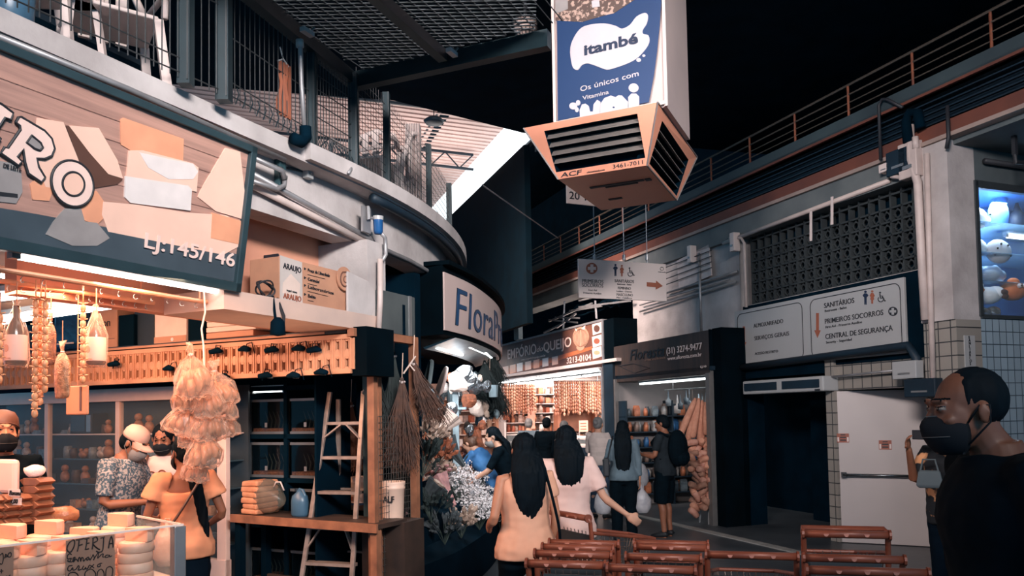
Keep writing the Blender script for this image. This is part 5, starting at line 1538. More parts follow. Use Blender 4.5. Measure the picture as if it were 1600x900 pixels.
def card_sign(label, px, py, wpx, hpx, F, y, mat, lines=3):
    q = on(F, px, py, y)
    q2 = on(F, px + wpx, py, y); q3 = on(F, px, py - hpx, y)
    w, h = q2.x - q.x, q3.z - q.z
    t = root('price_card', label, 'price card', F @ V((q.x, y, q.z)), F.to_euler().z)
    MB().box(0, w, 0, .006, 0, h).build('card', mat, t)
    mb = MB()
    for k in range(lines):
        mb.box(w * .15, w * .8, -.003, 0, h * (.2 + .25 * k), h * (.27 + .25 * k))
    mb.build('print', RINK, t)
PKC = mt('pink_price_card', (236, 170, 148), .6, var=.06)
card_sign('pink price card standing on the emporium counter near the pillar', 905, 675, 14, 18, EW, -2.6, PKC)
card_sign('tall pink banner card leaning among the emporium shelves', 825, 670, 11, 34, EW, -.5, PKC, 0)
card_sign('pale pink card hanging by the emporium upright near the pillar', 924, 655, 9, 28, EW, -1.0, PKC, 0)
card_sign('orange price card hanging near the emporium shopfront edge', 786, 656, 9, 14, EW, -.6, FLM[0], 1)
t = root('counter_scale', 'pale scale with keypad on the front of the emporium counter', 'scale', RW @ V((on(RW, 921, 745, .5).x, .42, .78)), aR)
MB().box(-.3, .3, -.06, .12, -.0, .3).build('case', WSH, t, bev=.02); MB().box(-.22, .22, -.07, -.055, .08, .24).build('display', NAVY, t); MB().box(-.3, .3, -.1, .1, -.78, 0).build('stand', WSH, t)
# goods farther up the aisle, left of the emporium post
r = root('far_stall', 'bright cluttered far stall between the florist and the emporium post', 'stall', RW @ V((-11.2, .5, 0)), aE)
MB().box(-2.4, -.08, .0, .06, 0, 2.5).build('back_board', mt('far_stall_board', (190, 150, 132), .7, rgb2=(150, 112, 98), scale=6), r)
for z in (.9, 1.2, 1.5, 1.8, 2.1): MB().box(-2.4, -.1, -.3, 0, z - .02, z).build('shelf', CARD2, r)
MB().box(-.12, -.04, -.4, .06, 0, 2.6).build('post', CARD, r)
for si, z in enumerate((.9, 1.2, 1.5, 1.8, 2.1)):
    lab = 'small ware on the far stall, %s shelf' % ('lowest', 'second', 'third', 'fourth', 'top')[si]
    copies(gm, [(RW @ V((-11.2, .5, 0)) + Matrix.Rotation(aE, 3, 'Z') @ V((-2.3 + .16 * k, -.15, z)), rnd.uniform(0, 3), 1.2, rnd.randrange(12)) for k in range(14)], 'ware', lab, lab + 's')
area('far_stall_light', RW @ V((-11.6, -.6, 2.9)), RW @ V((-11.9, .6, 1.4)), .8, 26, (1, .9, .84), .8)

# ---------------------------------------------------------------- wooden-fronted shop
fw = lambda px, py=640, y=0: on(FW, px, py, y)
x2 = fw(1112).x + .3
lw('wall_herb_shop', [(0, x2, 0, .08, 0, 2.35)], mt('herb_shop_wall', (150, 140, 138), .7, var=.1, scale=3), FW)
lw('wall_herb_shop_back', [(2.2, 2.3, -2.8, 0, 0, 2.35)], BLACK, FW)
lw('ceiling_herb_shop', [(0, 2.3, -2.9, .1, 2.30, 2.36)], NAVY, FW)
rw('trim_herb_shop', [(-1.96, -1.87, .48, .56, 0, 2.26), (-4.76, -4.68, .46, .54, 0, 2.3), (-1.88, -1.865, .5, .92, 0, 2.3)], mt('grey_jamb', (112, 108, 106), .5, .3, var=.1))
rw('wall_herb_shop_side', [(-1.87, -1.66, .56, 1.0, 0, 2.92)], DARK2)
tube_lamp('cool tube lamp across the herb shop ceiling', RW @ V((-4.3, .75, 2.2)), RW @ V((-2.1, .75, 2.2)), TUBE, .022, .06)
area('herb_light', FW @ V((.9, -1.4, 2.2)), FW @ V((.7, -.4, .6)), .8, 15, (.9, .96, 1), 1.2)
r = root('herb_shelving', 'dark shelving with packets and jars on the far wall of the herb shop', 'shelving', FW @ V((0, 0, 0)), aE)
HZ = (.22, .5, .78, 1.06, 1.34, 1.62)
for z in HZ: MB().box(.02, x2 - .4, -.3, 0, z - .02, z).build('shelf', NAVY, r)
for k in range(3): MB().box(.02 + k * (x2 - .45) / 2, .05 + k * (x2 - .45) / 2, -.3, 0, 0, 1.9).build('upright', NAVY, r)
HD = [mt('herb_pack_%d' % k, c, .45, rgb2=d, scale=16) for k, (c, d) in enumerate((((120, 130, 136), (70, 80, 88)), ((190, 180, 174), (110, 112, 116)), ((198, 120, 84), (140, 80, 58)), ((52, 104, 152), (30, 60, 96)), ((150, 124, 112), (84, 74, 72)), ((60, 72, 80), (36, 46, 54))))]
hm = []
for k in range(6):
    hm.append((MB().lathe([(0, 0), (.042, 0), (.045, .1), (.03, .13), (.032, .15), (0, .15)], n=9).mesh('herb_jar', HD[k], True), 'herb_jar'))
    hm.append((MB().loft([[V((x * s, y * d, z)) for x, y in ((-.06, -.03), (.06, -.03), (.06, .03), (-.06, .03))] for z, s, d in ((0, .8, 1), (.03, 1, 1.1), (.13, 1, .9), (.19, .9, .15))]).mesh('herb_packet', HD[k]), 'herb_packet'))
for si, z in enumerate(HZ):
    n = 18
    lab = 'jar or packet in the herb shop, %s shelf' % ('floor', 'second', 'third', 'fourth', 'fifth', 'top')[si]
    copies(hm, [(FW @ V((.14 + (x2 - .65) * (k + .5) / n, -.12 - .1 * (k % 2), z)), aE + rnd.uniform(-.2, .2), rnd.uniform(.9, 1.2), rnd.randrange(12)) for k in range(n)], 'herbs', lab, lab.replace('jar or packet', 'jars and packets'))
um = [(MB().lathe([(0, -.3), (.05, -.29), (.055, -.18), (.02, -.16), (.008, 0), (0, 0)], n=9).mesh('hanging_cup', HD[k], True), 'hanging_cup') for k in (0, 1, 5)] + [(MB().tube([(0, 0, 0), (0, 0, -.22)], .008, 6).ell((0, 0, -.27), (.045, .02, .06)).mesh('hanging_spoon', HD[k], True), 'hanging_spoon') for k in (0, 4)]
copies(um, [(RW @ V((-3.7 + .12 * k, .95 + .1 * (k % 3), 2.06 - .08 * (k % 2))), rnd.uniform(0, 3), rnd.uniform(.8, 1.1), rnd.randrange(5)) for k in range(15)], 'utensil', 'cup or spoon hanging under the herb shop ceiling', 'utensils under the herb shop ceiling')
t = root('utensil_rail', 'thin rail of hanging cups under the herb shop ceiling', 'rail', RW @ V((-3.8, 1.05, 2.07)), aR)
MB().tube([(0, 0, 0), (1.85, 0, 0)], .008).tube([(0, .1, 0), (1.85, .1, 0)], .008).tube([(0, -.1, 0), (1.85, -.1, 0)], .008).build('bar', STEEL, t); MB().tube([(.1, 0, 0), (.1, 0, .24)], .006).build('stay', STEEL, t)
# long loofahs at the door jamb, sponge bags below
LOOF = mt('pinkish_loofah', (206, 146, 120), .8, rgb2=(184, 122, 98), scale=16, bump=.4, bscale=60)
for k, (xa_, ya, xb_, yb, rr) in enumerate(((1087, 622, 1062, 682, .05), (1092, 622, 1082, 684, .05), (1097, 625, 1093, 690, .045), (1103, 628, 1104, 680, .05), (1088, 630, 1074, 688, .045), (1099, 628, 1098, 688, .04))):
    Y = 11.6 + .05 * (k % 3)
    p, q = at(xa_, ya, Y), at(xb_, yb, Y)
    o = MB().tube([V((0, 0, 0)), (q - p) * .15, (q - p) * .6, (q - p) * .95, (q - p)], [.02, rr * .8, rr * 1.05, rr, rr * .6], 12).jit(.008, 14, k).build('loofah', LOOF, smooth=True)
    tag(o, 'long pinkish loofah hanging at the herb shop jamb, %s' % ('slanting farthest out', 'second in the fan', 'middle of the fan', 'against the jamb', 'low behind the slanting one', 'straight behind the middle')[k], 'loofah').location = p
spm = [(MB().tube([(-.09, 0, 0), (-.085, 0, 0), (0, 0, .01), (.085, 0, 0), (.09, 0, 0)], [.03, .045, .05, .045, .03], 10).jit(.006, 20, k).mesh('sponge_roll', m_, True), 'sponge_roll') for k, m_ in enumerate((LOOF, mt('brownish_loofah', (176, 126, 104), .8, rgb2=(140, 100, 84), scale=16, bump=.4), mt('pink_tied_roll', (202, 150, 130), .7, rgb2=(176, 116, 98), scale=16)))]
sp = []
for k in range(40):
    py = 692 + (k // 3) * 8.4
    px = 1083 + (k % 3) * 10 + rnd.uniform(-4, 4) + (4 if py > 740 else 0)
    c_ = at(px, py, 11.5 + rnd.uniform(0, .15))
    sp.append((c_, rnd.uniform(0, 3), 1, rnd.randrange(3)))
copies(spm, sp, 'sponge', 'short pinkish sponge roll in the heap hung at the herb shop jamb', 'sponge rolls at the herb shop jamb')
for o in [o for o in COL.objects if o.name.startswith('sponge_roll')]:
    o.rotation_euler = (rnd.uniform(-.9, .9), rnd.uniform(-.9, .9), rnd.uniform(0, 3))
t = root('step_stool', 'small pale stool inside the herb shop door jamb', 'stool', RW @ V((-2.15, .62, 0)), aR)
MB().box(-.12, .12, -.1, .1, .24, .27).build('seat', SIGNG, t)
for sx in (-1, 1):
    for sy in (-1, 1): MB().bar((sx * .12, sy * .1, 0), (sx * .1, sy * .08, .24), .02).build('leg', SIGNG, t)
t = root('extinguisher_notice', 'white notice and red-brown extinguisher hung on the dark jamb', 'extinguisher', RW @ V((on(RW, 1151, 700, .9).x, .88, 1.2)), aR)
MB().lathe([(0, -.22), (.06, -.21), (.065, .05), (.03, .1), (.02, .14), (0, .14)], c=(0, -.08, 0), n=14).build('cylinder', RINK, t, smooth=True); MB().box(-.08, .08, -.01, 0, .14, .3).build('notice', SIGNW, t); MB().tube([(0, -.08, .12), (.06, -.1, .1), (.09, -.09, -.1)], .01, 6).build('hose', BLACK, t); MB().box(-.05, .05, -.16, -.145, -.15, -.02).build('label', SIGNW, t)
# ---------------------------------------------------------------- doorway, air curtain, open door
a, c = on(RW, 1160, 600, .8), on(RW, 1286, 600, .8)
zt, zb = on(RW, 1285, 587, .8).z, on(RW, 1285, 611, .8).z
t = root('air_curtain', 'white air curtain unit over the dark doorway', 'air curtain', RW @ V(((a.x + c.x) / 2, .8, zb)), aR)
w, h = (c.x - a.x) / 2, zt - zb
MB().box(-w, w, 0, .26, 0, h).build('case', SIGNG, t, bev=.02)
for s in (-1, 1): MB().box(s * w * .5 - w * .44, s * w * .5 + w * .42, -.012, .0, h * .25, h * .8).build('grille', NAVY, t)
MB().box(w * .82, w * .93, -.008, 0, h * .05, h * .15).build('badge', INK, t)
dr = MB().box(0, 1.02, 0, .045, .01, 1.915).build('door_1', DOORW)
dr.matrix_basis = RW @ Matrix.Translation((.06, 1.03, 0)) @ Matrix.Rotation(R_(43), 4, 'Z')
struct(dr)
DB = mt('dark_chrome', (110, 114, 118), .25, .9)
MB().tube([(.04, -.07, .86), (1.0, -.07, .86)], .018, 10).build('push_bar', DB, dr, smooth=True)
for x in (.05, .98): MB().box(x - .03, x + .03, -.085, 0, .83, .89).build('bar_bracket', INK, dr)
for k, (px, py, w_, h_) in enumerate(((1308, 691.5, 19, 15), (1373.5, 702.5, 20, 15))):
    q = on(dr.matrix_basis, px, py, -.002); q2 = on(dr.matrix_basis, px + w_, py, -.002)
    t = root('door_notice', ('small brown notice at the hinge edge of the open door', 'small brown notice in the middle of the open door')[k], 'notice', dr.matrix_basis @ V((q.x, -.001, q.z)), dr.matrix_basis.to_euler().z)
    w, h = q2.x - q.x, .115
    MB().box(0, w, -.003, 0, 0, h).build('paper', mt('notice_brown', (150, 84, 66), .6, var=.08), t)
    mb = MB()
    for z in (.2, .5): mb.box(w * .25, w * .75, -.005, -.002, h * z, h * (z + .14))
    mb.box(w * .3, w * .7, -.005, -.002, h * .8, h * .9)
    mb.build('print', INK, t)
    for x_ in (.04, .82): MB().box(w * x_, w * (x_ + .14), -.005, -.002, h * .1, h * .6).build('bottle_print', SIGNW, t)
# ---------------------------------------------------------------- concrete lattice over the board
LATM = mt('lattice_concrete', (50, 56, 58), .85, rgb2=(34, 40, 44), scale=4, det=6)
r = root('concrete_lattice', 'dim concrete lattice of square blocks with rings above the direction board', 'lattice', RW @ V((-1.6, 1.1, 3.27)), aR)
mb = MB()
nx, nz, s = 19, 7, .158
for k in range(nx + 1): mb.box(k * s - .012, k * s + .012, 0, .09, 0, nz * s)
for k in range(nz + 1): mb.box(0, nx * s, 0, .09, k * s - .012, k * s + .012)
mb.build('grid', LATM, r)
mb = MB()
for i in range(nx):
    for j in range(nz - 2):
        c_ = V(((i + .5) * s, .03, (j + .5) * s))
        pts = [c_ + V((math.cos(k * PI / 5) * .045, 0, math.sin(k * PI / 5) * .045)) for k in range(12)]
        mb.tube(pts, .011, 4, cap=False)
        for a_ in (0, 1, 2, 3):
            d = V((math.cos(a_ * PI / 2), 0, math.sin(a_ * PI / 2)))
            mb.bar(c_ + d * .045, c_ + d * .075, .014)
o = mb.build('rings', LATM, r)
o['kind'] = 'stuff'
# ---------------------------------------------------------------- pipes, cable boxes and small lamps along the wall head
def pipe(name, label, pts, rr, mat, cat='pipe', world=True):
    p0 = V(pts[0])
    o = MB().tube([V(p) - p0 for p in pts], rr, 10).build(name, mat, smooth=True)
    return tag(o, label, cat).__setattr__('location', p0)
rp = lambda px, py, y: RW @ on(RW, px, py, y)
pipe('wall_pipe', 'long white pipe under the grey beam above the lattice', [rp(1130, 380, .9), rp(1390, 282, .9)], .03, PIPEW)
pipe('wall_pipe', 'thick white pipe running down the outer edge of the lattice', [rp(1422, 196, .84), rp(1423, 250, .84), rp(1434, 285, .84), rp(1440, 400, .84), rp(1446, 500, .84)], .045, PIPEW)
pipe('wall_pipe', 'slim white pipe down the column face to the tiles', [rp(1448, 240, .86), rp(1452, 400, .86), rp(1458, 600, .86)], .03, PIPEW)
pipe('wall_pipe', 'black hooped pipe arching over the beam at the column top', [rp(1419, 222, .8), rp(1416, 190, .8), rp(1422, 176, .8), rp(1434, 176, .8), rp(1438, 200, .8)], .055, BLACK)
pipe('wall_pipe', 'second white stub pipe beside the black hoop', [rp(1431, 232, .82), rp(1430, 214, .82)], .035, PIPEW)
pipe('wall_pipe', 'thin dark conduit bending up over the walkway band', [rp(1376, 250, .8), rp(1373, 165, .8), rp(1378, 155, .8), rp(1386, 155, .8), rp(1410, 168, .8)], .018, INK)
pipe('wall_pipe', 'pale looped hose under the junction boxes', [rp(1390, 268, .84), rp(1394, 276, .84), rp(1406, 277, .84), rp(1417, 270, .84), rp(1420, 262, .84)], .025, PIPEW)
pipe('wall_pipe', 'short dark conduit with white tip above the passage edge', [rp(1479, 232, .84), rp(1482, 215, .84), rp(1480, 165, .84)], .02, INK)
pipe('wall_pipe', 'upper conduit along the white wall over the herb shop', [rp(1040, 458, .92), rp(1152, 424, .92)], .02, PIPE)
pipe('wall_pipe', 'lower conduit along the white wall over the herb shop', [rp(1000, 487, .92), rp(1150, 440, .92)], .018, PIPE)
pipe('wall_pipe', 'third grey conduit along the white wall over the herb shop', [rp(1000, 477, .92), rp(1140, 436, .92)], .014, PIPE)
pipe('wall_pipe', 'upright grey conduit in the middle of the white wall', [rp(1092, 395, .9), rp(1096, 520, .9)], .022, PIPE)
pipe('wall_pipe', 'bent white conduit at the lattice edge of the white wall', [rp(1140, 372, .88), rp(1158, 372, .88), rp(1163, 380, .88), rp(1166, 480, .88)], .022, PIPEW)
pipe('wall_pipe', 'dark drain pipe below the direction board at the door corner', [rp(1160, 574, .9), rp(1420, 540, .9), rp(1432, 560, .9), rp(1434, 600, .9)], .05, NAVY)
pipe('wall_pipe', 'thin grey conduit over the open door', [rp(1290, 590, .95), rp(1405, 578, .95)], .014, PIPE)
for k, (px, py, w, h, m_, lab) in enumerate(((1402, 252, .16, .14, NAVY, 'dark junction box by the looped hose'), (1380, 262, .07, .05, SIGNW, 'small white socket beside the dark junction box'), (1417, 250, .12, .2, PIPEW, 'pinkish cable box under the black hoop'), (1412, 578, .16, .1, SIGNG, 'white cable box over the open door'), (1436, 606, .2, .1, NAVY, 'dark meter box at the door top corner'), (1076, 397, .05, .14, SIGNW, 'white bottle-shaped insulator on the conduit, nearer the sign'), (1143, 378, .05, .14, SIGNW, 'white bottle-shaped insulator by the lattice edge'), (806, 500, .16, .5, FSM, 'tall pale perforated bracket above the emporium'))):
    q = on(RW, px, py, .8)
    t = root('junction_box', lab, 'box', RW @ V((q.x, .8, q.z)), aR)
    MB().box(-w, w, 0, .12, -h, h).build('case', m_, t, bev=.01); MB().box(-w * .5, w * .5, -.008, 0, -h * .5, -h * .3).build('cover', ALU, t)
for k, (px, py, l_, lab) in enumerate(((1267, 350, .22, 'longer white hanging tag under the lattice pipe'), (1300, 326, .2, 'shorter white hanging tag under the lattice pipe'))):
    q = on(RW, px, py, .86)
    o = tag(MB().box(-.02, .02, -.004, .004, -l_, l_ * .75).build('hanging_tag', SIGNW), lab, 'tag')
    o.matrix_basis = RW @ Matrix.Translation((q.x, .86, q.z)) @ Matrix.Rotation(.05, 4, 'Y')
# cable trays and clutter on the shop roofs
r = root('cable_tray', 'jumble of grey metal brackets and cables on the emporium roof', 'cable tray', rp(890, 490, .8), aR)
mb = MB()
for (xa_, ya, xb_, yb) in ((858, 502, 925, 474), (858, 500, 902, 504), (870, 512, 900, 490), (880, 520, 882, 470), (850, 520, 880, 505), (905, 470, 980, 452), (905, 480, 985, 470), (890, 486, 940, 478), (868, 496, 905, 497), (930, 470, 932, 498)):
    mb.bar(rp(xa_, ya, .85), rp(xb_, yb, .85), .035)
mb.build('brackets', PIPE, r, world=True)
mb = MB()
for k in range(6):
    p = [rp(890 + 13 * j, 488 - j * 3 + rnd.uniform(-9, 9), .95) for j in range(7)]
    mb.tube(cr_pts(p, 4), .018, 5)
mb.build('cables', BLACK, r, world=True)
for k, (px, yy) in enumerate(((1100, 405), (1060, 425))):
    pass
struct(MB().bar(rp(1060, 430, .93), rp(1110, 406, .93), .02, .5).build('window_broken', mt('pale_opening', (206, 190, 186), .7, var=.1)))
mb = MB()
for k in range(4): mb.bar(rp(1040, 418 + k * 9, .88), rp(1112, 391 + k * 9, .88), .012)
tag(mb.build('window_bars', INK), 'thin dark bars over the pale wall opening under the walkway', 'bars')
# ---------------------------------------------------------------- toy shop window round the corner
TWF = frame(RW @ V((1.86, 1.3, 0)), 21.4)
tw = lambda px, py, y=0: on(TWF, px, py, y)
lw('wall_toy_shop', [(.0, 3.4, .72, .78, 2.6, 4.2), (-.04, .0, .1, .78, 2.6, 4.2), (3.3, 3.4, 0, .9, 2.6, 4.2), (-.05, 3.4, 0.06, .9, 2.6, 2.66), (-.05, 3.4, .06, .9, 4.12, 4.2)], mt('toy_shop_blue', (44, 92, 150), .5, rgb2=(70, 120, 170), scale=2), TWF)
r = root('toy_window', 'lit toy shop window with glass shelves above the blue grey tiles', 'shop window', TWF @ V((0, 0, 2.66)), aE)
MB().box(0, 3.3, .01, .014, 0, 1.46).build('glass_pane', GLASS, r)
mb = MB().box(0, 3.3, -.02, .04, 1.40, 1.48).box(-.02, .03, -.02, .04, 0, 1.48).box(0, 3.3, -.02, .04, -.02, .02)
mb.build('frame', DGREY, r)
for z in (.42, .74, 1.08): MB().box(.02, 3.3, .1, .8, z - .008, z).build('glass_shelf', glassy('shelf_glass', (170, 200, 220), .1), r)
a, c = tw(1572, 368, .5), tw(1640, 345, .5)
tube_lamp('bright tube lamp inside the toy shop window', TWF @ V((a.x, .5, a.z)), TWF @ V((c.x + .5, .5, a.z)), TUBE, .03, .08)
area('toy_light', TWF @ V((.7, .35, 4.08)), TWF @ V((.6, .6, 2.7)), .6, 80, (.72, .88, 1), .4)
TW_ = [mt('white_plush', (236, 236, 240), .8, var=.05, bump=.2), mt('blue_plush', (60, 120, 190), .8, rgb2=(40, 90, 150), scale=5), mt('orange_plush', (214, 120, 70), .8, rgb2=(180, 92, 52), scale=5), mt('grey_plush', (150, 150, 152), .8)]
def toy(label, px, py, y, parts, name='plush_toy'):
    q = tw(px, py, y)
    t = root(name, label, 'toy', TWF @ q, aE)
    for nm, m_, mb in parts: mb.build(nm, m_, t, smooth=True)
toy('white rounded plush with a grey side on the upper toy shelf', 1522, 345, .3, (('body', TW_[0], MB().ell((.0, 0, .02), (.17, .12, .13)).ell((.13, -.02, .0), (.07, .07, .06)).ell((.02, 0, .15), (.06, .04, .05))), ('side', TW_[3], MB().ell((-.12, -.02, .02), (.07, .12, .14))), ('eye', INK, MB().ell((.1, -.12, .05), .012))))
toy('tall blue plush on the upper toy shelf', 1560, 340, .4, (('body', TW_[1], MB().ell((0, 0, .02), (.13, .1, .2)).ell((.02, -.01, .2), (.09, .08, .1))), ('ear', TW_[1], MB().ell((-.05, 0, .3), (.03, .02, .06)))))
toy('dark blue pointed plush farther along the upper toy shelf', 1590, 345, .45, (('body', INKB, MB().ell((0, 0, 0), (.1, .08, .14)).lathe([(.05, .1), (.0, .26)], n=8)), ('foot', INKB, MB().ell((.08, -.04, -.1), (.06, .05, .04)))))
toy('white plush with an orange tuft on the second toy shelf', 1518, 388, .3, (('body', TW_[0], MB().ell((0, 0, 0), (.2, .13, .12)).ell((-.12, -.02, .06), (.1, .1, .1))), ('tuft', TW_[2], MB().ell((-.02, .0, .15), (.12, .08, .07))), ('trim', TW_[2], MB().ell((-.18, -.06, -.02), (.05, .06, .1)))))
toy('grey dotted bean cushion on the second toy shelf', 1560, 393, .22, (('cushion', mt('dotted_grey', (176, 176, 184), .7, var=.04), MB().ell((0, 0, 0), (.19, .08, .14))), ('dots', INK, MB().ell((-.1, -.068, .02), (.014, .01, .014)).ell((-.05, -.074, .07), (.014, .01, .014)).ell((.06, -.074, .06), (.014, .01, .014)).ell((.12, -.06, -.05), (.014, .01, .014)).ell((-.13, -.055, -.05), (.014, .01, .014)))), )
toy('orange looped neck toy on the third toy shelf', 1520, 425, .3, (('neck', TW_[2], MB().tube([(-.08, 0, .12), (-.05, 0, .2), (.03, 0, .2), (.03, 0, .1), (.0, 0, .0), (.05, 0, -.1), (.14, 0, -.12)], .035, 10)), ('head', TW_[2], MB().ell((-.08, 0, .11), (.04, .04, .05)))))
toy('crumpled clear-wrapped pale toy on the third toy shelf', 1548, 430, .35, (('wrap', glassy('blue_clear_wrap', (190, 210, 230), .35, .2), MB().ell((0, 0, 0), (.2, .12, .1)).jit(.04, 9)), ('toy', TW_[3], MB().ell((.02, .02, 0), (.12, .07, .07)))))
toy('white plush with a striped scarf on the lowest toy shelf', 1508, 455, .25, (('body', TW_[0], MB().ell((0, 0, -.02), (.16, .12, .14)).ell((.14, -.02, .04), (.09, .08, .09))), ('scarf', TW_[2], MB().tube([(.08, -.1, .08), (.13, -.11, .0), (.1, -.1, -.07)], .022, 8))))
toy('white long plush with a dark heart-shaped open mouth', 1540, 462, .2, (('body', TW_[0], MB().ell((0, 0, 0), (.22, .11, .10)).ell((.12, -.02, .03), (.1, .1, .08))), ('mouth', mt('plush_mouth', (60, 24, 22), .7), MB().ell((.15, -.105, .03), (.06, .03, .035)).ell((.17, -.1, -.01), (.05, .03, .035)))))
toy('orange plush with two round eyes on the lowest toy shelf', 1582, 455, .25, (('body', TW_[2], MB().ell((0, 0, 0), (.17, .12, .11)).ell((.05, .02, .11), (.09, .05, .05))), ('eye', SIGNW, MB().ell((-.05, -.12, .04), .026).ell((.03, -.125, .045), .026)), ('pupil', INK, MB().ell((-.05, -.146, .04), .012).ell((.03, -.15, .045), .012))))
toy('small heap of wrapped toys at the foot of the window', 1530, 486, .15, (('heap', FOIL, MB().ell((-.1, 0, 0), (.09, .06, .06)).ell((.05, 0, -.01), (.12, .07, .05)).ell((.25, .02, 0), (.1, .07, .06)).jit(.02, 14)), ('ribbon', TW_[2], MB().ell((-.2, -.02, .02), (.04, .04, .05)))), 'wrapped_toys')
b = Board('vertical_sign', 'narrow pale vertical toilet sign on the blue grey tiles', TWF, 1509, 576, -.01)
w, h = on(b.F, 1525.5, 576).x, on(b.F, 1509, 524).z
MB().box(0, w, 0, .01, 0, h).build('panel', SIGNG, b.r)
for k, c_ in enumerate('SANITÁRIOS'):
    text(c_, .042, (w * .35, -.004, h * .9 - k * h * .088), INK, b.r)
# passage fittings
t = root('passage_lamp', 'dark bent bracket with a small bulb under the passage ceiling', 'lamp', TWF @ V((.2, -.4, 4.22)), aE)
MB().tube([(-.12, 0, .1), (-.12, 0, 0), (.1, 0, .02), (.55, 0, .12), (.75, 0, .2)], .022, 8).build('bracket', INK, t); MB().tube([(.62, 0, .14), (.66, -.02, .06), (.72, -.03, .03)], .012, 6).build('cord', PIPEW, t); MB().lathe([(0, 0), (.025, .01), (.03, .06), (.015, .1), (0, .1)], c=(.76, -.03, -.05), n=10, M=Matrix.Rotation(.9, 3, 'Y')).build('bulb', SIGNW, t)
MB().box(-.14, -.1, -.02, .02, .08, .3).build('mount', INK, t)
pipe('wall_pipe', 'dark pipe along the wall of the passage above the toy window', [TWF @ V((.1, -.05, 4.35)), TWF @ V((3.3, -.05, 4.35))], .03, INK)
# ================================================================== mezzanine cage, pipes, ledge things
FEN = mt('fence_green_black', (30, 46, 52), .4, .3, var=.2, scale=5)
BARM = mt('fence_bar', (66, 68, 70), .4, .4, var=.25, scale=6)
fc = root('mezzanine_fence', 'dark green steel fence with thin bars along the mezzanine edge', 'fence', W(L, (0, .06, 3.55)), aL)
feet = [onz(290, 125, 3.57), onz(350, 151, 3.57), onz(487, 229, 3.57), onz(553, 264, 3.57), onz(605, 301, 3.57), onz(671, 357, 3.57), onz(703, 397, 3.57)]
tops = [4.75, 4.75, 4.3, 4.3, 4.42, 4.42, 4.40]
for p, zt, w in zip(feet, tops, (.07, .075, .06, .07, .055, .055, .06)):
    MB().box(p.x - w / 2, p.x + w / 2, p.y - w / 2, p.y + w / 2, 3.54, zt).build('post', FEN, fc, world=True)
    MB().box(p.x + w * .3, p.x + w * .42, p.y - w / 2 - .004, p.y - w / 2, 3.56, zt).build('post_edge', BARM, fc, world=True)
lp = lambda x, z, y=.07: L @ V((x, y, z))
xs0 = (L.inverted() @ feet[0]).x - 2.2
def fpanel(p, q, z0, z1, step, hz, rr=.0035, name='bar_panel'):
    p, q = V((p.x, p.y, 0)), V((q.x, q.y, 0))
    n = max(2, int((q - p).length / step))
    mb = MB()
    for k in range(1, n):
        c_ = p.lerp(q, k / n)
        mb.tube([c_ + V((0, 0, z0)), c_ + V((0, 0, z1))], rr, 4)
    for z in hz: mb.tube([p + V((0, 0, z)), q + V((0, 0, z))], rr * 1.3, 4)
    mb.build(name, BARM, fc, world=True)
fpanel(lp(xs0, 0), feet[0], 3.57, 4.7, .048, (3.6, 3.68, 4.0, 4.4))
fpanel(feet[0], feet[1], 3.57, 4.7, .045, (3.6, 4.1))
fpanel(feet[1], feet[2], 3.57, 4.3, .045, (3.6, 3.68, 3.95, 4.25))
fpanel(feet[2], feet[3], 3.57, 4.3, .035, (3.6, 3.7, 3.8, 3.9, 4.0, 4.1, 4.2))
for a, c in ((3, 4), (4, 5), (5, 6)):
    fpanel(feet[a], feet[c], 3.57, 4.38, .05, [3.6 + .065 * k for k in range(12)], .0022, 'wire_panel')
mb = MB()
for k in range(70):                                    # bent wire feet of the panels
    t = k / 69
    i = min(int(t * 5), 4) + 1
    p = feet[i].lerp(feet[i + 1], t * 5 - i + 1)
    mb.tube([p + V((-.015, -.01, .0)), p + V((.012, -.03, .05)), p + V((-.01, -.0, .1))], .004, 4)
mb.build('wire_feet', FEN, fc, world=True)['kind'] = 'stuff'
# overhead frame and expanded mesh
b1, b2 = onz(553, 128, 4.27), onz(858, 62, 4.27)
cg = root('mesh_canopy', 'dark steel frame with expanded mesh hung over the aisle from the fence', 'canopy', (b1.x, b1.y, 4.27), aL)
mb = MB()
for p, q, w, h in ((onz(330, -60, 4.27), b1, .08, .1), (b1, b2, .08, .12), (onz(560, -30, 4.27), onz(692, 88, 4.27), .07, .08)):
    MB().bar(p, q, w, h).build('beam', FEN, cg, world=True)
mb = MB()
Li = L.inverted()
e_, n_ = V((math.cos(aL), math.sin(aL), 0)), V((-math.sin(aL), math.cos(aL), 0))
for k in range(64):
    y0 = 3.3 + k * .045                                # long wires across the aisle, clipped to the frame
    xa_, xb_ = -2.4, 1.1
    f = lambda x, y: (Li @ V((x, y, 0)))
    x = xa_
    seg = []
    while x < xb_:
        q = f(x, y0)
        if q.x < 1.30 and -3.2 < q.y < .02 and x < .05 * y0 - .02:
            seg.append(V((x, y0, 4.33)))
        x += .1
    if len(seg) > 1:
        mb.bar(seg[0], seg[-1], .005, .01)
for k in range(24):
    y = -.03 - k * .07
    mb.bar(L @ V((-1.4, y, 4.335)), L @ V((1.28, y, 4.335)), .004, .008)
mb.build('expanded_mesh', mt('mesh_wire_grey', (46, 52, 56), .45, .4, var=.3, scale=3), cg, world=True)
# clips and small fittings on the frame
for k, (px, py, zz) in enumerate(((480, 50, 4.24), (706, 82, 4.24))):
    t = root('cable_clamp', ('pale clamp on the canopy beam above the fence pipe', 'pale clamp where the canopy beams meet')[k], 'clamp', onz(px, py, zz), aL)
    MB().box(-.05, .05, -.02, .02, -.015, .015).build('plate', SIGNG, t); MB().tube([(.02, 0, 0), (.05, -.02, .05)], .008).build('bolt', STEEL, t)
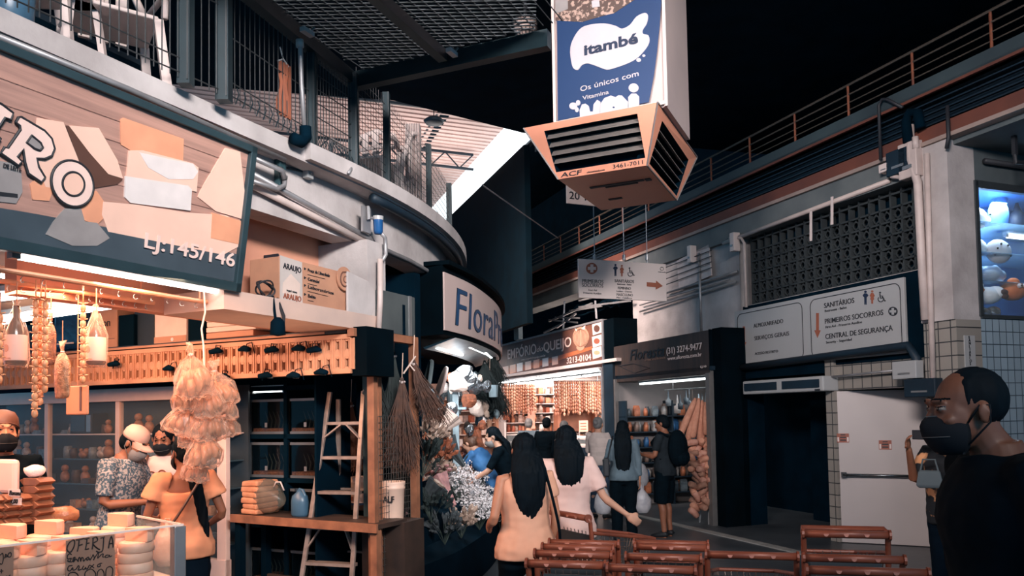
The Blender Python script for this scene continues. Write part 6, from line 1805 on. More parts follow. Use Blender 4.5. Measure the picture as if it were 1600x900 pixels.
# white plastic chairs behind the fence
def chair(label, loc, rz):
    t = root('plastic_chair', label, 'chair', loc, rz, 'white plastic chairs on the mezzanine')
    m_ = mt('white_plastic', (216, 196, 190), .4, var=.05)
    MB().plate([(-.22, -.22), (.22, -.22), (.24, .2), (-.24, .2)], .42, .445).build('seat', m_, t, bev=.01)
    mb = MB().tube([(-.22, .2, .42), (-.24, .25, .62), (-.17, .29, .80), (0, .3, .86), (.17, .29, .80), (.24, .25, .62), (.22, .2, .42)], .025, 8)
    mb.build('back_arch', m_, t, smooth=True)
    for k in (-1, 0, 1): MB().box(k * .1 - .03, k * .1 + .03, .25, .27, .43, .82).build('back_slat', m_, t)
    for sx in (-1, 1):
        MB().tube([(sx * .24, .24, .64), (sx * .27, .0, .65), (sx * .26, -.2, .62), (sx * .25, -.22, .44)], .02, 6).build('arm', m_, t, smooth=True)
        for sy in (-1, 1): MB().bar((sx * .26, sy * .25, 0), (sx * .22, sy * .2, .43), .05, .03).build('leg', m_, t)
chair('white plastic chair at the fence, nearest the view edge', L @ V((-.95, .42, 3.551)), aL + .6)
chair('white plastic chair at the fence above the plank part of the sign', L @ V((-.52, .45, 3.551)), aL - .5)
chair('white plastic chair behind the last straight fence panel', at(573, 246, 6.9) * 1, aP + .3)
chair('white plastic chair beside the corrugated column', at(602, 262, 7.3), aP - 1.2)
for o in COL.objects:
    if o.name.startswith('plastic_chair'): o.location.z = 3.551
t = root('blue_bin', 'dark blue bin behind the mezzanine fence near the chairs', 'bin', L @ V((-1.15, .34, 3.551)), aL)
MB().lathe([(0, 0), (.1, 0), (.12, .4), (.11, .4), (.09, .05), (0, .05)], n=14).build('body', BJ, t, smooth=True)
t = root('dark_table', 'dark cloth covered table behind the mezzanine fence', 'table', L @ V((-.55, 1.5, 3.551)), aL)
MB().box(-.5, .9, -.3, .3, .68, .72).build('top', NAVY, t); MB().box(-.5, .9, -.3, .3, .0, .68).jit(.03, 5).build('cloth', BLACK, t)
# corrugated column, garment, poles
q = onz(646, 345, 3.57)
mb = MB()
mb.plate([(q.x - .07 + .14 * k / 12, q.y + (.012 if k % 2 else -.012)) for k in range(13)] + [(q.x + .07, q.y + .14), (q.x - .07, q.y + .14)], 3.55, 4.52)
struct(mb.build('column_corrugated', mt('pale_corrugated', (196, 180, 176), .6, var=.06)))
t = root('hung_apron', 'rust orange apron hung on the fence by the grey pipe', 'apron', L @ V((on(L, 441, 180, -.02).x, -.03, on(L, 441, 182, -.02).z)), aL)
h_ = on(L, 441, 98, -.02).z - on(L, 441, 182, -.02).z
APR = mt('rust_cloth', (150, 84, 58), .8, rgb2=(112, 62, 46), scale=6)
mb = MB()
g = []
for j in range(9):
    z = h_ * j / 8
    w = .045 + .02 * math.sin(j) - (.02 if j > 6 else 0)
    g.append([V((w * (k / 10 * 2 - 1), .012 * math.sin(k * 1.9), z)) for k in range(11)] + [V((w * (k / 10 * 2 - 1), .012 * math.sin(k * 1.9) + .006, z)) for k in range(10, -1, -1)])
mb.loft(g).build('cloth', APR, t, smooth=True)
MB().tube([(-.05, 0, h_ * .97), (0, 0, h_ * 1.06), (.05, 0, h_ * .97)], .006, 6).tube([(0, 0, h_ * 1.06), (-.03, 0, h_ * 1.25)], .005, 6).build('hanger', SIGNG, t)
MB().box(.05, .075, 0, .012, 0, h_).build('side_band', APR, t)
def lpipe(label, pts, rr, mat, name='facade_pipe'):
    pipe(name, label, pts, rr, mat)
lq = lambda px, py, y: L @ on(L, px, py, y)
lpipe('grey drop pipe with a joint in front of the fence', [lq(467, 52, -.06), lq(469, 65, -.06), lq(471, 130, -.06), lq(476, 205, -.06)], .016, PIPE)
lpipe('white collar near the top of the grey drop pipe', [lq(468, 62, -.06), lq(469, 74, -.06)], .026, SIGNG)
lpipe('black elbow at the foot of the grey drop pipe', [lq(477, 198, -.06), lq(478, 214, -.06), lq(470, 222, -.06), lq(458, 216, -.06)], .04, BLACK)
lpipe('long pale pipe under the slab above the cheese sign', [lq(-20, 50, -.02), lq(200, 139, -.02), lq(445, 250, -.02)], .016, PIPE)
lpipe('upper pale pipe along the lower fascia edge', [lq(395, 272, .1), lq(500, 330, .1), lq(580, 374, .1)] + [V((*slab_path(off=.13)[k], 3.08)) for k in (9, 12, 15, 18)], .02, PIPE)
lpipe('lower pale pipe along the fascia edge', [lq(395, 290, .12), lq(500, 343, .12), lq(600, 393, .12)], .024, PIPEW)
lpipe('short pipe running from the sign into the dark bracket', [lq(395, 246, .05), lq(440, 266, .05), lq(445, 280, .05)], .018, PIPE)
lpipe('second short pipe under the first, ending at the bracket', [lq(395, 283, .06), lq(432, 296, .06), lq(444, 290, .06), lq(446, 275, .06)], .016, PIPE)
gp = slab_path(off=.02)
lpipe('dark gutter pipe hugging the underside of the curved slab', [V((p.x, p.y, 3.40)) for p in gp[8:33]], .035, NAVY)
lpipe('thin grey drop pipe inside the curved fence ending in a hook', [onz(552, 262, 3.6) + V((0, -.08, .6)), onz(552, 262, 3.6) + V((0, -.08, 0)), onz(552, 270, 3.5) + V((0, -.08, 0)), onz(548, 276, 3.45) + V((0, -.08, 0))], .012, PIPE)
lpipe('thin black cable sagging along the curved slab', [onz(450, 262, 3.42), onz(520, 283, 3.5) + V((.03, -.06, 0)), onz(600, 308, 3.5) + V((.03, -.06, 0)), onz(660, 332, 3.52) + V((.03, -.06, 0))], .008, INK)
lpipe('white pipe down the niche column to the ledge', [lq(594, 405, -.03), lq(594, 470, -.03), lq(592, 515, -.03)], .022, PIPEW)
lpipe('grey valve pipe below the blue filter', [lq(596, 365, -.02), lq(602, 372, -.02), lq(603, 398, -.02), lq(597, 408, -.02)], .016, PIPE)
t = root('water_filter', 'small blue water filter canister on the fascia with grey pipes', 'filter', lq(591, 366, .0), aL)
BLF = mt('clear_blue_plastic', (30, 78, 130), .2, var=.15)
MB().lathe([(0, 0), (.028, 0), (.036, .02), (.038, .1), (.04, .11), (0, .11)], n=14).build('canister', BLF, t, smooth=True); MB().lathe([(0, .11), (.042, .11), (.042, .14), (0, .145)], n=14).build('cap', SIGNG, t)
MB().tube([(-.04, .02, .12), (-.1, .02, .1), (-.1, .02, .2)], .012, 6).build('inlet', PIPE, t); MB().box(-.14, -.04, .04, .06, .0, .2).build('bracket', PIPE, t)
for k, (px, py, w, h, m_, lab) in enumerate(((442, 270, .03, .1, GREEN, 'dark green bracket plate on the fascia beside the sign'), (486, 272, .03, .03, SIGNG, 'small grey socket on the black cable'))):
    t = root('fascia_box', lab, 'box', lq(px, py, .1), aL)
    MB().box(-w, w, 0, .05, -h, h).build('case', m_, t, bev=.004); MB().box(-w * .5, w * .5, -.012, 0, -h * .2, h * .2).build('cover', ALU, t)
# ledge: carton with prints, crate, plate, cable coil
b = Board('printed_carton', 'brown carton with a pale printed end standing on the ledge', L, 437, 484, .06, cat='box')
w = b.p(543, 505)[0]; hh = b.p(437, 400)[1]
MB().box(0, w, 0, .26, -.005, hh).build('box', CARD, b.r, bev=.006)
b.shape('pale_end', [(437, 399), (471, 410), (472, 492), (437, 485)], mt('pale_print', (190, 178, 172), .6, var=.04), .006)
b.shape('print_diamond', [(453, 428), (468, 444), (466, 465), (440, 458), (441, 442)], CARD2, .008)
b.text('ARAUJO', (441, 419), (469, 427), 9, INK, .009, rot=True, bold=.01); b.text('ARAUJO', (441, 466), (469, 472), 9, RINK, .010, rot=True, bold=.01)
b.text('aqui tem', (446, 455), (462, 459), 4, INK, .010, rot=True); b.text('o preço mais baixo', (446, 478), (466, 483), 4, INK, .010, rot=True)
b.line('print_rule', [(447, 411), (467, 416)], .002, INK, close=False); b.line('print_rule', [(441, 424), (463, 430)], .002, INK, close=False)
for k, (s_, y0, w_) in enumerate((('Praça da Liberdade', 424, 34), ('Carandaí', 438, 18), ('Laboratórios', 450, 40), ('Bahia', 464, 12))):
    b.text(s_, (480, y0), (480 + w_, y0 + w_ * .26), 5, INK, .005, rot=True)
    b.shape('bullet', [(475, y0 - 6), (478, y0 - 4), (475, y0 - 2)], INK, .005)
    b.line('print_rule', [(480, y0 + 5), (480 + w_ * .8, y0 + 5 + w_ * .2)], .0015, INK, close=False)
b.line('print_ring', arc(478, 481, 4, 6, 16), .002, INK); b.shape('print_mark', [(485, 480), (494, 482), (494, 491), (485, 489)], INK, .005)
b.shape('carton_flap', arc(535, 436, 11, 19, 22, tilt=-8), CARD, .022, .01); b.line('flap_print', arc(535, 436, 7, 12, 14, -60, 240), .006, BRN, .024); b.line('flap_print', arc(536, 437, 3, 5, 12), .004, BRN, .024)
t = root('black_crate', 'black plastic crate with square slots behind the printed carton', 'crate', L @ V((on(L, 490, 450, .34).x, .36, 2.472)), aL)
BP = mt('black_plastic', (18, 32, 46), .45, var=.2)
MB().box(-.36, .36, 0, .012, 0, .33).box(-.36, .36, .12, .132, 0, .4).box(-.36, -.348, 0, .13, 0, .4).box(.348, .36, 0, .13, 0, .4).box(-.36, .36, 0, .13, 0, .01).build('body', BP, t)
MB().box(-.37, .37, -.01, .014, .33, .36).build('rim', BP, t)
mb = MB()
for k in range(4): mb.box(.12 + .055 * k, .16 + .055 * k, -.003, 0, .25, .31)
mb.box(-.24, -.12, -.003, 0, .27, .31).build('slots', PEACH, t)
t = root('white_plate_sheet', 'chipped white sheet leaning by the niche column', 'sheet', L @ V((on(L, 568, 490, .0).x, .02, 2.472)), aL)
MB().prism([(-.16, 0), (.13, 0), (.17, .06), (.17, .2), (.1, .26), (-.16, .3)], 0, .02).build('sheet', WHITEP, t, bev=.004)
t = root('cable_coil', 'tangled black cable coil on the ledge by the sign edge', 'cable', L @ V((on(L, 420, 462, .05).x, .08, 2.475)), aL)
MB().tube([V((.07 * math.cos(a * .7) * (1 + .2 * math.sin(a * .31)), .03 * math.sin(a), .06 + .05 * math.sin(a * .7))) for a in [k * .35 for k in range(70)]], .006, 5).build('coil', INK, t)
MB().tube([(.04, -.06, .0), (.06, -.1, -.12), (.05, -.1, -.2)], .012, 6).build('tail', INK, t)
t = root('flood_lamp', 'small black flood lamp hung under the ledge', 'lamp', L @ V((on(L, 432, 505, -.02).x, -.03, 2.28)), aL)
MB().lathe([(0, -.06), (.05, -.05), (.045, .03), (.02, .06), (0, .06)], n=12).build('head', BLACK, t, smooth=True); MB().tube([(0, .02, .06), (0, .04, .2)], .01, 6).build('arm', BLACK, t)
# roof bits
t = root('round_lamp', 'round dark lamp hanging under the pale roof sheets', 'lamp', at(678, 189, 14.5), 0)
MB().lathe([(0, -.06), (.16, -.05), (.2, 0), (.12, .06), (0, .08)], n=20).build('shade', NAVY, t, smooth=True); MB().tube([(0, 0, .08), (0, 0, .5)], .01, 6).build('stem', NAVY, t)
t = root('caged_lamp', 'round caged lamp glowing dimly under the dark roof', 'lamp', at(821, 42, 7.6), 0)
MB().lathe([(0, -.12), (.08, -.1), (.12, -.02), (.12, .06), (.06, .1), (0, .1)], n=18).build('globe', mt('lamp_globe', (206, 176, 164), .4, var=.05), t, smooth=True)
mb = MB()
for k in range(8):
    a = PI * k / 8
    mb.tube([(.13 * math.cos(a), .13 * math.sin(a), .07), (.09 * math.cos(a), .09 * math.sin(a), -.1), (-.09 * math.cos(a), -.09 * math.sin(a), -.1), (-.13 * math.cos(a), -.13 * math.sin(a), .07)], .005, 4)
for z, r_ in ((.05, .133), (-.02, .128), (-.08, .1)): mb.tube([(r_ * math.cos(k * PI / 8), r_ * math.sin(k * PI / 8), z) for k in range(17)], .005, 4)
mb.build('cage', INK, t); MB().tube([(0, 0, .1), (0, 0, .75)], .02, 6).build('stem', INK, t)
tag(MB().tube([V((0, 0, 0)), at(872, 372, 16) - at(752, 288, 13)], .012, 5).build('slack_wire', PIPE), 'thin pale wire slung below the daylight strip', 'wire').location = at(752, 288, 13)
# ================================================================== people
SKIN = {}
def skin(name, rgb, rgb2=None):
    return mt('skin_' + name, rgb, .5, rgb2=rgb2 or tuple(int(c * .88) for c in rgb), scale=6, spec=.35)
SK1, SK2, SK3 = skin('tan', (196, 134, 104)), skin('brown', (150, 96, 72)), skin('fair', (214, 160, 134))
HAIRB = mt('black_hair', (3, 12, 19), .75, var=.3, scale=12, spec=.12)
HAIRN = mt('brown_hair', (96, 64, 48), .5, var=.3, scale=12)
HAIRG = mt('grey_hair', (110, 108, 108), .6, var=.3, scale=12)
EYEW, EYED, LIP = mt('eye_white', (104, 90, 82), .5, var=.02), mt('eye_dark', (30, 20, 18), .2, var=.02), mt('lips', (160, 92, 80), .5, var=.05)
def swell(me, f):
    nr = [v.normal.copy() for v in me.vertices]
    for v, n in zip(me.vertices, nr):
        v.co += n * f(v.co)
def human(label, loc, rz, H=1.65, sk=SK1, female=False, lean=0, side=0, head=(0, 0), neck=0, arms=None, legs=None, vox=.009, hair='short', hairm=None, hair_len=.35, hair_w=1.0, hair_x=0,
          top=None, bottom=None, shoes=None, mask=None, cap=None, head_only=False, build=1.0, curl=.7, eyes=False, palm=None, band=None):
    s = H / 1.7
    t = root('person', label, 'person', loc, rz)
    wS, wH = (.165, .095) if female else (.185, .088)
    wS *= build
    piv = V((0, 0, .95))
    UM = Matrix.Translation(piv) @ Matrix.Rotation(lean, 4, 'X') @ Matrix.Rotation(side, 4, 'Y') @ Matrix.Translation(-piv)
    def U(p):
        p = V(p)
        f = min(max((p.z - .9) / .16, 0), 1)
        return (p.lerp(UM @ p, f)) * s
    sh = {q: V((q * wS, .01, 1.40)) for q in (1, -1)}
    arms = arms or {}
    legs = legs or {}
    AJ, LJ = {}, {}
    for q in (1, -1):
        e, w = arms.get(q, ((.05, .03, -.28), (.06, -.04, -.53)))
        S0 = U(sh[q])
        f3 = lambda o: V((o[0] * q, o[1], o[2])) * s
        AJ[q] = (S0, S0 + f3(e), S0 + f3(w))
        k, a = legs.get(q, ((.005, -.02, -.42), (.01, .02, -.82)))
        h0 = V((q * wH, 0, .90)) * s
        LJ[q] = (h0, h0 + f3(k), h0 + f3(a))
    hc = U((0, -.02 - neck, 1.585 - neck * .35))
    nb = U((0, .015, 1.43))
    HM = Matrix.Translation(hc) @ (Matrix.Rotation(lean * .5, 4, 'X')) @ Matrix.Rotation(head[0], 4, 'Z') @ Matrix.Rotation(head[1], 4, 'X') @ Matrix.Scale(s, 4)
    def ring(z, rx, ry, y=0, g=0, n=18):
        return [U((math.cos(2 * PI * k / n) * (rx * build + g), math.sin(2 * PI * k / n) * (ry * build + g) + y, z)) for k in range(n)]
    if female:
        TR = [(.80, .10, .08, .01), (.86, .165, .115, .01), (.93, .172, .12, .012), (1.0, .152, .105, .005), (1.07, .128, .09, 0), (1.16, .135, .095, -.005), (1.25, .15, .112, -.012), (1.33, .152, .1, -.005), (1.39, .13, .075, .005), (1.43, .075, .06, .012), (1.47, .05, .05, .012)]
    else:
        TR = [(.80, .10, .08, .01), (.86, .155, .115, .01), (.93, .162, .12, .008), (1.0, .152, .11, 0), (1.08, .148, .105, -.005), (1.18, .158, .112, -.005), (1.27, .172, .118, -.008), (1.34, .175, .108, -.002), (1.40, .145, .08, .005), (1.44, .08, .065, .012), (1.48, .058, .058, .012)]
    # ---- body
    mb = MB()
    mb.loft([ring(z, a, b_, y) for z, a, b_, y in TR])
    mb.tube([nb - (hc - nb) * .2, nb.lerp(hc, .5), hc + V((0, .01, 0)) * s], [.062 * s, .052 * s, .055 * s], 14)
    hp = MB()
    hp.ell((0, .016, .03), (.074, .092, .088), 18, 12)
    hp.ell((0, -.03, -.02), (.066, .064, .09), 16, 12)
    hp.ell((0, -.045, -.075), (.044, .045, .042), 14, 10)
    hp.ell((0, -.079, -.098), (.021, .018, .016), 10, 8)
    hp.tube([(0, -.088, .018), (0, -.1, -.008), (0, -.116, -.03), (0, -.09, -.036)], [.007, .010, .0135, .01], 8)
    hp.ell((.012, -.098, -.033), (.009, .01, .007), 8, 6); hp.ell((-.012, -.098, -.033), (.009, .01, .007), 8, 6)
    hp.tube([(-.045, -.078, .036), (-.02, -.091, .037), (0, -.089, .032), (.02, -.091, .037), (.045, -.078, .036)], [.007, .01, .008, .01, .007], 8)
    hp.tube([(-.022, -.083, -.062), (0, -.096, -.058), (.022, -.083, -.062)], [.004, .0075, .004], 8); hp.tube([(-.019, -.083, -.070), (0, -.094, -.071), (.019, -.083, -.070)], [.004, .0075, .004], 8)
    for q in (1, -1):
        hp.ell((q * .043, -.066, -.02), (.02, .018, .018), 10, 8)
        hp.ell((q * .031, -.083, .014), (.0125, .01, .009), 10, 8)
        hp.ell((q * .077, .012, -.004), (.011, .02, .031), 10, 8, Matrix.Rotation(q * .35, 3, 'Z'))
        hp.ell((q * .079, .016, -.0), (.013, .008, .02), 8, 6)
    hp.tf(HM)
    mb.add(hp.v, hp.f)
    for q in (1, -1):
        S0, E, Wr = AJ[q]
        r_ = [.052, .047, .042, .036, .038, .034, .026, .024]
        if female: r_ = [x * .88 for x in r_]
        mb.tube([U((q * wS * .7, .01, 1.395)), S0, S0.lerp(E, .5), E.lerp(S0, .08), E.lerp(Wr, .15), E.lerp(Wr, .35), E.lerp(Wr, .85), Wr], [r_[0] * s * 1.0] + [x * s for x in r_[1:]], 12)
        d = (Wr - E).normalized()
        n_ = V(palm[q]) if palm and q in palm else V((-q, 0, 0))
        n_ = (n_ - d * n_.dot(d)).normalized()
        w_ = d.cross(n_)
        if w_.y > 0: w_ = -w_
        pc = Wr + d * .048 * s
        PM = Matrix((w_, n_, d)).transposed()
        mb.ell(pc, (.040 * s, .016 * s, .054 * s), 12, 8, PM)
        for k, (o, l_) in enumerate(((.028, .072), (.010, .082), (-.009, .076), (-.027, .06))):
            b0 = Wr + d * .085 * s + w_ * o * s
            c1 = b0 + (d * math.cos(curl * .5) + n_ * math.sin(curl * .5)) * l_ * .5 * s
            c2 = c1 + (d * math.cos(curl * 1.3) + n_ * math.sin(curl * 1.3)) * l_ * .5 * s
            mb.tube([b0 - d * .03 * s, b0, c1, c2], [.0095 * s, .0095 * s, .0088 * s, .0075 * s], 8)
        th = Wr + d * .03 * s + w_ * .032 * s
        mb.tube([th - w_ * .015 * s, th + w_ * .018 * s + d * .022 * s + n_ * .008 * s, th + w_ * .022 * s + d * .052 * s + n_ * .018 * s], [.013 * s, .0115 * s, .0085 * s], 8)
        h0, K, A = LJ[q]
        mb.tube([h0 + V((0, 0, .04)) * s, h0 + V((0, 0, -.08)) * s, h0.lerp(K, .55), K, K.lerp(A, .25) + V((0, .012, 0)), K.lerp(A, .6), A], [x * s for x in (.085, .088, .07, .054, .055, .043, .036)], 14)
        fd = V((q * .12, -1, 0)).normalized()
        fz = max(A.z - .085 * s, 0)
        mb.tube([A + V((0, .03, -.06)) * s, A + V((0, 0, -.055)) * s + fd * .04 * s, A + V((0, 0, -.068)) * s + fd * .12 * s, A + V((0, 0, -.072)) * s + fd * .17 * s], [.032 * s, .036 * s, .032 * s, .02 * s], 10)
    me = remesh(mb, vox, 2)
    HI = HM.inverted()
    body = link_mesh(me, 'body', [sk, hairm or HAIRB, EYEW, EYED, LIP], t)
    for p in me.polygons:
        c_ = HI @ p.center
        if abs(c_.x) < .09 and -.13 < c_.y < -.055 and abs(c_.z) < .12:
            ax = abs(c_.x)
            if (V((ax, c_.z, 0)) - V((.031, .014, 0))).length < .0145 and c_.y < -.07:
                p.material_index = (3 if abs(ax - .031) < .0058 else 2) if abs(c_.z - .0135) < .0036 else (3 if .0177 < c_.z < .022 else 0)
            elif .014 < ax < .052 and .0385 < c_.z + abs(ax - .03) * .2 < .0445: p.material_index = 1
            elif ax < .024 and -.079 < c_.z < -.054 and c_.y < -.083: p.material_index = 4
    # ---- garments
    def garment(name, m_, z0, z1, g, sleeves=None, sg=.012, flare=0, wr=.006, seed=1, v=.012, puff=0):
        mb = MB()
        zs = [r for r in TR if z0 < r[0] < z1]
        def at_z(z):
            for a, b_ in zip(TR, TR[1:]):
                if a[0] <= z <= b_[0]:
                    f = (z - a[0]) / (b_[0] - a[0])
                    return tuple(a[i] + (b_[i] - a[i]) * f for i in range(4))
            return (z,) + TR[0 if z < TR[0][0] else -1][1:]
        base = at_z(max(z0, .86))
        rows = [(z0, base[1], base[2], base[3])] + zs + [at_z(z1)]
        rg = []
        for z, a, b_, y in rows:
            f = flare * max(0, (1.12 - z) / .3)
            lo = max(at_z(1.05)[1] if z < 1.05 else 0, a) if flare else a
            rg.append([p for p in ring(z, lo, b_, y, g + f)])
        mb.loft(rg)
        for q in (1, -1):
            L_ = sleeves if not isinstance(sleeves, dict) else sleeves.get(q)
            if not L_: continue
            S0, E, Wr = AJ[q]
            rr = [.054, .052, .045, .04, .04, .034] if not female else [.049, .046, .04, .036, .035, .03]
            pts = [U((q * wS * .6, .01, 1.385)), S0]
            rad = [rr[0] + sg, rr[1] + sg]
            for f in (.25, .5, .75, 1.0, 1.3, 1.6, 1.95):
                ff = min(f, L_)
                pts.append(S0.lerp(E, ff) if ff <= 1 else E.lerp(Wr, ff - 1))
                rad.append((rr[1] + (rr[3] - rr[1]) * min(ff, 1) if ff <= 1 else rr[4] + (rr[5] - rr[4]) * (ff - 1)) + sg + puff * min(ff / L_, 1))
                if f >= L_: break
            mb.tube(pts, [x * s * (build * .5 + .5) for x in rad], 14)
        me = remesh(mb, v * .9, 3)
        swell(me, lambda c: noise.noise(c * 9 + V((seed, 0, 0))) * wr + noise.noise(V((c.x * 16, c.y * 16, c.z * 26 + seed))) * wr * .8)
        return link_mesh(me, name, m_, t)
    if top: garment(top.get('name', 'shirt'), top['m'], top.get('z0', .92), top.get('z1', 1.45), top.get('g', .018), top.get('sl', .6), top.get('sg', .012), top.get('flare', 0), top.get('wr', .006), 3, top.get('v', .012), top.get('puff', 0))
    if bottom:
        mb = MB()
        g = bottom.get('g', .012)
        mb.loft([ring(z, a, b_, y, g) for z, a, b_, y in TR if z < 1.02])
        f_ = bottom.get('len', 1.95)
        if bottom.get('skirt'):
            zb = bottom['skirt']
            mb.loft([ring(z, a, b_, .005, g) for z, a, b_ in ((.98, .15, .11), (.9, .172, .122), (.75, .172, .13), (zb, .165, .125))])
        else:
            for q in (1, -1):
                h0, K, A = LJ[q]
                pts, rad = [h0 + V((0, 0, .04)) * s, h0 + V((0, 0, -.08)) * s], [.09 + g, .09 + g]
                for f in (.4, .7, 1.0, 1.35, 1.7, 1.95):
                    ff = min(f, f_)
                    pts.append(h0.lerp(K, ff) if ff <= 1 else K.lerp(A, ff - 1))
                    rad.append((.088 - .03 * ff if ff <= 1 else .058 - .016 * (ff - 1)) + g + bottom.get('loose', 0))
                    if f >= f_: break
                mb.tube(pts, [x * s for x in rad], 14)
        me = remesh(mb, .011, 3)
        swell(me, lambda c: noise.noise(V((c.x * 12, c.y * 12, c.z * 18))) * .006)
        link_mesh(me, bottom.get('name', 'trousers'), bottom['m'], t)
    if shoes:
        for q in (1, -1):
            A = LJ[q][2]
            fd = V((q * .12, -1, 0)).normalized()
            mb = MB().tube([A + V((0, .045, -.05)) * s, A + V((0, .02, -.03)) * s, A + V((0, 0, -.045)) * s + fd * .05 * s, A + V((0, 0, -.058)) * s + fd * .13 * s, A + V((0, 0, -.065)) * s + fd * .195 * s], [x * s for x in (.03, .046, .045, .04, .022)], 12)
            for p in mb.v:
                if p.z < .004: p.z = .004
            mb.build('shoe', shoes, t, smooth=True)
    # ---- hair
    hm = hairm or HAIRB
    hb = MB()
    if hair == 'shaved':
        hb.ell((0, .026, .034), (.0785, .089, .09), 20, 14)
    elif hair:
        hb.ell((0, .024, .036), (.084, .094, .093), 20, 14)
        hb.ell((0, .045, -.01), (.078, .075, .075), 16, 10)
    if hair == 'bun':
        hb.ell((0, .115, .03), (.04, .04, .045), 12, 9)
    if hair: hb.tf(HM)
    if hair in ('long', 'pony'):
        top_ = HM @ V((0, .06, .03))
        bk_ = UM.to_3x3() @ V((0, 1, 0))
        n = 7
        off = .10 if hair == 'long' else .11
        ww = (.086, .105, .11, .105, .095, .075, .03) if hair == 'long' else (.04, .042, .045, .045, .04, .032, .012)
        rg = []
        for k in range(n):
            f = k / (n - 1)
            base = V((0, off, 1.6 - f * hair_len - .0))
            c_ = (UM @ V((0, off + .035 - (.03 if f > .1 else 0), 1.60 - f * hair_len))) * s
            c_.x += (hc.x - c_.x) * (1 - f)
            if f < .35:
                hcen = HM @ V((0, .055, .02 - f * .35))
                c_ = hcen.lerp(c_, f / .35)
            rg.append([c_ + V((hair_x * f * s + math.cos(2 * PI * j / 20) * ww[k] * s * (1 + (hair_w - 1) * min(f * 3, 1)), math.sin(2 * PI * j / 20) * ww[k] * s * .5, 0)) for j in range(20)])
        hb.loft(rg)
    if hair:
        me = remesh(hb, .008, 3)
        swell(me, lambda c: noise.noise(V((c.x * 90, c.y * 90, c.z * 6))) * (.008 if hair in ('long', 'pony') else .003))
        link_mesh(me, 'hair', hm, t)
    if mask:
        mk = MB()
        g = []
        for i in range(9):
            el = R_(-58 + 108 * i / 8)
            row = []
            for j in range(17):
                az = R_(-98 + 196 * j / 16)
                rr = V((.070, .076, .068))
                nb_ = math.exp(-(az / R_(20)) ** 2) * min(max((el + R_(18)) / R_(45), 0), 1)
                p = V((math.sin(az) * math.cos(el) * rr.x, -.040 - math.cos(az) * math.cos(el) * rr.y - .021 * nb_, -.058 + math.sin(el) * rr.z))
                row.append(p)
            g.append(row)
        g2 = [[p * 1.0 + V((0, .004, 0)) for p in row] for row in g]
        mk.loft([a + b_[::-1] for a, b_ in zip(g, g2)])
        for q in (1, -1):
            mk.tube([(q * .066, -.03, -.03), (q * .078, .0, .016), (q * .086, .022, .016), (q * .085, .02, -.03), (q * .066, -.03, -.085)], .0028, 5)
        mk.tf(HM).build('face_mask', mask, t, smooth=True)
        sm_ = MB().tube([p + V((0, -.001, 0)) for p in g[-1]], .0022, 5).tube([p + V((0, -.001, 0)) for p in g[4][3:14]], .0013, 5)
        sm_.tf(HM).build('mask_seam', MSEAM, t)
    if cap:
        cm_ = MB()
        cm_.lathe([(.0885, .0), (.09, .02), (.086, .055), (.068, .088), (.03, .105), (0, .107)], c=(0, .018, .03), n=24, sx=.98, sy=1.1)
        cm_.tf(HM).build('cap_crown', cap, t, smooth=True)
        br = MB()
        rows = []
        for k in range(5):
            f = k / 4
            rows.append([V((math.sin(R_(a)) * (.083 - .012 * f), .0 - math.cos(R_(a)) * .078 - f * .085 * max(math.cos(R_(a)), .05), .036 - f * .02 - .03 * f * abs(math.sin(R_(a))))) for a in range(-80, 81, 16)] )
        br.loft([r_ + [p + V((0, 0, .004)) for p in r_[::-1]] for r_ in rows])
        br.tf(HM).build('cap_brim', cap, t, smooth=True)
    if band:
        b2 = MB().lathe([(.0875, -.01), (.091, .012), (.088, .05), (.07, .085), (.03, .103), (0, .105)], c=(0, .022, .034), n=24, sx=.97, sy=1.1)
        b2.tf(HM @ Matrix.Rotation(-.12, 4, 'X')).build('head_scarf', band, t, smooth=True)
        b3 = MB()
        for k in range(4):
            b3.tube([V((math.sin(R_(a)) * (.089 - .01 * k), .022 - math.cos(R_(a)) * (.099 - .012 * k), .036 + .018 * k + .012 * math.cos(R_(a * 2)))) for a in range(-120, 121, 15)], .004, 5)
        b3.tf(HM @ Matrix.Rotation(-.12, 4, 'X')).build('scarf_fold', band, t, smooth=True)
    return t, AJ, HM, s
def strap(t, pts, m_, name='bag_strap', rr=.009):
    MB().tube(cr_pts([V(p) for p in pts], 5), rr, 6).build(name, m_, t, smooth=True)
def plastic_bag(label, loc, h, w, m_, rz=0, name='shopping_bag'):
    t = root(name, label, 'bag', loc, rz)
    rings = []
    for z, f in ((-h, .5), (-h * .97, .75), (-h * .8, 1), (-h * .5, .95), (-h * .25, .6), (-.05, .18), (0, .1)):
        rings.append([V((math.cos(2 * PI * k / 14) * w * f, math.sin(2 * PI * k / 14) * w * f * .6, z)) for k in range(14)])
    MB().loft(rings).jit(w * .2, 14, h * 9).build('bag', m_, t, smooth=True)
    MB().tube([(-.02, 0, -.05), (-.015, 0, .02), (.015, 0, .02), (.02, 0, -.05)], .006, 6).build('handle', m_, t)
BLK = mt('black_cloth', (1, 13, 21), .9, var=.25, scale=10, spec=.1)
PCHT = mt('peach_cloth', (224, 164, 134), .8, rgb2=(206, 148, 120), scale=5)
PINKT = mt('pale_pink_cloth', (226, 190, 180), .8, rgb2=(208, 170, 160), scale=5)
BLUEG = mt('blue_grey_cloth', (96, 112, 122), .8, rgb2=(78, 94, 104), scale=6)
DKGR = mt('charcoal_cloth', (34, 40, 45), .9, var=.2, spec=.1)
NVYC = mt('navy_cloth', (4, 18, 30), .9, var=.2, spec=.1)
BLUEC = mt('bright_blue_cloth', (62, 118, 172), .75, rgb2=(46, 96, 148), scale=6)
JEAN = mt('jean_cloth', (62, 82, 104), .85, rgb2=(48, 66, 86), scale=12)
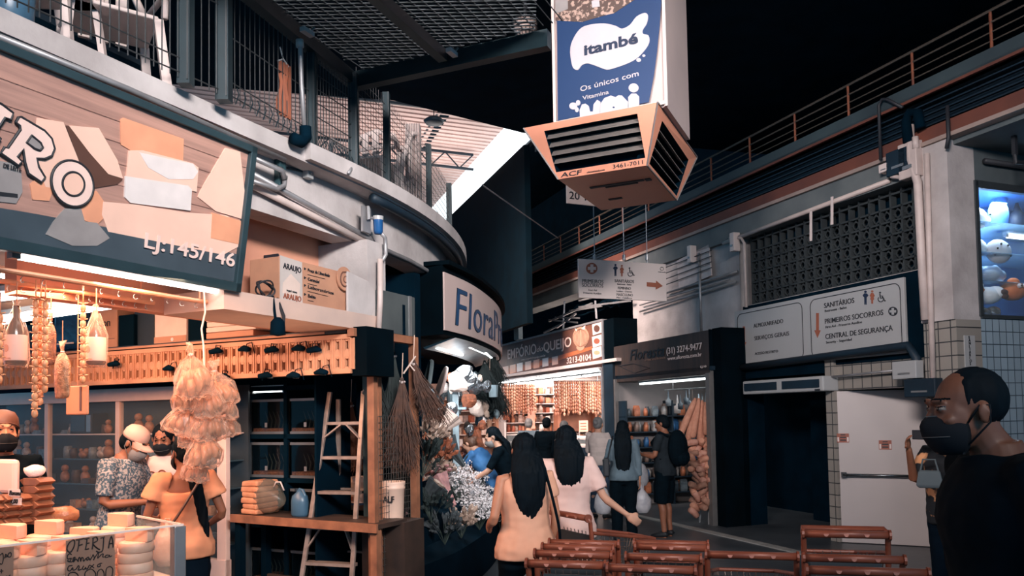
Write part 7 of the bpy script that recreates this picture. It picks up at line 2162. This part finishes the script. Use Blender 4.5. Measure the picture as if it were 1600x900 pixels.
PATT = mt('blue_leaf_print', (62, 84, 98), .8, rgb2=(160, 154, 152), scale=58, det=3, sharp=.52)
PATB = mt('dark_bold_print', (18, 22, 28), .8, rgb2=(214, 150, 104), scale=9, det=3, sharp=.60)
STRI = patt('striped_sleeve', (206, 188, 182), (50, 46, 52), 'tile', 1, 14, .0, .8)
MSEAM = mt('mask_seam_grey', (92, 88, 86), .8)
MBK, MGR = mt('black_mask', (24, 27, 32), .85, spec=.15), mt('grey_mask', (128, 122, 120), .8)
SHOE = mt('dark_shoe', (22, 24, 28), .6)
g0 = lambda px, Y: V((at(px, 650, Y).x, Y, 0))
# person in the foreground at the view edge, walking past
human('person in black with cropped hair and black mask passing close by', g0(1580, 2.3), R_(-98), 1.83, skin('deep', (120, 76, 58)), lean=.1, neck=.035, head=(.05, .02), hair='shaved', mask=MBK, vox=.006,
      top=dict(m=BLK, sl=1.9, g=.03, z0=.8), bottom=dict(m=BLK), shoes=SHOE, build=1.06)
# person with the printed shirt
t, AJ, HM, s = human('person in dark printed shirt lifting a phone, behind the passing person', g0(1480, 5.9), R_(-62), 1.62, SK2, arms={1: ((.05, -.12, -.25), (-.03, -.30, .07)), -1: ((.06, -.1, -.25), (-.04, -.3, .05))}, mask=MBK,
      top=dict(m=PATB, sl=.75, z0=.84, g=.035, sg=.025), bottom=dict(m=NVYC), shoes=SHOE)
ph = root('phone', 'dark phone held up by the person in the printed shirt', 'phone', t.matrix_basis @ (AJ[-1][2].lerp(AJ[1][2], .5) + V((0, -.05, .1))), R_(-62))
MB().box(-.075, .075, -.005, .005, -.036, .036).build('case', INK, ph, bev=.004); MB().box(-.068, .068, .005, .0065, -.03, .03).build('screen', mt('dark_glass', (24, 34, 42), .1), ph)
hb_ = root('hand_bag', 'pale grey handbag on the arm of the person in the printed shirt', 'bag', at(1452, 737, 5.75), R_(-30))
MB().loft([[V((x * f, y * f2, z)) for x, y in ((-.09, -.03), (.09, -.03), (.09, .03), (-.09, .03))] for z, f, f2 in ((-.12, .8, 1), (-.1, 1, 1.3), (0, .8, .8), (.01, .7, .3))]).build('bag', GREYP, hb_, bev=.01); MB().tube([(-.06, 0, .0), (-.04, 0, .09), (.04, 0, .09), (.06, 0, 0)], .007, 6).build('handle', GREYP, hb_)
# two people walking up the aisle
t, AJ, HM, s = human('person with long black hair in a loose peach top, seen from behind', g0(818, 4.9), R_(196), 1.57, SK1, True, arms={1: ((.075, .05, -.27), (.05, -.18, -.34)), -1: ((.05, .02, -.28), (.03, -.08, -.5))}, hair='long', hair_len=.47, hair_w=1.15,
      top=dict(m=PCHT, sl={-1: .5}, z0=.86, g=.035, flare=.03, name='blouse'), bottom=dict(m=BLK), shoes=SHOE, legs={1: ((.01, -.1, -.41), (.01, -.02, -.82)), -1: ((.01, .03, -.42), (.01, .16, -.78))})
strap(t, [(-.10, .10, 1.36), (-.13, .155, 1.18), (-.17, .16, .98), (-.19, .1, .84)], BLK)
t, AJ, HM, s = human('person in a pale pink tee with black hair, one arm swung out', g0(884, 5.65), R_(188), 1.60, SK3, True, arms={-1: ((.12, .02, -.26), (.31, .0, -.40)), 1: ((.05, .02, -.28), (.04, -.1, -.5))}, hair='long', hair_len=.40, hair_w=1.1, head=(-.15, 0),
      top=dict(m=PINKT, sl=.72, z0=.84, g=.04, sg=.03, flare=.02, name='tee'), bottom=dict(m=BLK), shoes=SHOE, legs={1: ((.01, .06, -.42), (.01, .2, -.78)), -1: ((.01, -.1, -.41), (.01, -.06, -.82))}, palm={-1: (0, -1, 0)})
# shoppers by the herb shop
t, AJ, HM, s = human('person in blue grey shirt and black trousers with a dark shoulder bag', g0(972, 10.2), R_(172), 1.58, SK1, True, hair='long', hair_len=.72, hair_w=1.15, arms={1: ((.07, .0, -.28), (.10, -.06, -.5)), -1: ((.05, .02, -.28), (.06, -.02, -.54))},
      top=dict(m=BLUEG, sl=1.75, z0=.86, g=.025, flare=.03), bottom=dict(m=BLK, loose=.02), shoes=SHOE)
b2 = root('shoulder_bag', 'dark shoulder bag on the hip of the person in blue grey', 'bag', t.matrix_basis @ V((.22, .06, .86)), R_(172))
MB().box(-.04, .04, -.14, .14, 0, .24).build('bag', INK, b2, bev=.02); MB().tube([(-.02, -.1, .22), (-.09, -.02, .52), (-.02, .1, .22)], .01, 6).build('bag_strap', INK, b2, smooth=True); MB().tube([(.045, -.13, .02), (.045, -.05, .16), (.045, .13, .23)], .005, 5).build('piping', SIGNG, b2)
WBAG = mt('white_bag_film', (176, 170, 172), .35, rgb2=(140, 138, 144), scale=9, bump=.3)
plastic_bag('white plastic bag held by the person in blue grey, aisle side', t.matrix_basis @ (AJ[1][2] + V((.03, -.02, -.07))), .42, .12, WBAG)
plastic_bag('white plastic bag held by the person in blue grey, shop side', t.matrix_basis @ (AJ[-1][2] + V((-.03, -.0, -.07))), .36, .11, WBAG)
t, AJ, HM, s = human('person in dark grey tee and shorts carrying a black backpack', g0(1036, 10.5), R_(-125), 1.64, SK2, arms={1: ((.05, -.05, -.27), (.0, -.27, -.24)), -1: ((.05, -.05, -.27), (.0, -.27, -.26))}, head=(.1, .25), hair='short',
      top=dict(m=DKGR, sl=.7, z0=.86, g=.03), bottom=dict(m=BLK, len=1.0, loose=.03, name='shorts'), shoes=SHOE)
MB().ell((0, .2, 1.2), (.17, .13, .25), 16, 12).ell((0, .26, 1.08), (.13, .1, .12)).build('backpack_body', BLK, None).location = (0, 0, 0)
bp = [o for o in COL.objects if o.name == 'backpack_body'][0]
bp.parent = None
bk = root('backpack', 'bulging black backpack on the person in shorts', 'backpack', t.matrix_basis @ V((0, 0, 0)), R_(-125))
bp.parent = bk
for q in (1, -1): MB().tube([(q * .1, .12, 1.36), (q * .13, .0, 1.42), (q * .13, -.12, 1.28), (q * .15, .02, 1.05)], .02, 6).build('strap', BLK, bk, smooth=True)
plastic_bag('grey plastic bag held in front of the person in shorts', t.matrix_basis @ (AJ[1][2] + V((-.06, -.06, -.06))), .38, .12, WBAG)
# by the flower stand
human('person in bright blue shirt stooping over the flowers', g0(774, 9.4), R_(-118), 1.58, SK3, True, lean=.66, head=(0, .2), hair='bun', hairm=HAIRN, arms={1: ((.04, -.16, -.22), (.0, -.38, -.3)), -1: ((.04, -.16, -.22), (.0, -.38, -.3))},
      top=dict(m=BLUEC, sl=.95, z0=.88, g=.03), bottom=dict(m=JEAN), shoes=SHOE)
t, AJ, HM, s = human('person in black with long hair and grey mask bending over the flowers', g0(798, 9.0), R_(-92), 1.58, SK3, True, lean=.34, head=(0, .3), hair='long', hair_len=.4, mask=MGR, arms={1: ((.03, -.14, -.24), (.0, -.34, -.36)), -1: ((.03, -.12, -.25), (.0, -.3, -.38))},
      top=dict(m=BLK, sl=.9, z0=.86, g=.03), bottom=dict(m=JEAN), shoes=SHOE)
plastic_bag('pale plastic bag hanging by the person in black', t.matrix_basis @ (AJ[1][2] + V((0, .05, -.03))), .34, .10, WBAG)
# customers at the emporium counter
human('customer in black with hood at the emporium counter', g0(854, 14.0), R_(160), 1.62, SK2, arms={1: ((.05, -.1, -.27), (0, -.3, -.3)), -1: ((.05, -.1, -.27), (0, -.3, -.3))}, top=dict(m=BLK, sl=1.8, g=.05, z0=.8), bottom=dict(m=NVYC), shoes=SHOE)
human('grey haired customer in dark coat at the emporium counter', g0(881, 13.4), R_(165), 1.56, SK3, True, hairm=HAIRG, top=dict(m=BLK, sl=1.8, g=.06, z0=.6, name='coat'), bottom=dict(m=NVYC), shoes=SHOE)
human('customer in a striped top and jeans near the emporium pillar', g0(934, 12.4), R_(150), 1.62, SK3, True, hairm=HAIRG, hair='bun', arms={1: ((.06, -.08, -.27), (.02, -.26, -.24)), -1: ((.05, -.08, -.27), (0, -.28, -.24))}, top=dict(m=STRI, sl=1.5, g=.03, z0=.9), bottom=dict(m=JEAN), shoes=SHOE)
human('grey haired customer in slate jacket at the florist end of the counter', g0(826, 15.4), R_(170), 1.60, SK3, hairm=HAIRG, top=dict(m=BLUEG, sl=1.8, g=.04, z0=.8), bottom=dict(m=NVYC), shoes=SHOE)
# group at the cheese counter
t, AJ, HM, s = human('person in pale cap, grey mask and blue leaf print tee looking down', g0(186, 5.75), R_(84), 1.67, SK2, lean=.1, neck=.05, head=(.0, .48), arms={-1: ((.05, .0, -.28), (-.10, -.27, -.27)), 1: ((.05, -.06, -.27), (-.08, -.30, -.22))}, hair='short', mask=MGR, cap=mt('pale_tan_cap', (206, 164, 146), .7, rgb2=(190, 146, 130), scale=9), vox=.007,
      top=dict(m=PATT, sl=.78, z0=.84, g=.028, sg=.02), bottom=dict(m=NVYC), shoes=SHOE, palm={-1: (0, 0, 1), 1: (0, 0, 1)})
t, AJ, HM, s = human('person in pale printed top and black mask looking down at the hands', g0(256, 6.15), R_(8), 1.66, SK2, True, head=(0, .3), hair='bun', mask=MBK, vox=.007, arms={1: ((.06, -.06, -.27), (-.10, -.22, -.32)), -1: ((.06, -.06, -.27), (-.09, -.24, -.30))},
      top=dict(m=PINKT, sl=.5, z0=.86, g=.025, name='top'), bottom=dict(m=BLK), shoes=SHOE, palm={-1: (0, 0, 1), 1: (0, 0, 1)})
strap(t, [(-.11, -.03, 1.42), (-.115, -.12, 1.3), (-.14, -.125, 1.1), (-.2, -.08, .9)], PD, rr=.012)
mb = MB()
for k, (x, z) in enumerate(((-.05, 1.27), (.03, 1.28), (.08, 1.25), (-.02, 1.21), (.05, 1.19))):
    mb.tube([V((x + .028 * math.cos(a), -.135 - .01 * (k % 2), z + .03 * math.sin(a))) for a in [j * PI / 6 for j in range(13)]], .006, 5)
o = mb.build('shirt_print', RINK, t); o['kind'] = 'stuff'
hb_ = root('hand_bag', 'dark red-brown handbag carried by the person in the pale top', 'bag', t.matrix_basis @ V((-.16, -.18, .86)), R_(8))
MB().box(-.12, .12, -.04, .04, -.16, 0).build('bag', PD, hb_, bev=.012); MB().tube([(-.09, 0, 0), (-.06, 0, .1), (.06, 0, .1), (.09, 0, 0)], .008, 6).build('handle', PD, hb_)
t, AJ, HM, s = human('person in off-shoulder peach blouse with a long dark ponytail, seen from behind', g0(288, 5.2), R_(214), 1.58, SK2, True, head=(.35, .15), hair='pony', hair_len=.62, hair_x=-.14, mask=MBK, vox=.007, arms={1: ((.08, -.05, -.27), (-.02, -.22, -.30)), -1: ((.10, .02, -.27), (.04, -.16, -.36))},
      top=dict(m=mt('orange_peach_cloth', (226, 152, 112), .8, rgb2=(208, 134, 98), scale=5), sl=.5, z0=.84, z1=1.31, g=.03, sg=.025, puff=.02, flare=.02, name='blouse'), bottom=dict(m=NVYC, skirt=.56, name='skirt'), shoes=SHOE)
strap(t, [(-.06, .135, 1.28), (.04, .15, 1.12), (.13, .13, .98), (.2, .06, .86)], PD)
plastic_bag('peach plastic bag hanging from the arm of the person with the ponytail', V((at(262, 820, 4.95).x, 4.95, at(262, 815, 4.95).z)), .28, .09, mt('peach_bag_film', (232, 176, 150), .3, rgb2=(206, 144, 116), scale=12, bump=.3))
human('shop assistant in dark head band and black mask behind the package piles', g0(4, 4.75), R_(38), 1.76, SK1, True, head=(.1, .0), hair='bun', mask=MBK, vox=.006, band=BRN, top=dict(m=BLK, sl=.7, g=.03), bottom=dict(m=BLK), shoes=SHOE)
# ================================================================== shopping trolleys
CO = mt('rust_orange_tube', (150, 80, 58), .42, .1, rgb2=(120, 64, 48), scale=8)
CWI = mt('cart_wire', (120, 104, 96), .4, .6, var=.2)
HEART = mt('pale_decal', (196, 128, 110), .6)
def cart(label, loc, rz, hz=.93, w=.44, hood=False):
    t = root('shopping_trolley', label, 'trolley', loc, rz, 'shopping trolleys parked in rows')
    h = w / 2
    MB().tube([(-h, 0, hz), (h, 0, hz)], .021, 10).build('handle_bar', CO, t, smooth=True)
    for s in (-1, 1):
        MB().tube([(s * h, 0, hz), (s * (h + .012), .0, hz)], .029, 10).build('end_cap', CO, t)
    for k in (-1, 0, 1):
        MB().prism([(-.014, .004), (-.008, -.008), (0, -.011), (.008, -.008), (.014, .004)], -.0235, -.019).tf(Matrix.Translation((k * w * .24, 0, hz))).build('heart_decal', HEART, t)
    for s in (-1, 1):
        MB().tube([(s * h, 0, hz), (s * h, .02, hz - .03), (s * h, .05, .62), (s * (h - .02), .12, .3), (s * (h - .02), .14, .14)], .015, 8).build('upright', CO, t, smooth=True)
        MB().tube([(s * (h - .02), .12, .3), (s * (h - .1), .55, .22), (s * (h - .1), .62, .12)], .014, 8).build('base_tube', CO, t, smooth=True)
        MB().tube([(s * h, .04, hz - .1), (s * (h - .06), .62, hz - .2)], .012, 8).build('side_rail', CO, t)
    MB().tube([(-h + .06, .62, hz - .2), (h - .06, .62, hz - .2)], .012, 8).build('front_rail', CO, t)
    mb = MB()
    zt, zb = hz - .11, hz - .42
    n = 9
    for k in range(n + 1):
        x = (k / n * 2 - 1)
        mb.tube([(x * (h - .01), .05, zt + .01), (x * (h - .06), .12, zb), (x * (h - .1), .55, zb + .05), (x * (h - .06), .62, zt - .09)], .003, 4)
    for k in range(9):
        f = k / 8
        for s in (-1, 1): mb.tube([(s * (h - .01 - .05 * f), .05 + .57 * f, zt + .01 - .1 * f), (s * (h - .06 - .04 * f), .12 + .43 * f, zb + .05 * f)], .003, 4)
    for z in (.08, .16, .24):
        mb.tube([(-h + .02, .06, zt - z), (h - .02, .06, zt - z)], .003, 4)
        for s in (-1, 1): mb.tube([(s * (h - .02), .06, zt - z), (s * (h - .07), .61, zt - z * .6 - .1)], .003, 4)
    mb.build('wire_basket', CWI, t)
    MB().box(-h + .03, h - .03, .04, .055, hz - .24, hz - .12).build('rear_plate', DGREY, t)
    if hood:
        MB().tube([(-h, .0, hz), (-h, .1, hz + .015), (h, .1, hz + .015), (h, .0, hz)], .018, 8).build('rear_bar', CO, t, smooth=True)
    for s in (-1, 1):
        for y in (.14, .6):
            MB().lathe([(0, -.014), (.05, -.014), (.05, .014), (0, .014)], c=(s * (h - (.02 if y < .3 else .1)), y, .05), n=14, M=Matrix.Rotation(PI / 2, 3, 'Y')).build('wheel', BLACK, t)
            MB().bar((s * (h - (.02 if y < .3 else .1)), y, .05), (s * (h - (.02 if y < .3 else .1)), y, .16), .02).build('fork', STEEL, t)
    return t
def cart_px(label, xa, xb, py, hz, rz=-14, hood=False):
    """trolley whose handle spans the sight lines xa..xb at height hz"""
    p = onz((xa + xb) / 2, py, hz)
    a, b_ = at(xa, py, p.y), at(xb, py, p.y)
    w = (b_.x - a.x) / math.cos(R_(rz)) * .97
    return cart(label, (p.x, p.y, 0), R_(rz), hz, w, hood)
rows_ = [('first row, nearest', 823, 944, 882, .93), ('first row, second', 836, 954, 866, .93), ('first row, third', 848, 957, 856, .93), ('first row, farthest', 859, 965, 849, .93),
         ('second row, nearest', 951, 1083, 889, .93), ('second row, second', 980, 1092, 871, .93), ('second row, third', 995, 1103, 855, .93), ('second row, farthest', 993, 1103, 849.5, .93)]
for nm, xa, xb, py, hz in rows_:
    cart_px('rust orange trolley in the nested rows, ' + nm, xa, xb, py, hz)
cart_px('rust orange trolley standing alone between the nested rows and the tall one', 1107, 1241, 868, .93)
cart_px('tall rust orange trolley with double bar beside the door', 1260, 1383, 835, 1.02, hood=True)
cart_px('rust orange trolley in front of the tall one', 1262, 1405, 873, .95)
cart_px('rust orange trolley lowest in front of the tall one', 1268, 1440, 893, .95)
cart_px('rust orange trolley pushed up the aisle by the two people', 866, 915, 805, 1.0, -60)
bpy.data.scenes.remove(TMP)
